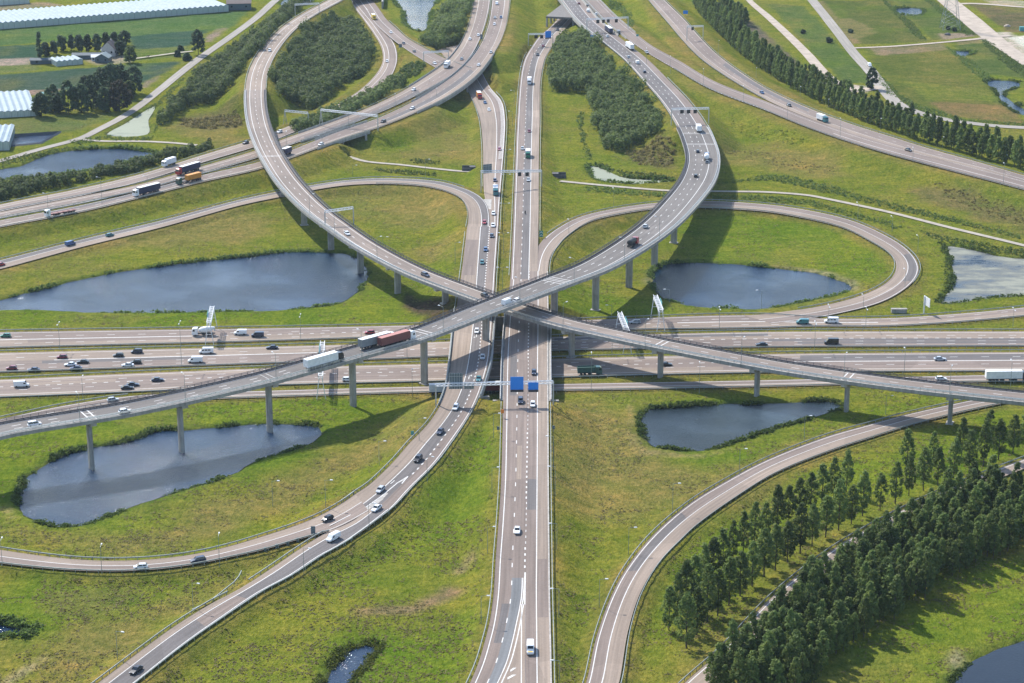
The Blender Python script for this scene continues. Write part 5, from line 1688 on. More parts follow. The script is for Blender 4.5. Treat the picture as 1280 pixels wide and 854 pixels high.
wood('scrub', [(500, 52), (525, 40), (535, 42), (530, 60), (514, 55)], 'reeds and low scrub south of the lily pond', seed=8, h=2.2, rad=1.5, sp=3, per=30, leaf=.8, mat='reed') if False else None
wood('scrub', [(500, 88), (516, 80), (532, 82), (528, 92), (508, 98)], 'bright green bushes beside the far slip road merge', seed=9, h=2.2, rad=1.6, sp=2.6, per=36, leaf=.8, mat='reed')
wood('scrub', [(778, 192), (826, 168), (843, 178), (846, 198), (836, 210), (800, 206)], 'low brownish scrub below the far dark wood', seed=10, h=1.4, rad=1.2, sp=2.8, per=26, leaf=.7, mat='tallgrass')
wood('scrub', [(1165, 225), (1205, 236), (1285, 262), (1285, 285), (1230, 268), (1180, 247)], 'low brownish scrub on the far right embankment slope', seed=11, h=.7, rad=.8, sp=2.6, per=12, leaf=.5, mat='tallgrass', jit=1.8)
wood('scrub', [(905, 180), (960, 190), (1050, 212), (1040, 220), (940, 204)], 'rough grass scrub on the embankment right of the flyover', seed=12, h=.6, rad=.7, sp=3.0, per=10, leaf=.5, mat='tallgrass', jit=2)
wood('scrub', [(905, 150), (950, 158), (1010, 172), (1000, 182), (930, 170)], 'greenish scrub near the top of the right embankment', seed=13, h=.6, rad=.7, sp=3.0, per=10, leaf=.5, mat='leafgrass', jit=2)
# bands of reed along ditches
for i, (P, lab) in enumerate([
    ([(418 + 320, 200), (750, 205), (780, 214), (845, 221), (845, 226), (815, 224), (780, 220), (752, 209)], 'dark reed bank behind the duckweed pond under the right flyover'),
    ([(729, 234), (745, 234), (790, 239), (838, 243), (838, 247), (790, 245), (745, 241), (730, 238)], 'reed band below the path right of the central road'),
    ([(890, 244), (960, 245), (1010, 250), (1060, 263), (1110, 277), (1130, 283), (1120, 286), (1060, 270), (1000, 256), (890, 249)], 'reed band between the path and the right loop road'),
    ([(890, 232), (960, 219), (985, 219), (1020, 229), (1060, 240), (1110, 252), (1180, 270), (1280, 296), (1280, 300), (1180, 276), (1100, 258), (1010, 236), (960, 225)], 'reed ditch at the foot of the far right embankment'),
    ([(1150, 288), (1175, 295), (1230, 305), (1285, 312), (1285, 322), (1240, 316), (1190, 305), (1160, 296)], 'dark reeds along the top of the weedy pond at the right edge'),
    ([(1170, 298), (1188, 310), (1191, 330), (1193, 345), (1188, 362), (1172, 380), (1164, 379), (1180, 360), (1184, 345), (1181, 325)], 'dark reeds along the left bank of the weedy pond'),
    ([(470, 210), (500, 212), (548, 217), (548, 221), (500, 218), (470, 214)], 'green reed strip below the left path'),
    ([(508, 201), (530, 199), (552, 203), (548, 206), (520, 205)], 'short reed strip above the left path'),
    ([(722, 140), (728, 140), (732, 180), (742, 200), (734, 200), (726, 178)], 'reed lined ditch right of the far central road'),
    ([(136, 173), (190, 171), (200, 135), (204, 138), (195, 160), (192, 175), (136, 177)], 'reeds round the pale canal by the farm lane'),
    ([(80, 178), (135, 171), (160, 151), (195, 130), (230, 96), (234, 98), (200, 132), (162, 152), (138, 173), (100, 182)], 'green verge of reeds along the farm lane'),
    ([(0, 200), (50, 190), (90, 184), (180, 184), (198, 190), (190, 188), (110, 186), (85, 188.5), (50, 196), (0, 210)], 'reeds along the far bank of the farm pond'),
    ([(1150, -4), (1164, -4), (1196, 24), (1218, 44), (1208, 45), (1186, 26)], 'reed strip beside the sandy track at the top right'),
    ([(1100, -2), (1112, 4), (1150, 36), (1160, 50), (1150, 50), (1130, 30)], 'reed ditch through the upper right field'),
    ([(1180, 58), (1195, 66), (1230, 88), (1240, 104), (1232, 104), (1205, 82)], 'reed ditch through the lower right field'),
    ([(1224, 50), (1234, 50), (1262, 70), (1290, 90), (1290, 104), (1255, 80)], 'dense reed bank beside the sandy junction'),
    ([(1092, 94), (1100, 92), (1116, 112), (1146, 131), (1200, 148), (1280, 155), (1280, 158), (1190, 151), (1135, 134), (1108, 116)], 'verge of tall weeds behind the curved country road'),
    ([(760, 0), (778, 4), (790, 20), (792, 34), (784, 32), (776, 14), (758, 10)], 'reeds round the small pool by the far motorway'),
]):
    wood('reeds', P, lab, seed=20 + i, h=1.0, rad=.9, sp=1.7, per=13, leaf=.5, mat='reed', cat='reeds', jit=.6)


def pond_reeds(key, label, dens, hmax=1.9, seed=0, wid=2.6, lo=.42, mat='reed'):
    rng = np.random.default_rng(seed)
    W = PW[key]
    V, Q, o = [], [], 0
    n = len(W)
    area2 = np.sum(W[:, 0] * np.roll(W[:, 1], -1) - np.roll(W[:, 0], -1) * W[:, 1])
    for i in range(n):
        a, b = W[i], W[(i + 1) % n]
        L = np.linalg.norm(b - a)
        if L < 1e-3:
            continue
        t = (b - a) / L
        out = np.array((t[1], -t[0])) * (1 if area2 > 0 else -1)
        m = rng.poisson(L * dens)
        if not m:
            continue
        p = a + t * (rng.random(m) * L)[:, None] + out * (-.5 + wid * rng.random(m))[:, None]
        g = vnoise(p[:, 0], p[:, 1], 11, 50 + seed) * .7 + vnoise(p[:, 0], p[:, 1], 3.5, 60 + seed) * .3
        p = p[g > lo]
        g = g[g > lo]
        if not len(p):
            continue
        hh = hmax * np.clip((g - lo) * 3 + .25, .25, 1.0) * (.5 + .7 * rng.random(len(p)))
        z = gh(p[:, 0], p[:, 1])
        m = len(p)
        for rep in range(7):
            c = np.stack([p[:, 0] + rng.normal(size=m) * .45, p[:, 1] + rng.normal(size=m) * .45, np.maximum(z, WZ) + hh * (.15 + .75 * rng.random(m))], 1)
            d = rng.normal(size=(m, 3))
            d[:, 2] = np.abs(d[:, 2]) * .7
            v, f = quad_cloud(c, d + np.array((0, 0, .5)), .30 + .22 * hh, rng)
            V.append(v)
            Q.append(f + o)
            o += len(v)
    ob = np_mesh('reeds', np.vstack(V), np.vstack(Q), mat)
    tag(ob, label, 'reeds', kind='stuff')


pond_reeds('west', 'reeds and low bushes round the long left pond', 3.2, 1.4, 1, 2.2, .46)
pond_reeds('east', 'reeds and low bushes round the round right pond', 3.2, 1.6, 2, 2.2, .48)
pond_reeds('southwest', 'thick dark reeds round the lower left pond under the flyover', 5.5, 1.35, 3, 2.2, .42)
pond_reeds('south', 'thick dark reeds round the pointed pond right of centre', 5.5, 1.35, 4, 2.2, .42)
pond_reeds('weedy', 'reed fringe of the weedy pond', 3, 1.5, 5)
pond_reeds('farm', 'reed fringe of the farm pond', 3, 2.0, 6)
pond_reeds('lily', 'reed fringe of the lily pond', 3, 1.8, 7, 4)
pond_reeds('ditch', 'lush reeds round the small pond at the bottom edge', 7, .8, 8, 3.0, .36, 'leafgrass')
pond_reeds('nook', 'dark reeds round the ditch in the bottom left corner', 7, 1.6, 14, 4, .2)
pond_reeds('corner', 'reeds along the pond in the bottom right corner', 5, .9, 9, 1.6, .45)
pond_reeds('reedy', 'reed fringe of the duckweed pond', 3, 1.6, 10)
pond_reeds('small_c', 'reed fringe of the pond at the far right edge', 3, 1.8, 11)
pond_reeds('small_a', 'reed fringe of the pool in the upper right field', 3, 1.8, 12)
pond_reeds('small_b', 'reed fringe of the pool in the lower right field', 3, 1.8, 13)

# rough grass over the open ground: tufts, denser where it is dry or lush
rng = np.random.default_rng(77)
n = 70000
px_, py_ = rng.random(n) * 1400 - 60, 130 + 760 * rng.random(n)
g0 = np.stack([(px_ - 640) / FPX, np.zeros(n)], 1)
v_ = (427 - py_) / FPX
t_ = -CAMH / (-SP + v_ * CP)
x_, y_ = g0[:, 0] * t_, (CP + v_ * SP) * t_
j, i = np.clip(np.searchsorted(GY, y_), 0, NY - 1), np.clip(np.searchsorted(GX, x_), 0, NX - 1)
ok = (CARVE[j, i] > 900) & (POND_D[j, i] > 2.5)
dn = vnoise(x_, y_, 18, 71) * .55 + vnoise(x_, y_, 6, 72) * .45
ok &= dn + rng.random(n) * .25 > .62
x_, y_ = x_[ok], y_[ok]
dry = COVER[j[ok], i[ok], 0] > .118
for sel, mat, nm, lab in ((dry, 'tallgrass', 'tall_grass', 'tufts of tall dry grass over the open ground'), (~dry, 'leafgrass', 'tall_grass', 'tufts of tall green grass over the open ground')):
    x, y = x_[sel], y_[sel]
    V, Q, o = [], [], 0
    for rep in range(3):
        m = len(x)
        c = np.stack([x + rng.normal(size=m) * .45, y + rng.normal(size=m) * .45, gh(x, y) + .04 + .14 * rng.random(m)], 1)
        d = rng.normal(size=(m, 3)) * .55
        d[:, 2] = np.abs(d[:, 2]) + .9
        v, f = quad_cloud(c, d, np.full(m, .42), rng)
        V.append(v)
        Q.append(f + o)
        o += len(v)
    tag(np_mesh(nm, np.vstack(V), np.vstack(Q), mat), lab, 'grass', kind='stuff')

# single trees at the farm and in the fields
spots = [
    (50, 78, 20, 1.5, .3, 'tall columnar poplar at the left end of the farm tree row'),
    (57, 70, 9, 3.0, .6, 'broad tree right of the columnar poplar at the farm'), (67.5, 68, 9, 2.3, .6, 'third tree from the left of the farm tree row'),
    (77, 64, 11, 3.2, .6, 'broadest tree in the middle of the farm tree row'), (89, 63, 11, 1.9, .6, 'narrow tree right of the broadest one in the farm tree row'),
    (99, 66, 12, 3.0, .6, 'full tree above the farm greenhouse'), (110.5, 65, 11.5, 2.4, .6, 'seventh tree from the left of the farm tree row'),
    (121.5, 65, 12, 2.5, .6, 'tree left of the farm house in the farm tree row'), (132.5, 60, 10.5, 2.4, .6, 'tree directly left of the farm house roof'),
    (143, 55, 8, 2.6, .6, 'tree behind the farm house'), (156, 57, 10, 4.0, .7, 'large tree behind the right end of the farm yard'),
    (150, 69, 9.5, 4.2, .7, 'round tree between the farm house and the yard edge'), (162.5, 79, 11, 4.2, .7, 'roundest tree in front at the right end of the farm yard'),
    (248, 69, 17, 4.6, .6, 'big dark tree standing alone by the farm lane'), (234, 76, 5, 2.4, .7, 'small bush below the big lone tree by the farm lane'), (222, 71, 4, 1.6, .7, 'tiny tree on the grass strip left of the farm lane'),
    (225.5, 63.5, 3.5, 1.6, .7, 'small bush beside the farm drive'),
]
grove = [(52, 146, 14, 5, 'leaf_d'), (65, 128, 11, 3.2, 'leaf_d'), (73, 141, 12, 5, 'leaf_d'), (86, 142, 20, 4.8, 'leaf_d'), (102, 141, 17, 5.0, 'leaf_d'), (108, 128, 16, 4.6, 'leaf_d'),
         (117, 136, 20, 5.4, 'leaf_d'), (128, 126, 20, 5.5, 'leaf_d'), (139, 120, 20, 5.5, 'leaf_d'), (151, 117, 18, 5, 'leaf_d'), (168, 117, 17, 5.0, 'leaf_d'), (132, 140, 15, 4, 'leaf_d'), (61, 139, 9, 3.6, 'leaf_w'), (162, 124, 11, 3.6, 'leaf_w')]
cache = {}
for i, (x, y, h, rd, z0f, lab) in enumerate(spots):
    sh = round_shape if rd > 2 else pop_shape
    t = make_tree('poplar_tree' if i == 0 else ('bush' if h < 6 else 'broadleaf_tree'), 200 + i, h, rd, h * (.12 if h > 6 else .02), sh, int(26 + rd * 9), 20, .95, 0, 'leaf_d' if i != 12 else 'leaf_w', .25, 1.2, 4)
    t.location = tuple(on_ground(x, y))
    tag(t, lab, 'tree' if h >= 6 else 'bush')
names = ['leftmost low tree', 'pointed small tree behind the left edge', 'second low tree from the left', 'tall dense tree with a straight left edge', 'dense dark tree right of the tallest left one', 'dark tree rising behind the middle',
         'tall dark tree left of the bronze crown', 'tall dark tree behind the bronze crown', 'topmost dark tree', 'dark tree behind the right end', 'rightmost dark tree', 'low dark tree in front of the middle', 'small bright tree at the left', 'small bright tree behind the right side']
for i, (x, y, h, rd, mt) in enumerate(grove):
    t = make_tree('broadleaf_tree', 240 + i, h, rd, 1.2, round_shape, int(30 + rd * 9), 22, 1.0, 0, mt, .3, 1.3, 4)
    t.location = tuple(on_ground(x, y))
    tag(t, names[i] + ' of the farm grove', 'tree', 'trees of the farm grove')
t = make_tree('broadleaf_tree', 270, 18, 7.0, 1.0, round_shape, 110, 24, .9, 0, 'leaf_b', .4, 1.4, 6)
t.location = tuple(on_ground(150, 139))
tag(t, 'large round bronze coloured tree in front of the dark farm grove', 'tree')
t = make_tree('broadleaf_tree', 271, 14, 3.2, 1.0, round_shape, 60, 24, .75, 0, 'leaf_d', .3, 1.1, 6)
t.location = tuple(on_ground(1089.5, 112))
tag(t, 'lone dark tree at the bend of the upper right country road', 'tree')
for i, (x, y, lab) in enumerate([(1036, 53.5, 'round dark bush on the grass left of the upper right country road'), (1004, 42, 'smaller dark bush left of the round one in the upper right field'), (1063, 41, 'bush beside the upper right country road bend'), (1185, 37, 'bush at the foot of the pylon'), (1193, 39, 'second bush at the foot of the pylon')]):
    t = make_tree('bush', 280 + i, 4.2 if i == 0 else 2.8, 2.4 if i == 0 else 1.6, .2, round_shape, 26, 18, .7, 0, 'leaf_d', .12, .8, 2)
    t.location = tuple(on_ground(x, y))
    tag(t, lab, 'bush')


# ------------------------------------------------------------------ vehicles
CLR = dict(white=(.75, .76, .77), silver=(.42, .45, .48), grey=(.20, .22, .24), black=(.014, .015, .018), dblue=(.02, .032, .065), blue=(.035, .10, .24), teal=(.035, .17, .19), red=(.36, .025, .03),
           dred=(.20, .018, .03), green=(.02, .16, .10), dgreen=(.015, .07, .06), orange=(.62, .26, .035), yellow=(.70, .50, .06), brown=(.18, .06, .055), navy=(.02, .025, .075), pale=(.55, .60, .64), pink=(.40, .12, .16), cream=(.70, .66, .55))


def wheel_mesh(r, w):
    mb = MB()
    n = 12
    rings = []
    for y, k in ((-w / 2, .55), (-w / 2, .93), (-w * .35, 1), (w * .35, 1), (w / 2, .93), (w / 2, .55)):
        rings.append([(r * k * cos(2 * pi * i / n), y, r * k * sin(2 * pi * i / n)) for i in range(n)])
    mb.loft(rings)
    return mb


def put_wheels(root, xs, ys, r, w):
    first = None
    for x in xs:
        for y in ys:
            if first is None:
                first = wheel_mesh(r, w).build('wheel', 'tyre', root)
                o = first
            else:
                o = first.copy()
                COL.objects.link(o)
                o.parent = root
            o.location = (x, y, r)


def hull(mb, stations, hw):
    rings = []
    for x, zb, zt, k in stations:
        w = hw * k
        rings.append([(x, -w * .9, zb), (x, w * .9, zb), (x, w, zb + .22), (x, w, zt - .14), (x, w * .84, zt), (x, -w * .84, zt), (x, -w, zt - .14), (x, -w, zb + .22)])
    mb.loft(rings)


def cabin(root, xf, xft, xrt, xr, zb, zt, hw, paint_rear=False):
    k, kt = hw * .90, hw * .74
    g = MB()
    g.loft([[(xf, -k, zb), (xf, k, zb), (xr, k, zb), (xr, -k, zb)], [(xft, -kt, zt), (xft, kt, zt), (xrt, kt, zt), (xrt, -kt, zt)]])
    g.build('windows', 'glass', root)


CARS = {  # length, half width, belt, roof, cabin front base, front top, rear top, rear base, hood height
    'hatch': (4.15, .88, .95, 1.48, 1.05, .35, -1.45, -1.95, .90),
    'sedan': (4.65, .90, .92, 1.44, .95, .25, -1.05, -1.75, .88),
    'estate': (4.70, .90, .94, 1.50, 1.05, .35, -1.85, -2.2, .90),
    'suv': (4.60, .94, 1.08, 1.72, 1.10, .45, -1.75, -2.12, 1.04),
    'mpv': (4.50, .92, 1.02, 1.70, 1.45, .60, -1.85, -2.12, .98),
}
PROTO = {}


def build_car(kind):
    Ln, hw, belt, roof, xf, xft, xrt, xr, hood = CARS[kind]
    root = empty('parked_car' if False else 'car')
    f, b = Ln / 2, -Ln / 2
    mb = MB()
    hull(mb, [(b, .42, .78, .86), (b + .12, .26, belt - .04, .95), (xr, .24, belt, 1), (xf, .24, belt, 1), (f - .75, .24, hood - .06, .98), (f - .12, .28, .70, .90), (f, .40, .60, .80)], hw)
    kt = hw * .76
    mb.loft([[(xft + .06, -kt, roof - .05), (xft + .06, kt, roof - .05), (xrt - .06, kt, roof - .05), (xrt - .06, -kt, roof - .05)],
             [(xft - .02, -kt * .93, roof + .02), (xft - .02, kt * .93, roof + .02), (xrt + .02, kt * .93, roof + .02), (xrt + .02, -kt * .93, roof + .02)]])
    for s in (-1, 1):
        k0, k1 = hw * .905 * s, hw * .75 * s
        for x0, x1 in ((xf, xft), (xr, xrt), ((xf + xr) / 2 - .15, (xft + xrt) / 2 - .15)):
            mb.bar((x0, k0, belt - .02), (x1, k1, roof - .01), .055, n=4)
    mb.build('body', 'paint', root)
    cabin(root, xf, xft, xrt, xr, belt - .03, roof - .03, hw)
    put_wheels(root, (f - .85, b + .80), (-hw + .10, hw - .10), .32, .22)
    for s in (-1, 1):
        h = MB()
        h.box((f - .10, s * hw * .62, .66), (.16, .32, .13))
        h.build('headlight', 'whitesteel', root)
    return root


def build_van(long=False, win=False):
    root = empty('minibus' if win else 'van')
    Ln, hw, H = (5.6 if long else 5.0), .98, (2.35 if long else 2.1)
    f, b = Ln / 2, -Ln / 2
    mb = MB()
    hull(mb, [(b, .40, H - .05, .97), (f - 1.9, .30, H, 1), (f - 1.55, .30, H - .06, 1), (f - .78, .30, 1.18, .98), (f - .14, .34, .98, .93), (f, .44, .70, .84)], hw)
    mb.build('body', 'paint', root)
    g = MB()
    k = hw * .86
    g.loft([[(f - .80, -k, 1.20), (f - .80, k, 1.20), (f - .84, k, 1.16), (f - .84, -k, 1.16)], [(f - 1.47, -k * .86, H - .16), (f - 1.47, k * .86, H - .16), (f - 1.56, k * .86, H - .2), (f - 1.56, -k * .86, H - .2)]])
    for s in (-1, 1):
        g.box((f - 1.62, s * (hw + .004), 1.52), (.85, .02, .5))
        if win:
            for q in (1, 2):
                g.box((f - 1.62 - q * 1.2, s * (hw + .004), 1.56), (1.0, .02, .48))
    g.build('windows', 'glass', root)
    put_wheels(root, (f - .95, b + 1.0), (-hw + .11, hw - .11), .35, .24)
    return root


def tractor(root, x0, colour, H=3.5):
    """cab whose back stands at x0, front at x0 + 2.3"""
    mb = MB()
    rings = []
    for x, zt, w in ((x0, H, 1.22), (x0 + 1.5, H, 1.24), (x0 + 2.05, H - .35, 1.22), (x0 + 2.3, 2.0, 1.20), (x0 + 2.3, .55, 1.18)):
        rings.append([(x, -w, .55), (x, w, .55), (x, w, zt - .12), (x, w * .9, zt), (x, -w * .9, zt), (x, -w, zt - .12)])
    mb.loft(rings[:4])
    c = mb.build('cab', 'paint', root)
    c.color = (*CLR[colour], 1)
    g = MB()
    g.add([(x0 + 2.31, -1.08, 2.02), (x0 + 2.31, 1.08, 2.02), (x0 + 2.085, 1.08, H - .42), (x0 + 2.085, -1.08, H - .42)], [(0, 1, 2, 3)])
    for s in (-1, 1):
        g.box((x0 + 1.45, s * 1.235, 2.35), (.8, .02, .75))
    w = g.build('windscreen', 'glass', c)
    return c


def build_truck(style, cab, load, cab2=None):
    root = empty('truck')
    ch = MB()
    if style in ('trailer', 'container', 'flatbed', 'tanker'):
        Ln = 16.0
        f = Ln / 2
        tractor(root, f - 2.3, cab)
        ch.box((-.9, 0, .82), (13.6, .95, .3))
        ch.box((f - 2.9, 0, .80), (3.4, 1.0, .35))
        for x in (-2.0, 1.5):
            ch.box((x, 0, .70), (1.6, 2.3, .5))
        xb, xl = -f, 13.4
        cx = xb + xl / 2
        if style == 'trailer':
            b = MB()
            b.box((cx, 0, 2.62), (xl, 2.52, 2.78))
            o = b.build('trailer', 'skin', root)
            rm = MB()
            rm.box((cx, 0, 4.03), (xl - .04, 2.46, .05))
            t = rm.build('roof', 'skin', o)
            t.color = (.78, .79, .80, 1) if load != 'brown' else (.42, .17, .14, 1)
            dm = MB()
            for s in (-.63, .63):
                dm.box((xb - .03, s, 2.62), (.05, 1.18, 2.6))
            d = dm.build('rear_door', 'skin', o)
            d.color = (*CLR[load], 1)
        elif style == 'container':
            b = MB()
            b.box((cx - 1.4, 0, 2.55), (9.0, 2.44, 2.5))
            for k in range(22):
                for s in (-1, 1):
                    b.box((cx - 1.4 - 4.3 + k * .41, s * 1.235, 2.55), (.16, .05, 2.3))
            o = b.build('container', 'skin', root)
        elif style == 'flatbed':
            b = MB()
            b.box((cx, 0, 1.30), (xl, 2.5, .18))
            for k in range(5):
                b.box((xb + 1.2 + k * 2.7, 0, 1.45), (.2, 2.5, .2))
            o = b.build('flatbed', 'skin', root)
        else:
            b = MB()
            n = 16
            b.loft([[(x, 1.22 * k * cos(2 * pi * i / n), 2.35 + 1.15 * k * sin(2 * pi * i / n)) for i in range(n)] for x, k in ((xb + .4, .6), (xb + .7, .95), (xb + 1.1, 1), (cx + 5.6, 1), (cx + 6.0, .95), (cx + 6.3, .6))])
            o = b.build('tank', 'skin', root)
        o.color = (*CLR[load], 1)
        put_wheels(root, (f - 1.35, f - 4.9, -f + 1.6, -f + 2.9, -f + 4.2), (-1.05, 1.05), .5, .36)
    else:
        Ln = 9.2
        f = Ln / 2
        tractor(root, f - 2.3, cab, 3.2)
        ch.box((-.4, 0, .85), (8.2, .95, .35))
        ch.box((0, 0, .72), (1.4, 2.2, .45))
        if style == 'rigid':
            b = MB()
            b.box((-1.25, 0, 2.4), (6.6, 2.5, 2.6))
            o = b.build('box_body', 'skin', root)
            rm = MB()
            rm.box((-1.25, 0, 3.73), (6.56, 2.44, .05))
            t = rm.build('roof', 'skin', o)
            t.color = (.78, .79, .8, 1)
        elif style == 'mixer':
            b = MB()
            n = 16
            b.loft([[(x, r * cos(2 * pi * i / n), zc_ + r * sin(2 * pi * i / n)) for i in range(n)] for x, r, zc_ in ((-4.2, .55, 2.95), (-3.6, .75, 2.85), (-2.6, 1.15, 2.6), (-.8, 1.3, 2.4), (.9, 1.1, 2.25), (1.9, .6, 2.15))])
            o = b.build('mixer_drum', 'skin', root)
            c2 = MB()
            c2.box((-4.35, 0, 2.6), (.5, 1.2, 1.4), 0, 0, .6)
            c2.build('chute', 'galv', root)
        elif style == 'tank':
            b = MB()
            n = 16
            b.loft([[(x, 1.2 * k * cos(2 * pi * i / n), 2.3 + 1.1 * k * sin(2 * pi * i / n)) for i in range(n)] for x, k in ((-4.5, .6), (-4.25, .95), (-3.9, 1), (1.5, 1), (1.85, .95), (2.05, .6))])
            o = b.build('tank', 'skin', root)
        else:                                   # tipper
            b = MB()
            b.box((-1.25, 0, 1.35), (6.6, 2.45, .2))
            for s in (-1, 1):
                b.box((-1.25, s * 1.2, 2.3), (6.6, .12, 1.8))
            b.box((1.95, 0, 2.4), (.12, 2.4, 2.0))
            b.box((-4.5, 0, 2.2), (.12, 2.4, 1.6))
            b.box((-1.25, 0, 2.2), (6.4, 2.3, 1.2))
            o = b.build('tipper_body', 'skin', root)
        o.color = (*CLR[load], 1)
        put_wheels(root, (f - 1.35, -f + 1.4, -f + 2.7), (-1.05, 1.05), .5, .36)
    ch.build('chassis', 'chassis', root)
    return root


def proto(kind):
    if kind in CARS:
        return build_car(kind)
    return {'van': lambda: build_van(False), 'lvan': lambda: build_van(True), 'bus': lambda: build_van(True, True)}[kind]()


USED = {}


def vehicle(x, y, key, d, kind, colour, label, load=None):
    r = RD[key]
    i = r.near(x, y)
    zz = SURF_Z.get(key, .16) + r.mid[i][2]
    hz = {'t': 1.9}.get(kind[0] if kind.startswith('t:') else '', .75)
    p = at(x, y, zz + hz)
    p[2] = zz + .012
    d2 = np.hypot(r.mid[:, 0] - p[0], r.mid[:, 1] - p[1])
    t = r.t[int(np.argmin(d2))] * d
    rz = atan2(t[1], t[0])
    if kind.startswith('t:'):
        o = build_truck(kind[2:], colour, load)
        cat = 'truck'
    else:
        if kind in USED:
            o = copy_tree(USED[kind])
        else:
            o = USED[kind] = proto(kind)
        cat = {'van': 'van', 'lvan': 'van', 'bus': 'minibus'}.get(kind, 'car')
        for c in o.children:
            if c.name.startswith('body'):
                c.color = (*CLR[colour], 1)
    o.location = tuple(p)
    o.rotation_euler = (0, -atan2(t[2], hypot(t[0], t[1])), rz)
    tag(o, label, cat)
    return o


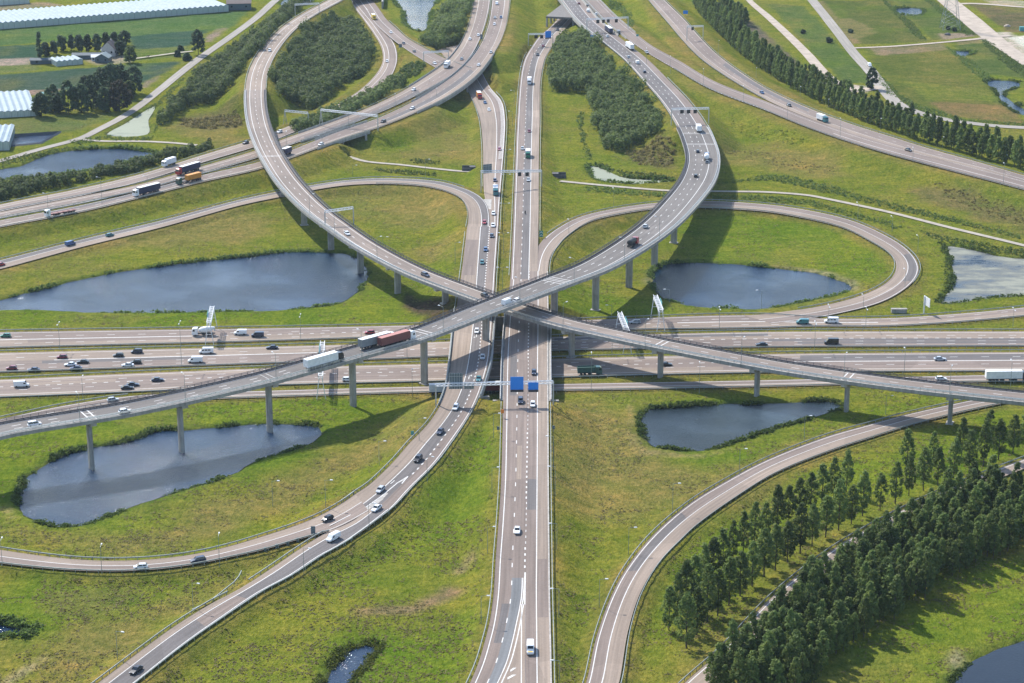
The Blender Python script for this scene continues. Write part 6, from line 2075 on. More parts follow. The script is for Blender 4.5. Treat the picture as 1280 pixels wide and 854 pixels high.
VEH = [
    # central road, right
    (697, 37, 'rc_n', 1, 'sedan', 'black', 'dark car leaving the far underpass'),
    (679, 57, 'rc_n', 1, 'hatch', 'dred', 'dark maroon car just below the far blue sign gantry'),
    (672, 68, 'rc_n', 1, 'sedan', 'black', 'second dark car below the far blue sign gantry'),
    (661.7, 101, 'rc_n', 1, 't:rigid', 'white', 'short white box truck on the far part of the central road', 'white'),
    (661.5, 163.5, 'rc_n', 1, 'hatch', 'dred', 'dark red car between the two box trucks on the central road'),
    (653, 185.5, 'rc_n', 1, 'hatch', 'silver', 'silver car left of the green fronted box truck'),
    (660, 192, 'rc_n', 1, 't:rigid', 'green', 'white box truck with a green front on the central road', 'white'),
    (660.5, 224.5, 'rc_n', 1, 'sedan', 'silver', 'silver car just below the gantry with black matrix signs'),
    (667.5, 465, 'rc_m', 1, 'hatch', 'dblue', 'dark car behind the small blue sign on the bridge'),
    (650.7, 500.5, 'rc_s', 1, 'suv', 'dblue', 'dark blue car below the large blue sign'),
    (666, 505, 'rc_m', 1, 'hatch', 'white', 'white car below the small blue sign'),
    (646.6, 662, 'rc_s', 1, 'sedan', 'white', 'white car alone on the middle of the lower central road'),
    # left carriageway
    (599, 119, 'rl_n', 1, 't:rigid', 'red', 'small red and white truck coming from under the far bridge', 'orange'),
    (606.3, 128, 'rl_n', 1, 'hatch', 'blue', 'blue car behind the red truck below the far bridge'),
    (611.3, 137, 'rl_n', 1, 'hatch', 'white', 'white car on the hatched shoulder road below the far bridge'),
    (624.3, 186, 'rl_n', 1, 'hatch', 'pink', 'pinkish red car beside the hatched shoulder'),
    (618.7, 225, 'rl_n', 1, 'hatch', 'navy', 'dark blue car under the left grey sign gantry'),
    (619.5, 238, 'rl_n', 1, 't:rigid', 'teal', 'white box truck with teal cab beside the left loop nose', 'white'),
    (616.8, 266.5, 'rl_n', 1, 'hatch', 'white', 'white car passing the pale nose of the left loop'),
    (605.5, 277.5, 'loop_w', 1, 'hatch', 'red', 'red car at the end of the left loop'),
    (616.3, 281.5, 'rl_n', 1, 'hatch', 'white', 'second white car beside the red car at the left loop end'),
    (614.7, 294.5, 'rl', 1, 'hatch', 'dblue', 'dark blue car next below the two white cars at the left loop end'),
    (607, 311.5, 'rl', 1, 'hatch', 'blue', 'blue car in the left lane above the flyover crossing'),
    (602.6, 327.5, 'rl', 1, 'hatch', 'teal', 'teal blue car nearest above the flyover crossing'),
    (596, 413.5, 'rl', 1, 'hatch', 'white', 'white car just below the upper flyover with an arrow under it'),
    (603.2, 446, 'rl', 1, 'hatch', 'silver', 'silver blue car in the flyover shadow on the left bridge'),
    (598.3, 473, 'rl', 1, 'sedan', 'teal', 'teal car at the sign gantry on the left carriageway'),
    (569.6, 508.5, 'rl', 1, 'estate', 'white', 'white estate car under the shadow of the grey sign backs'),
    (550.3, 538.5, 'rl', 1, 'sedan', 'dblue', 'dark blue car on the curving left carriageway below the gantry'),
    (522.6, 573, 'rl', 1, 'suv', 'black', 'black car on the curve midway to the lower left split'),
    (475.5, 611.5, 'rl', 1, 'hatch', 'silver', 'silver car with a dark stripe above the lower left split'),
    (470.6, 634.5, 'rl', 1, 'sedan', 'white', 'white car on the right lane at the lower left split'),
    (409.5, 647.5, 'br_w', 1, 'hatch', 'black', 'black car beside the blue nose sign'),
    (416.5, 672, 'br_s', 1, 'van', 'white', 'small white van just past the lower left split'),
    (247.5, 699, 'br_w', 1, 'estate', 'dblue', 'dark blue car on the branch to the left edge'),
    (175.8, 707.5, 'br_w', 1, 'hatch', 'white', 'white car on the branch to the left edge'),
    (170, 836.5, 'br_s', 1, 'sedan', 'black', 'black car on the bottom left branch'),
    # upper flyover
    (43, 529.5, 'fly_a', 1, 'mpv', 'white', 'white car on the flyover deck at the left edge'),
    (156, 513.5, 'fly_a', 1, 'hatch', 'white', 'white car on the flyover between the first and second piers'),
    (405, 450.5, 'fly_a', 1, 't:trailer', 'black', 'articulated truck with white trailer and black cab on the flyover', 'white'),
    (472, 425.5, 'fly_a', 1, 't:trailer', 'white', 'articulated truck with grey trailer and white cab on the flyover', 'grey'),
    (496, 423.5, 'fly_a', 1, 't:trailer', 'white', 'articulated truck with red brown trailer and white cab on the flyover', 'brown'),
    (634.5, 378, 'fly_a', 1, 'lvan', 'white', 'white van where the two flyovers cross'),
    (647, 375, 'fly_a', 1, 'hatch', 'white', 'white car right ahead of the white van at the flyover crossing'),
    (791, 302, 'fly_a', 1, 't:tank', 'red', 'dark tank truck with red cab on the flyover', 'black'),
    (807, 282.5, 'fly_a', 1, 'hatch', 'silver', 'silver white car ahead of the red cab on the flyover'),
    (870, 219.5, 'fly_a', 1, 'hatch', 'black', 'black car on the flyover bend below the white tanker'),
    (884, 202, 'fly_a', 1, 'hatch', 'grey', 'grey car directly behind the white tanker on the bend'),
    (883.5, 195.5, 'fly_a', 1, 't:tank', 'blue', 'white tanker truck with blue cab on the flyover bend', 'white'),
    (872.2, 189, 'fly_a', 1, 'hatch', 'dblue', 'dark blue car left of the white tanker'),
    (873.3, 160, 'fly_a', 1, 't:rigid', 'white', 'white box truck below the gantry on the far right bend', 'white'),
    (805.5, 89.5, 'fa_n', 1, 'hatch', 'dblue', 'dark blue car on the far motorway above the bend'),
    (796.6, 78, 'fa_n', 1, 'van', 'white', 'white van on the far motorway'),
    (785.5, 71, 'fa_n', 1, 'hatch', 'silver', 'silver car beside the long white truck on the far motorway'),
    (787, 57.5, 'fa_n', 1, 't:trailer', 'white', 'long articulated truck with white trailer on the far motorway', 'white'),
    (760.8, 37, 'fa_n', 1, 't:trailer', 'navy', 'articulated truck with navy trailer behind the far gantry', 'navy'),
    (773, 40, 'fa_n', 1, 'van', 'grey', 'dark van right of the navy truck'),
    (759, 45, 'fa_n', 1, 'hatch', 'white', 'white car left below the navy truck'),
    (735, 13.5, 'fa_n', 1, 'van', 'white', 'white van above the far gantry'),
    (745, 17.3, 'fa_n', 1, 'hatch', 'white', 'white car right of the van above the far gantry'),
    (734.5, 6.8, 'fa_n', 1, 'hatch', 'black', 'black car on the far motorway near the top edge'),
    (723.5, 4, 'fa_n', 1, 'hatch', 'dred', 'dark red car at the top edge of the far motorway'),
    (808.5, 65, 'e_merge', 1, 'hatch', 'silver', 'silver car on the far ramp with block markings'),
    (952.5, 115.5, 'e_ramp', 1, 'hatch', 'blue', 'blue car on the far right slip road'),
    (986.5, 131.5, 'e_ramp', 1, 'hatch', 'black', 'dark car in front of the far right poplars'),
    (1028, 147.5, 'e_ramp', 1, 't:rigid', 'teal', 'white and teal truck in front of the far right poplars', 'white'),
    (1135.5, 187, 'e_ramp', 1, 'sedan', 'black', 'black car where the far right roads join'),
    (1087, 81.5, 'tr_road', 1, 'van', 'white', 'white van on the upper right country road'),
    # lower flyover
    (337, 63, 'fb_n', 1, 'mpv', 'white', 'white car at the top of the left flyover beside the oval wood'),
    (434, 291.5, 'fly_b', 1, 'hatch', 'white', 'white car below the small gantry on the left flyover'),
    (531.8, 343, 'fly_b', 1, 'estate', 'dblue', 'dark blue car on the left flyover halfway to the crossing'),
    (606.5, 369, 'fly_b', 1, 'hatch', 'black', 'black car about to pass under the upper deck'),
    # far left highway
    (211, 202.5, 'hw_a', -1, 't:rigid', 'white', 'white truck uppermost of the trucks on the far left highway', 'white'),
    (235, 211, 'hw_b', -1, 't:trailer', 'red', 'articulated truck with red cab and dark trailer on the far left highway', 'navy'),
    (236.5, 223, 'hw_c', -1, 't:container', 'dgreen', 'truck with green cab and orange container on the far left highway', 'orange'),
    (183, 237.5, 'hw_c', -1, 't:trailer', 'white', 'articulated truck with white cab and blue trailer on the far left highway', 'navy'),
    (75.5, 263.5, 'hw_c', -1, 't:flatbed', 'white', 'empty flatbed truck with white cab on the far left highway', 'brown'),
    (307, 178, 'hw_a', -1, 'hatch', 'dblue', 'dark blue car about to pass under the left flyover'),
    (356.5, 189.5, 'hw_c', -1, 't:rigid', 'black', 'dark truck half hidden beside the left flyover deck', 'navy'),
    (349.5, 164.3, 'hw_a', -1, 'hatch', 'white', 'white car right of the left flyover deck on the upper lane'),
    (401, 180, 'hw_c', -1, 'hatch', 'white', 'white car leftmost on the lower far carriageway'),
    (479, 151.3, 'hw_c', -1, 'hatch', 'black', 'black car by the right post of the wide far gantry'),
    (515.3, 135, 'hw_c', -1, 'hatch', 'white', 'white car on the lower far carriageway over the grass slope'),
    (517, 111.8, 'hw_b', -1, 'hatch', 'white', 'white car behind the white truck on the upper far carriageway'),
    (558.8, 80.5, 'hw_b', -1, 't:rigid', 'white', 'white box truck on the upper far carriageway', 'white'),
    (577, 73.5, 'hw_b', -1, 'hatch', 'grey', 'grey car just ahead above the white truck on the far carriageway'),
    (587.3, 48.5, 'hw_b', -1, 'hatch', 'white', 'white car higher up on the upper far carriageway'),
    (597.8, 43.7, 'hw_b', -1, 'hatch', 'white', 'second white car near the far carriageway divide'),
    (598.2, 81, 'hw_c', -1, 'hatch', 'white', 'white car on the curved far bridge'),
    (613.7, 65, 'hw_c', -1, 'hatch', 'silver', 'silver car above the curved far bridge'),
    (618, 30, 'hw_c', -1, 'hatch', 'white', 'white car in the upper bend of the far carriageway'),
    (618.6, 22, 'hw_c', -1, 'hatch', 'silver', 'silver car right above a white one in the upper bend'),
    (626.3, 21.3, 'hw_c', -1, 'hatch', 'blue', 'blue car at the outer edge of the upper far bend'),
    (621, 4.5, 'hw_c', -1, 'van', 'white', 'white van at the top edge of the far left highway'),
    (467, 21, 'hw_f', 1, 't:rigid', 'yellow', 'yellow truck leaving the overpass at the top', 'yellow'),
    (488.6, 40.3, 'hw_f', 1, 'hatch', 'white', 'white car on the far slip road below the yellow truck'),
    (504.6, 54, 'hw_f', 1, 'hatch', 'dblue', 'dark blue car on the far slip road'),
    (518, 64.3, 'hw_f', 1, 'hatch', 'black', 'black car on the far slip road'),
    (543.5, 79, 'hw_f', 1, 'hatch', 'white', 'white car about to pass under the small far gantry'),
    (483.7, 76.3, 'hw_a', -1, 'hatch', 'white', 'white car in the far ramp bend beside the oval wood'),
    # left loop
    (1, 330, 'loop_w', 1, 'hatch', 'red', 'red car cut by the left edge on the loop road'),
    (88, 304.5, 'loop_w', 1, 'van', 'blue', 'blue van on the left loop road'),
    (137.3, 293.3, 'loop_w', 1, 'hatch', 'teal', 'blue green car ahead of the blue van on the left loop road'),
    # motorway, first carriageway
    (7, 419, 'mw_a', -1, 'hatch', 'green', 'green car at the left edge on the top motorway carriageway'),
    (254.5, 413.5, 'mw_a', -1, 't:mixer', 'white', 'white concrete mixer truck beside the left sign gantry', 'white'),
    (300.3, 416, 'mw_a', -1, 'van', 'white', 'small white van following the concrete mixer'),
    (322, 418.8, 'mw_a', -1, 'van', 'dblue', 'dark blue van behind the small white van'),
    (462, 415, 'mw_a', -1, 'hatch', 'red', 'red car above the grey trailer on the top motorway carriageway'),
    (793.7, 402, 'mw_a', -1, 'estate', 'silver', 'silver car in the flyover shadow between the right sign gantries'),
    (1003, 402.5, 'mw_a', -1, 'van', 'teal', 'dark teal van ahead of the white minibus'),
    (1039, 401.3, 'mw_a', -1, 'bus', 'white', 'white minibus where the right loop joins the motorway'),
    # second
    (77.5, 445.5, 'mw_b', -1, 'hatch', 'dred', 'dark red car in the upper lane of the second motorway carriageway'),
    (14.5, 459.5, 'mw_b', -1, 'hatch', 'dred', 'dark red car in the lower lane near the left edge'),
    (42, 461.5, 'mw_b', -1, 'sedan', 'navy', 'navy car in the lower lane of the second carriageway'),
    (88, 455, 'mw_b', -1, 'sedan', 'white', 'white car between three dark cars on the second carriageway'),
    (103.5, 451.7, 'mw_b', -1, 'sedan', 'black', 'black car right of the white car among dark cars'),
    (95, 459.5, 'mw_b', -1, 'sedan', 'navy', 'navy car below the white car among dark cars'),
    (148, 443.6, 'mw_b', -1, 'hatch', 'black', 'black hatchback in the upper lane of the second carriageway'),
    (171, 439, 'mw_b', -1, 'mpv', 'dblue', 'dark blue people carrier ahead of the black hatchback'),
    (159.5, 455.7, 'mw_b', -1, 'sedan', 'white', 'white car with a dark car at its right on the second carriageway'),
    (170, 452, 'mw_b', -1, 'hatch', 'black', 'dark car touching a white one on the second carriageway'),
    (257.7, 439.3, 'mw_b', -1, 'bus', 'white', 'white minibus on the second motorway carriageway'),
    (244, 450.6, 'mw_b', -1, 'lvan', 'white', 'white van below the white minibus'),
    (340, 433.7, 'mw_b', -1, 'sedan', 'dblue', 'dark blue car left of the white trailer on the second carriageway'),
    (952, 430, 'mw_b', -1, 'sedan', 'black', 'black car under the right flyover on the second carriageway'),
    (1039, 427.7, 'mw_b', -1, 'lvan', 'black', 'black van on the second carriageway at the right'),
    # third and fourth
    (27, 481, 'mw_c', 1, 'lvan', 'white', 'white van on the third motorway carriageway at the left'),
    (166, 480, 'mw_c', 1, 'sedan', 'dblue', 'dark blue car touching a darker one on the third carriageway'),
    (159, 484, 'mw_c', 1, 'sedan', 'black', 'black car lower of the pair on the third carriageway'),
    (197, 474, 'mw_c', 1, 'sedan', 'dblue', 'dark blue car leading the pair on the third carriageway'),
    (434.5, 473.8, 'mw_c', 1, 'hatch', 'white', 'white car beside the tall flyover pier on the third carriageway'),
    (832.5, 454.7, 'mw_c', 1, 'sedan', 'black', 'black car just right of a flyover pier on the third carriageway'),
    (737, 462.3, 'mw_c', 1, 't:tipper', 'dgreen', 'dark green tipper truck in the flyover shadow', 'dgreen'),
    (1175, 448, 'mw_c', 1, 'sedan', 'silver', 'silver car on the third carriageway at the right'),
    (141, 499, 'mw_d', 1, 'hatch', 'silver', 'silver car on the slip road behind the lower left flyover deck'),
    (1176.5, 472.8, 'mw_d', 1, 'hatch', 'white', 'white car half hidden behind the right flyover parapet'),
    (1259, 470, 'mw_d', 1, 't:trailer', 'dblue', 'articulated truck with white trailer and dark cab at the right edge', 'white'),
    (630, 484.5, 'mw_d', 1, 't:trailer', 'white', 'truck with white roof seen in the gap between the bridges', 'dred'),
    (552, 486, 'mw_d', 1, 't:rigid', 'blue', 'blue and white truck about to pass under the left bridge', 'white'),
]
for v in VEH:
    vehicle(*v)

# the white and yellow road service van in the last lane, and a motorcycle
r = RD['rc_m']
p = at(663, 812, r.mid[r.near(663, 812)][2] + .8)
p[2] = r.mid[r.near(663, 812)][2] + SURF_Z['rc_m'] + .012
root = build_van(True)
for c in root.children:
    if c.name.startswith('body'):
        c.color = (*CLR['white'], 1)
root.location = tuple(p)
root.rotation_euler = (0, 0, -pi / 2 - .01)
mb = MB()
mb.box((2.18, 0, 1.10), (.95, 1.25, .05), 0, 0, 1, .23)
o = mb.build('bonnet_panel', 'skin', root)
o.color = (.80, .50, .03, 1)
tag(root, 'white van with a yellow bonnet in the last lane at the bottom edge', 'van')
root = empty('motorcycle')
mb = MB()
mb.box((0, 0, .62), (1.3, .34, .42), 0, 0, .7)
mb.bar((.55, 0, .45), (.75, 0, .95), .06)
mb.build('frame', 'black', root)
mb = MB()
mb.bar((.62, -.36, 1.0), (.62, .36, 1.0), .04)
mb.build('handlebar', 'chassis', root)
for x in (-.72, .72):
    w = wheel_mesh(.32, .16).build('wheel', 'tyre', root)
    w.location = (x, 0, .32)
r = RD['rc_n']
k = r.near(656.5, 267)
p = at(656.5, 267, r.mid[k][2] + .5)
p[2] = r.mid[k][2] + SURF_Z['rc_n'] + .012
root.location = tuple(p)
root.rotation_euler = (0, 0, -pi / 2)
tag(root, 'motorcycle alone on the dark lane of the central road', 'motorcycle')
# its rider: one continuous seated figure
pm_ = MB()


def tube_path(mb, pts, n=8):
    rings = []
    for i, (x, y, z, rr) in enumerate(pts):
        a = np.array(pts[max(0, i - 1)][:3])
        b = np.array(pts[min(len(pts) - 1, i + 1)][:3])
        d = b - a
        d /= np.linalg.norm(d) + 1e-9
        u = np.cross(d, (0, 1, 0)) if abs(d[1]) < .9 else np.cross(d, (1, 0, 0))
        u /= np.linalg.norm(u)
        w = np.cross(d, u)
        rings.append([tuple(np.array((x, y, z)) + rr * (cos(2 * pi * k / n) * u + sin(2 * pi * k / n) * w)) for k in range(n)])
    mb.loft(rings)


bmd = bpy.data.meshes.new('person')
J = [(-.15, 0, .92, .17), (-.08, 0, 1.15, .17), (0, 0, 1.38, .19), (.04, 0, 1.52, .08), (.08, 0, 1.64, .12), (.09, 0, 1.74, .11),
     (.02, .2, 1.40, .08), (.25, .30, 1.18, .06), (.56, .30, 1.04, .05), (.02, -.2, 1.40, .08), (.25, -.30, 1.18, .06), (.56, -.30, 1.04, .05),
     (-.12, .14, .88, .11), (.28, .24, .80, .09), (.10, .26, .38, .07), (.22, .27, .30, .06), (-.12, -.14, .88, .11), (.28, -.24, .80, .09), (.10, -.26, .38, .07), (.22, -.27, .30, .06)]
Eg = [(0, 1), (1, 2), (2, 3), (3, 4), (4, 5), (2, 6), (6, 7), (7, 8), (2, 9), (9, 10), (10, 11), (0, 12), (12, 13), (13, 14), (14, 15), (0, 16), (16, 17), (17, 18), (18, 19)]
bmd.from_pydata([j[:3] for j in J], Eg, [])
po = bpy.data.objects.new('person', bmd)
COL.objects.link(po)
sk = po.modifiers.new('skin', 'SKIN')
bmd.skin_vertices[0].data[0].use_root = True
for i, j in enumerate(J):
    bmd.skin_vertices[0].data[i].radius = (j[3], j[3])
ss = po.modifiers.new('sub', 'SUBSURF')
ss.levels = ss.render_levels = 1
bmd.materials.append(M['black'])
po.location = root.location
po.rotation_euler = root.rotation_euler
tag(po, 'rider in dark clothing and helmet sitting on the motorcycle', 'person')


# ------------------------------------------------------------------ street lamps
def lamp(base, h, arms, name='street_lamp'):
    """arms: list of horizontal directions (angles)"""
    root = empty(name, base)
    mb = MB()
    mb.bar((0, 0, -.2), (0, 0, h), .10, n=6, r2=.06)
    mb.build('pole', 'rail', root)
    for a in arms:
        c, s = cos(a), sin(a)
        am = MB()
        am.bar((0, 0, h - .05), (1.6 * c, 1.6 * s, h + .18), .055, n=5)
        am.build('arm', 'rail', root)
        hm = MB()
        hm.box((2.0 * c, 2.0 * s, h + .18), (1.0, .42, .20), a, 0, .8)
        hm.build('lamp_head', 'whitesteel', root)
    return root


ORD = 'first second third fourth fifth sixth seventh eighth ninth tenth eleventh twelfth thirteenth fourteenth fifteenth sixteenth seventeenth eighteenth'.split()
LAMPS = [  # row phrase, group, arms in degrees, road it stands on or None, [(x, y of foot, y of head)]
    ('street lamp from the left on the upper motorway median', 'lamps on the upper motorway median', (90, -90), None, [(75, 438, 405), (227, 457.5, 402), (376, 425.5, 395), (899, 413, 386), (1035, 411, 383), (1082, 411, 386), (1266, 409, 387)]),
    ('street lamp from the left on the main motorway median', 'lamps on the main motorway median', (90, -90), None, [(509, 452, 421), (765, 445, 415), (1018, 438, 404)]),
    ('street lamp from the left below the motorway', 'lamps below the motorway', (90,), None, [(104, 502, 472), (515.5, 496, 464), (739, 489.5, 443), (874, 492, 455), (1130, 467, 437), (1263, 483, 452)]),
    ('street lamp from the left on the higher flyover deck', 'lamps on the higher flyover', (120,), 'fly_a', [(109, 528, 488), (233, 503, 463), (351, 479, 440), (458, 447, 409), (554, 415, 380), (644, 379, 345), (714, 350, 317), (773, 325, 292), (817, 300, 268)]),
    ('street lamp from the left on the lower flyover deck', 'lamps on the lower flyover', (60,), 'fly_b', [(389, 270, 254), (426, 292, 278), (474, 324, 309), (698, 408, 380), (809, 432, 402), (926, 454, 424), (1053, 474, 444), (1186, 489, 457)]),
    ('street lamp from the far end on the right bank of the central road', 'lamps right of the central road', (180,), None, [(691.5, 588, 545), (694, 620, 583), (696, 688, 654), (698.5, 772, 735), (699.5, 850, 826)]),
    ('street lamp from the far end on the left bank of the central road', 'lamps left of the central road', (0,), None, [(617, 548, 517), (615, 616, 584), (609.5, 692, 658), (601.5, 780, 744)]),
    ('street lamp from the far end on the median strip', 'lamps on the narrow median strip', (0, 180), None, [(633, 212, 188), (632.5, 244, 219), (631, 280, 255), (629.5, 318, 292), (628, 362, 335)]),
    ('street lamp from the bottom beside the lower right slip road', 'lamps beside the lower right slip road', (0,), None, [(749, 760, 723), (785.5, 693, 659), (840.5, 640, 604), (924, 596, 561), (1005, 551, 520), (1107, 518, 495)]),
    ('street lamp from the left on the lower left branch', 'lamps on the lower left branch', (90,), None, [(3, 707, 675), (127.5, 718, 683), (274.5, 708.5, 669)]),
    ('street lamp from the bottom on the bottom left branch', 'lamps on the bottom left branch', (-20,), None, [(147, 825, 788), (241.5, 763, 728), (380, 718, 684), (461.5, 664, 628), (534, 603, 570)]),
    ('street lamp from the left on the meadow above the lower left branch', 'lamps on the meadow above the branch', (0,), None, [(341, 633, 601), (407, 634, 600), (474, 582, 532 + 20), (524, 553, 523)]),
    ('street lamp from the left in front of the far left highway', 'lamps of the far left highway', (160,), None, [(61, 275, 243), (127.5, 256, 223), (185, 242, 221), (253, 222, 200), (345, 198, 178), (403, 190, 171)]),
    ('street lamp from the left between the far left carriageways', 'lamps between the far left carriageways', (90,), None, [(358, 183, 166), (436, 160, 142), (494, 135, 119), (546, 127, 112), (537, 116, 100)]),
    ('street lamp from the left round the right loop road', 'lamps round the right loop road', (100,), None, [(711, 293, 276), (767, 262, 237), (1072, 275, 255), (1115, 290, 272), (1147, 316, 296), (1131, 360, 338), (1079, 386, 370)]),
    ('street lamp from the top beside the far central road', 'lamps beside the far central road', (180,), None, [(667, 76, 58), (655, 100, 84), (643, 132, 114), (640.5, 158, 140)]),
    ('street lamp from the left on the far right embankment roads', 'lamps on the far right embankment roads', (90,), None, [(808, 82, 62), (838, 92, 72), (879, 109, 88), (929, 129, 109), (984, 150, 133), (1050, 173, 150), (1141, 201, 186), (1254, 231, 206)]),
    ('street lamp from the left along the far right poplars', 'lamps along the far right poplars', (-90,), None, [(898, 69, 51), (945, 97, 85), (1000, 121, 109), (1035, 136, 124), (1100, 163, 148), (1178, 185, 171), (1257, 206, 194)]),
    ('street lamp from the left on the meadow inside the left loop', 'lamps beside the left loop road', (0,), None, [(441, 220, 212), (532, 222, 200), (479, 317 + 10, 297), (569, 330, 304)]),
    ('street lamp from the left below the right pond', 'lamps beside the right pond', (180,), None, [(836.5, 378, 366), (951.5, 386, 363), (764.5, 398, 388)]),
]
for phrase, group, arms, key, rows in LAMPS:
    for i, (x, yb, yt) in enumerate(rows):
        if key:
            r = RD[key]
            k = r.near(x, yb)
            b = at(x, yb, r.mid[k][2] + .2)
            d = np.hypot(r.R[:, 0] - b[0], r.R[:, 1] - b[1])
            k = int(np.argmin(d))
            b = r.R[k] - r.u[k] * .6 + np.array((0, 0, .3))
            h = 9.5
            ar = [atan2(-r.u[k][1], -r.u[k][0])]
        else:
            b = on_ground(x, yb)
            dep = b[1] * CP - (b[2] - CAMH) * SP
            h = float(np.clip((yb - yt) * dep / (FPX * CP), 5.5, 17))
            ar = [radians(a) for a in arms]
        tag(lamp(tuple(b), h, ar), ORD[i] + ' ' + phrase, 'street lamp', group)


# ------------------------------------------------------------------ sign gantries
def truss(mb, a, b, hgt=1.0, wid=.9, n=None):
    a, b = np.array(a, float), np.array(b, float)
    d = b - a
    L = np.linalg.norm(d)
    d /= L
    w = np.cross(d, (0, 0, 1))
    w /= np.linalg.norm(w)
    n = n or max(3, int(L / 1.6))
    up = np.array((0, 0, 1.0))
    cor = [w * wid / 2 + up * hgt / 2, -w * wid / 2 + up * hgt / 2, -w * wid / 2 - up * hgt / 2, w * wid / 2 - up * hgt / 2]
    for c in cor:
        mb.bar(a + c, b + c, .11, n=4)
    for i in range(n):
        p, q = a + d * L * i / n, a + d * L * (i + 1) / n
        for k in range(4):
            mb.bar(p + cor[k], q + cor[(k + 1) % 4], .06, n=3)
            mb.bar(p + cor[k], p + cor[(k + 1) % 4], .06, n=3)


def panel(root, c, w, h, ang, mat, rim=True):
    """a sign board facing angle ang (its normal), with frame and rear ribs"""
    mb = MB()
    mb.box(c, (.12, w, h), ang)
    o = mb.build({'blue': 'blue_sign', 'black': 'matrix_sign', 'signback': 'sign_back', 'green_sign': 'green_sign', 'orange': 'warning_board', 'teal': 'sign_board'}.get(mat, 'sign_board'), mat, root, root.location)
    if mat == 'blue':
        dm = MB()
        n = np.array((cos(ang), sin(ang), 0))
        dm.box(np.array(c) + n * .35 - np.array((0, 0, h / 2 + .35)), (.9, w, .6), ang)
        q = dm.build('light_box', 'chassis', o, root.location)
    if mat == 'signback':
        dm = MB()
        n = np.array((cos(ang), sin(ang), 0))
        t = np.array((-sin(ang), cos(ang), 0))
        for k in np.linspace(-.45, .45, 6):
            dm.box(np.array(c) + n * .1 + t * w * k, (.1, .1, h), ang)
        for k in (-.3, .3):
            dm.box(np.array(c) + n * .16 + np.array((0, 0, h * k)), (.1, w, .1), ang)
        dm.build('ribs', 'galv', o, root.location)
    return o


def mpp(p):
    """metres per picture pixel at a point"""
    return (p[1] * CP - (p[2] - CAMH) * SP) / FPX


def gantry(label, posts, beam, z, signs=(), lattice=(), mat='whitesteel', wide=.9):
    """posts: [(x, y foot)], beam: ((x, y), (x, y)) in the photo; z: height of the ground there"""
    feet = [at(x, y, zz) for (x, y), zz in zip(posts, z)]
    hts = [(y - by) * mpp(f) / CP for (x, y), (bx, by), f in zip(posts, beam, feet)]
    tops = [np.array((f[0], f[1], f[2] + h)) for f, h in zip(feet, hts)]
    if abs(tops[0][2] - tops[1][2]) < 3:
        zt = (tops[0][2] + tops[1][2]) / 2
    A, B = tops[0].copy(), tops[1].copy()
    org = tuple(feet[0])
    root = empty('sign_gantry', org)
    tag(root, label, 'sign gantry')
    mb = MB()
    truss(mb, A, B, wide, wide)
    mb.build('beam', mat, root, org)
    for i, (f, t) in enumerate(zip(feet, tops)):
        pm = MB()
        if i in lattice:
            d = (B - A) / np.linalg.norm(B - A)
            w = np.cross(d, (0, 0, 1))
            for s in (-1, 1):
                pm.bar(f + d * s * 1.2 * (1 if True else 0) + (0, 0, -.8), t, .16, n=5)
            pm.bar(f + w * 0 + (0, 0, -.8), t, .08, n=4)
            for k in (.3, .6):
                pm.bar(f + d * 1.2 * (1 - k) + (t - f) * k, f - d * 1.2 * (1 - k) + (t - f) * k, .07, n=4)
        else:
            pm.box((f + t) / 2 - np.array((0, 0, .4)), (.45, .45, t[2] - f[2] + .8))
        pm.build('post', 'galv' if mat == 'whitesteel' else mat, root, org)
    d = (B - A)
    ang = atan2(d[1], d[0]) - pi / 2
    nrm = np.array((cos(ang), sin(ang), 0))
    if nrm[1] > 0:
        ang += pi
        nrm = -nrm
    for (x0, y0, x1, y1, m) in signs:
        xm = (x0 + x1) / 2
        pa, pb = pix(A)[0], pix(B)[0]
        k = (xm - pa) / (pb - pa)
        c = A + (B - A) * k
        py = pix(c)[1]
        s = mpp(c)
        w, h = (x1 - x0) * s, (y1 - y0) * s / CP
        off = .75 if m != 'signback' else -.75
        cc = c + nrm * off
        cc[2] += (py - (y0 + y1) / 2) * s / CP - off * .3
        panel(root, cc, w, h, ang if m != 'signback' else ang, m)
    return root


gantry('long white sign gantry with two blue boards over both central roads', [(545, 509.5), (691.5, 507)], [(545, 481), (691, 477.5)], (6.0, 6.2),
       [(561, 468, 578.5, 488, 'signback'), (580, 481, 592.5, 488, 'signback'), (637.8, 469.5, 654.2, 485.5, 'blue'), (660, 476.5, 672.8, 485.5, 'blue')])
gantry('white sign gantry with a grey sign back and two black matrix signs behind the flyovers', [(601.3, 241), (677, 233)], [(601.3, 215.3), (677, 214.3)], (4.4, 4.4),
       [(604, 206.5, 616, 217.5, 'signback'), (646.2, 214.5, 650.8, 219.2, 'black'), (655.6, 214.5, 660.2, 219.2, 'black')])
gantry('small white gantry with one blue board below the far underpass', [(660.5, 59), (691, 57)], [(660.5, 43.5), (691.3, 43)], (.4, .4),
       [(667.5, 43.3, 671.8, 47.3, 'black'), (674.4, 43.3, 678.6, 47.3, 'black'), (680.8, 38.5, 688.6, 46.2, 'blue')])
gantry('far white gantry with four black matrix signs over the motorway above the wood', [(733.5, 42), (785, 38)], [(733, 25.3), (785, 22.6)], (7.6, 7.4),
       [(744.5, 24.3, 748.8, 28.3, 'black'), (751.6, 24, 755.6, 28, 'black'), (757.6, 23.6, 761.6, 27.6, 'black'), (767.6, 23.4, 771.8, 27.4, 'black')])
gantry('white gantry with three black matrix signs on the right flyover bend', [(839, 156), (885.7, 155)], [(839, 137.3), (886, 136)], (9.9, 9.6),
       [(849.8, 136.6, 854.4, 141, 'black'), (858.2, 136.5, 862.6, 140.9, 'black'), (866.4, 136.4, 870.8, 140.8, 'black')])
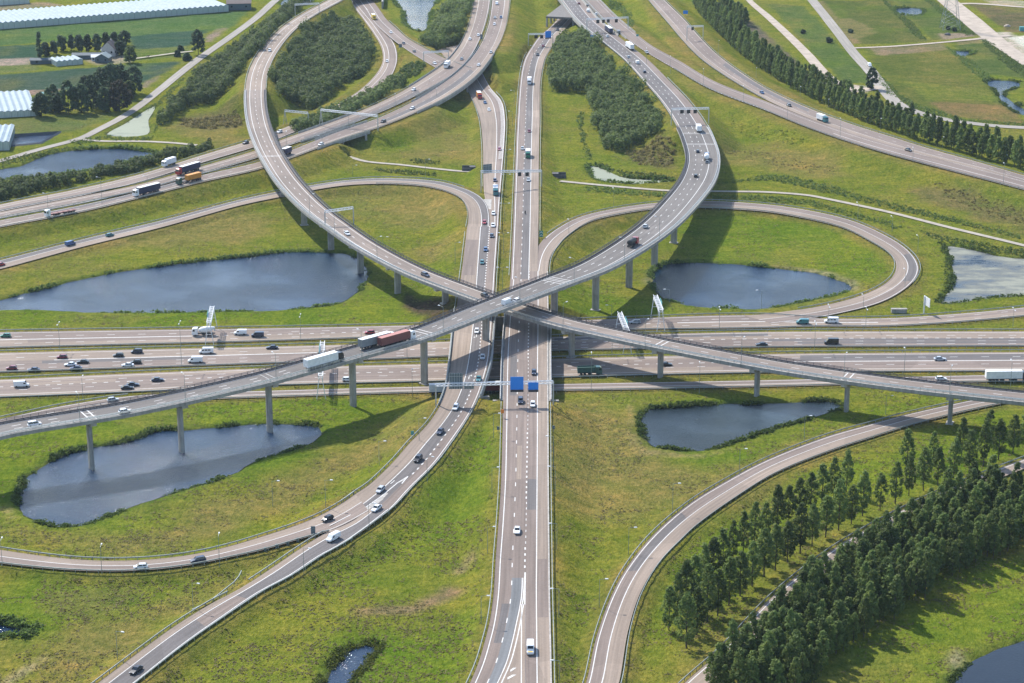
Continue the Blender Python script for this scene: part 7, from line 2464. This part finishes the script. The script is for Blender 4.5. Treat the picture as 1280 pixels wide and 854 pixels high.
gantry('small white gantry with one black matrix sign on the far right slip road', [(858.5, 52), (878.7, 48)], [(861, 34.3), (878.7, 33.3)], (5.6, 5.8),
       [(862.6, 33.2, 866.8, 37, 'black')])
gantry('small white gantry at the top of the left flyover', [(369, 18.5), (399, 16)], [(369, 6.5), (399, 5)], (8.3, 8.6), [])
gantry('white gantry standing on the left flyover deck above the long pond', [(406.5, 281), (442, 279)], [(406.3, 265), (441.5, 260)], (13.5, 13.5), [(417, 262, 430, 266, 'teal')] if False else [])
gantry('wide white lattice gantry over the far left highway', [(401.5, 157.5), (472.5, 162.5)], [(400, 138), (472.6, 145.6)], (6.2, 7.0), [], (0,))
gantry('narrow white lattice gantry left of the wide one by the oval wood', [(356.5, 155), (385.5, 154.5)], [(355.8, 139), (385.8, 141.8)], (5.2, 5.2), [], (0,))
gantry('small white gantry on the far slip road below the lily pond', [(529.8, 82), (560.5, 73)], [(529.8, 66.5), (560.8, 64.5)], (5.5, 6.8), [])


def cross_gantry(label, far, near, h, panels=1, side=1):
    """gantry whose beam runs away from the camera: white walkway truss over one carriageway"""
    f, n = at(*far, 0), at(*near, 0)
    org = tuple(n)
    root = empty('sign_gantry', org)
    tag(root, label, 'sign gantry')
    A, B = n + (0, 0, h), f + (0, 0, h)
    mb = MB()
    truss(mb, A, B, 1.1, 1.5)
    d = (B - A) / np.linalg.norm(B - A)
    ang = atan2(d[1], d[0])
    c = (A + B) / 2
    Lw = np.linalg.norm(B - A)
    wv = np.array((-d[1], d[0], 0))
    for q in np.arange(.2, Lw, 2.3):
        mb.box(A + d * q + (0, 0, .62), (.5, 1.6, .08), ang)
    for sg in (-1, 1):
        mb.box(c + wv * sg * .8 + (0, 0, .68), (Lw, .16, .16), ang)
    mb.build('beam', 'whitesteel', root, org)
    w = np.array((-d[1], d[0], 0))
    for p, t in ((n, A), (f, B)):
        pm = MB()
        for s in (-1, 1):
            pm.bar(p + w * s * 1.7 - (0, 0, .5), t + w * s * .5, .16, n=6)
        pm.bar(p + w * .85 + (0, 0, h * .5), p - w * .85 + (0, 0, h * .5), .08, n=4)
        pm.build('post', 'whitesteel', root, org)
    L = np.linalg.norm(B - A)
    for k in ((.35, .7) if panels > 1 else (.45,)):
        sm = MB()
        sm.box(A + d * L * k + w * side * 1.0 + (0, 0, .2), (L * .30, .14, 3.2), ang)
        sm.build('sign_board', 'teal', root, org)
        sm = MB()
        sm.box(A + d * L * (k - .26) + w * side * .9 + (0, 0, -.3), (1.4, .35, 1.4), ang)
        sm.build('matrix_sign', 'black', root, org)


cross_gantry('white lattice gantry over the top motorway carriageway beside the concrete mixer', (266.5, 410.5), (262, 431.5), 8.6)
cross_gantry('white lattice gantry half hidden by the higher flyover near the white trailer', (404, 454.5), (401.5, 499.5), 8.4, 2)
cross_gantry('white lattice gantry in front of the round right pond', (818.5, 396.5), (826, 415.5), 8.8, 1, -1)
cross_gantry('white lattice gantry rising behind the right flyover parapet', (774, 417.5), (784, 442.5), 8.6, 1, -1)
# cantilever sign seen edge on
p = at(1154.7, 391.5, 0)
root = empty('road_sign', p)
tag(root, 'white cantilever road sign on a single post beside the right motorway curve', 'road sign')
mb = MB()
mb.bar((0, 0, -.3), (0, 0, 7.2), .28, n=8)
mb.build('post', 'whitesteel', root)
mb = MB()
mb.box((.7, -1.6, 5.4), (.25, 5.6, 3.6), radians(14))
mb.build('sign_board', 'whitesteel', root)


def post_sign(x, y, w, h, zc_, mat, label, name='road_sign', face=-pi / 2, legs=2, cat='road sign'):
    b = on_ground(x, y)
    root = empty(name, b)
    tag(root, label, cat)
    mb = MB()
    for s in ((-.3, .3) if legs == 2 else (0,)):
        mb.bar((w * s, .1, -.3), (w * s, .1, zc_ + h / 2), .07, n=5)
    mb.build('post', 'galv', root)
    mb = MB()
    mb.box((0, 0, zc_), (.10, w, h), face)
    o = mb.build('sign_board', mat, root)
    return root


s = post_sign(676.5, 298, 1.7, 2.9, 2.0, 'green_sign', 'green board with two white chevrons at the start of the right loop road')
ch = MB()
for k in (-.72, .62):
    for sg in (-1, 1):
        ch.add([(sg * .04 - sg * .04, -.06, 2.0 + k + .62), (0, -.06, 2.0 + k + .20), (sg * .72, -.06, 2.0 + k - .50), (sg * .72, -.06, 2.0 + k - .08)], [(0, 1, 2, 3)])
ch.build('chevrons', 'white', s)
post_sign(391.6, 671, 1.35, 2.8, 2.0, 'signback', 'tall blue grey nose sign where the two lower left branches part')
post_sign(741.6, 50, 3.6, 1.6, 2.6, 'blue', 'small blue sign on the left edge of the far motorway')
post_sign(856.8, 20, 3.4, 2.4, 2.6, 'blue', 'small blue sign by the far right slip road')
post_sign(796.7, 48, 1.6, 1.4, 2.0, 'teal', 'small green sign on the slope by the far gantry')
post_sign(628, 524, 1.1, 1.4, 2.8, 'orange', 'small orange diamond sign on the left bank of the central road', legs=1)
post_sign(666.2, 480, 1.4, .8, 8.2 - 4, 'green_sign', 'small green sign behind the small blue board', legs=1) if False else None
post_sign(622.7, 541, .9, 1.2, 1.6, 'signback', 'small grey sign on the left bank of the central road below the orange one', legs=1)
post_sign(691.8, 540, .9, 1.2, 1.6, 'signback', 'small grey sign on the right bank of the central road', legs=1)
post_sign(515.5, 547, 1.0, 1.4, 1.6, 'teal', 'small blue grey sign left of the curving carriageway', legs=1)
post_sign(500.5, 62, 2.2, 2.4, 2.4, 'signback', 'small grey sign at the far ramp nose', legs=2)
post_sign(601.8, 51, 1.6, 3.4, 2.6, 'signback', 'small dark sign where the far carriageways divide', legs=1)
for i, (x, y) in enumerate([(372, 677.5), (359.5, 681.8), (346, 685.3), (331.5, 689.3)]):
    b = on_ground(x, y)
    m = MB()
    m.box((b[0], b[1], b[2] + .55), (.8, .3, 1.3), .3)
    m.box((b[0], b[1], b[2] + 1.25), (.5, .2, .18), .3)
    o = m.build('marker_post', 'signback', None, tuple(b))
    tag(o, ORD[i] + ' grey marker plate from the nose sign along the lower left guard rail', 'marker post', 'marker plates on the lower left guard rail')
# roadside cabinet
b = on_ground(1123.5, 391)
m = MB()
m.box((b[0], b[1], b[2] + .8), (6.2, 1.6, 1.7))
m.box((b[0], b[1], b[2] + 1.7), (6.6, 1.9, .14))
tag(m.build('equipment_cabinet', 'conc', None, tuple(b)), 'long low grey cabinet on the grass beside the right motorway curve', 'cabinet')

# ------------------------------------------------------------------ farm: greenhouses, sheds, house
def greenhouse(label, x0, y0, x1, y1, depth, h, bay, gab=.9):
    a, b = at(x0, y0, .2), at(x1, y1, .2)
    d = b - a
    L = float(np.linalg.norm(d[:2]))
    rz = atan2(d[1], d[0])
    root = empty('greenhouse', a, rz)
    tag(root, label, 'greenhouse')
    n = max(2, int(round(L / bay)))
    bw = L / n
    mb = MB()
    mb.box((L / 2, .06, h / 2), (L, .12, h))
    mb.box((L / 2, depth - .06, h / 2), (L, .12, h))
    mb.box((.06, depth / 2, h / 2), (.12, depth - .3, h))
    mb.box((L - .06, depth / 2, h / 2), (.12, depth - .3, h))
    mb.build('wall', 'ghwall', root)
    rm = MB()
    for i in range(n):
        x = i * bw
        vs = [(x, .02, h), (x + bw / 2, .02, h + gab), (x + bw, .02, h), (x, depth, h), (x + bw / 2, depth, h + gab), (x + bw, depth, h)]
        rm.add(vs, [(0, 1, 4, 3), (1, 2, 5, 4), (0, 2, 1), (3, 4, 5)])
    rm.build('roof', 'ghglass', root)
    fm = MB()
    for i in range(n + 1):
        fm.box((min(max(i * bw, .1), L - .1), -.05, h / 2), (.22, .14, h))
        fm.box((min(max(i * bw, .1), L - .1), depth / 2, h + .02), (.28, depth, .16))
    fm.build('frame', 'rail', root)


greenhouse('very long white glass greenhouse along the top left edge', -60, 41.5, 286, 14.5, 52, 4.4, 4.0, 1.0)
greenhouse('white greenhouse at the left edge beside the dark farm grove', -50, 150.5, 46.5, 145, 60, 3.4, 3.6, .8)
greenhouse('small dark sided greenhouse at the left edge by the rectangular basin', -50, 190, 12, 188, 44, 4.6, 3.4, .8)
greenhouse('small white greenhouse of the farm between the tree row and the field', 71, 83.5, 104, 80.5, 15, 3.2, 3.4, .8)
greenhouse('distant greenhouse in the top left corner', -60, 11, 37, 4.5, 60, 5.0, 4.0, .9)


def house(label, x, y, w, d, h, roof, rz, wall='brick', rmat='greenroof', name='house', cat='house'):
    b = at(x, y, .2)
    root = empty(name, b, rz)
    tag(root, label, cat)
    mb = MB()
    mb.box((0, 0, h / 2), (w, d, h))
    mb.add([(-w / 2, -d / 2, h), (-w / 2, d / 2, h), (-w / 2, 0, h + roof - .1)], [(0, 1, 2)])
    mb.add([(w / 2, -d / 2, h), (w / 2, 0, h + roof - .1), (w / 2, d / 2, h)], [(0, 1, 2)])
    mb.build('wall', wall, root)
    rm = MB()
    for s in (-1, 1):
        y0, z0 = s * (d / 2 + .4), h - .3
        rm.loft([[(-w / 2 - .4, y0, z0), (w / 2 + .4, y0, z0), (w / 2 + .4, 0, h + roof), (-w / 2 - .4, 0, h + roof)], [(-w / 2 - .4, y0, z0 + .25), (w / 2 + .4, y0, z0 + .25), (w / 2 + .4, 0, h + roof + .25), (-w / 2 - .4, 0, h + roof + .25)]])
    ro = rm.build('roof', rmat, root)
    for s in (-1, 1):
        for k in (-.28, .28):
            g = MB()
            g.box((s * (w / 2 + .03), k * d, h * .55), (.08, 1.1, 1.3))
            g.build('window', 'glass', root)
    for k in (-.3, .3):
        g = MB()
        g.box((k * w, -d / 2 - .03, h * .55), (1.4, .08, 1.3))
        g.build('window', 'glass', root)
    g = MB()
    g.box((0, -d / 2 - .04, 1.1), (1.1, .1, 2.2))
    g.build('door', 'darkwall', root)
    return root, ro


hr, ro = house('two storey farm house with a dark gabled roof at the end of the tree row', 138, 69.5, 8.5, 9, 5.4, 4.4, radians(80))
cm = MB()
cm.box((2.4, 0, 9.8), (.9, .9, 1.8))
cm.build('chimney', 'brick', ro)
house('grey barn with a curved looking roof in the farm yard', 129.5, 77, 9, 9, 3.2, 2.4, radians(85), 'darkwall', 'rail', 'barn', 'barn')
house('low dark shed between the farm greenhouse and the barn', 112, 73, 22, 6, 2.6, 1.0, radians(3), 'darkwall', 'darkwall', 'shed', 'shed')
house('small white shed in the farm yard', 120.5, 75.5, 6, 5, 2.6, 1.2, radians(8), 'whitesteel', 'whitesteel', 'shed', 'shed')
house('low dark shed left of the farm greenhouse', 59, 79, 21, 5, 2.4, .9, radians(3), 'darkwall', 'darkwall', 'shed', 'shed')
house('tiny white kiosk beside the farm house', 131.5, 68.5, 4, 4, 3.4, 1.4, 0, 'whitesteel', 'whitesteel', 'shed', 'shed')
house('dark building at the right end of the very long greenhouse', 299, 11, 18, 14, 5, 2.2, .1, 'darkwall', 'greenroof', 'barn', 'barn')
house('small teal shed behind the greenhouse at the left edge', 57.5, 124, 5, 5, 3, 1.2, .1, 'darkwall', 'teal', 'shed', 'shed')
# lining of the rectangular basin
mb = MB()
W = PW['basin']
n = len(W)
c = W.mean(0)
for i in range(n):
    a, b = W[i], W[(i + 1) % n]
    a2, b2 = a + (a - c) * .12, b + (b - c) * .12
    mb.add([(a[0], a[1], WZ - .1), (b[0], b[1], WZ - .1), (b2[0], b2[1], .75), (a2[0], a2[1], .75)], [(0, 1, 2, 3)])
    b3, a3 = b + (b - c) * .24, a + (a - c) * .24
    mb.add([(a2[0], a2[1], .75), (b2[0], b2[1], .75), (b3[0], b3[1], -.2), (a3[0], a3[1], -.2)], [(0, 1, 2, 3)])
o = mb.build('basin_wall', 'pond_lining')
tag(o, 'dark lined bank round the rectangular water basin at the left', 'basin')
# a horse on the farm meadow (dark, far away)
b = at(185, 72.3, .2)
bmd = bpy.data.meshes.new('horse')
J = [(0, 0, 1.25, .36), (.55, 0, 1.28, .36), (-.6, 0, 1.30, .34), (.95, 0, 1.55, .20), (1.25, 0, 1.95, .15), (1.62, 0, 1.80, .10), (-.85, 0, 1.1, .06), (-.92, 0, .6, .05)]
Eg = [(0, 1), (0, 2), (1, 3), (3, 4), (4, 5), (2, 6), (6, 7)]
for sx, par, kx in ((.6, 1, -.06), (-.62, 2, .10)):
    for sy in (-.2, .2):
        i = len(J)
        J += [(sx, sy, .85, .13), (sx - kx, sy, .45, .075), (sx, sy, .04, .065)]
        Eg += [(par, i), (i, i + 1), (i + 1, i + 2)]
bmd.from_pydata([j[:3] for j in J], Eg, [])
o = bpy.data.objects.new('horse', bmd)
COL.objects.link(o)
o.modifiers.new('skin', 'SKIN')
bmd.skin_vertices[0].data[0].use_root = True
for i, j in enumerate(J):
    bmd.skin_vertices[0].data[i].radius = (j[3], j[3])
o.modifiers.new('sub', 'SUBSURF').render_levels = 1
bmd.materials.append(M['bark'])
o.location = tuple(b)
tag(o, 'dark horse standing on the farm meadow by the drive', 'horse')
# drive of the farm
RD['drive'] = Road([(163, 74.5, .3, 3), (190, 71, .3, 3), (215, 67.5, .3, 3), (241, 64.5, .3, 3)])
surface('drive', 'farm_path', [(L_(0), R_(0), 'gravelpath')], [])

# high voltage pylon at the upper right (its top leaves the picture)
b = at(1187.5, 36.5, .2)
root = empty('pylon', b)
tag(root, 'grey lattice power pylon cut by the top edge at the upper right', 'pylon')
mb = MB()
wb, Ht = 5.4, 42
prev = None
for k in range(9):
    t = k / 8
    w = wb * (1 - t) ** 1.1 + .9
    ring = [np.array((sx * w, sy * w, Ht * t)) for sx, sy in ((-1, -1), (1, -1), (1, 1), (-1, 1))]
    if prev:
        for i in range(4):
            mb.bar(prev[i], ring[i], .16, n=4)
            mb.bar(prev[i], ring[(i + 1) % 4], .07, n=3)
            mb.bar(prev[(i + 1) % 4], ring[i], .07, n=3)
            mb.bar(ring[i], ring[(i + 1) % 4], .07, n=3)
    prev = ring
mb.build('mast', 'rail', root)
for z, w in ((27, 9), (33, 11), (39, 8)):
    am = MB()
    for s in (-1, 1):
        am.bar((s * .8, 0, z + 1.2), (s * w, 0, z), .1, n=4)
        am.bar((s * .8, 0, z - .6), (s * w, 0, z), .1, n=4)
    am.build('cross_arm', 'rail', root)
# teal container at the right edge
b = at(1278.5, 38.5, .2)
m = MB()
m.box((b[0], b[1], 1.5), (4.5, 3, 2.7))
m.box((b[0], b[1], 2.95), (4.7, 3.2, .16))
m.box((b[0] - 2.28, b[1], 1.4), (.06, 1.2, 2.2))
tag(m.build('site_hut', 'teal', None, tuple(b)), 'teal site hut at the right edge beside the sandy ground', 'hut')
for i, (x, y) in enumerate([(1259, 33), (1184.5, 43.5)]):
    b = at(x, y, .1)
    m = MB()
    rg_ = np.random.default_rng(i)
    n = 14
    rings = []
    for z, k in ((0, 1), (.7, .8), (1.2, .5), (1.5, .12)):
        rings.append([(b[0] + 2.4 * k * cos(2 * pi * j / n) * (.8 + .4 * rg_.random()), b[1] + 2.0 * k * sin(2 * pi * j / n) * (.8 + .4 * rg_.random()), b[2] + z) for j in range(n)])
    m.loft(rings)
    tag(m.build('rubble_heap', 'dirt' if i == 0 else 'conc_d', None, tuple(b)), ['pale heap of sand beside the sandy junction', 'dark heap of rubble below the pylon'][i], 'heap')

# ------------------------------------------------------------------ air between the camera and the far land
hm = MB()
hm.box((0, 3200, 132), (8200, 8000, 270))
mt = bpy.data.materials.new('summer_haze')
mt.use_nodes = True
nt = mt.node_tree
nt.nodes.remove(nt.nodes['Principled BSDF'])
pv = nt.nodes.new('ShaderNodeVolumePrincipled')
pv.inputs['Color'].default_value = (.66, .83, 1.0, 1)
pv.inputs['Density'].default_value = HAZE
pv.inputs['Anisotropy'].default_value = 0.2
nt.links.new(pv.outputs[0], nt.nodes['Material Output'].inputs['Volume'])
M['haze'] = mt
o = hm.build('haze', 'haze')
tag(o, 'thin summer haze over the whole land', 'haze', kind='stuff')
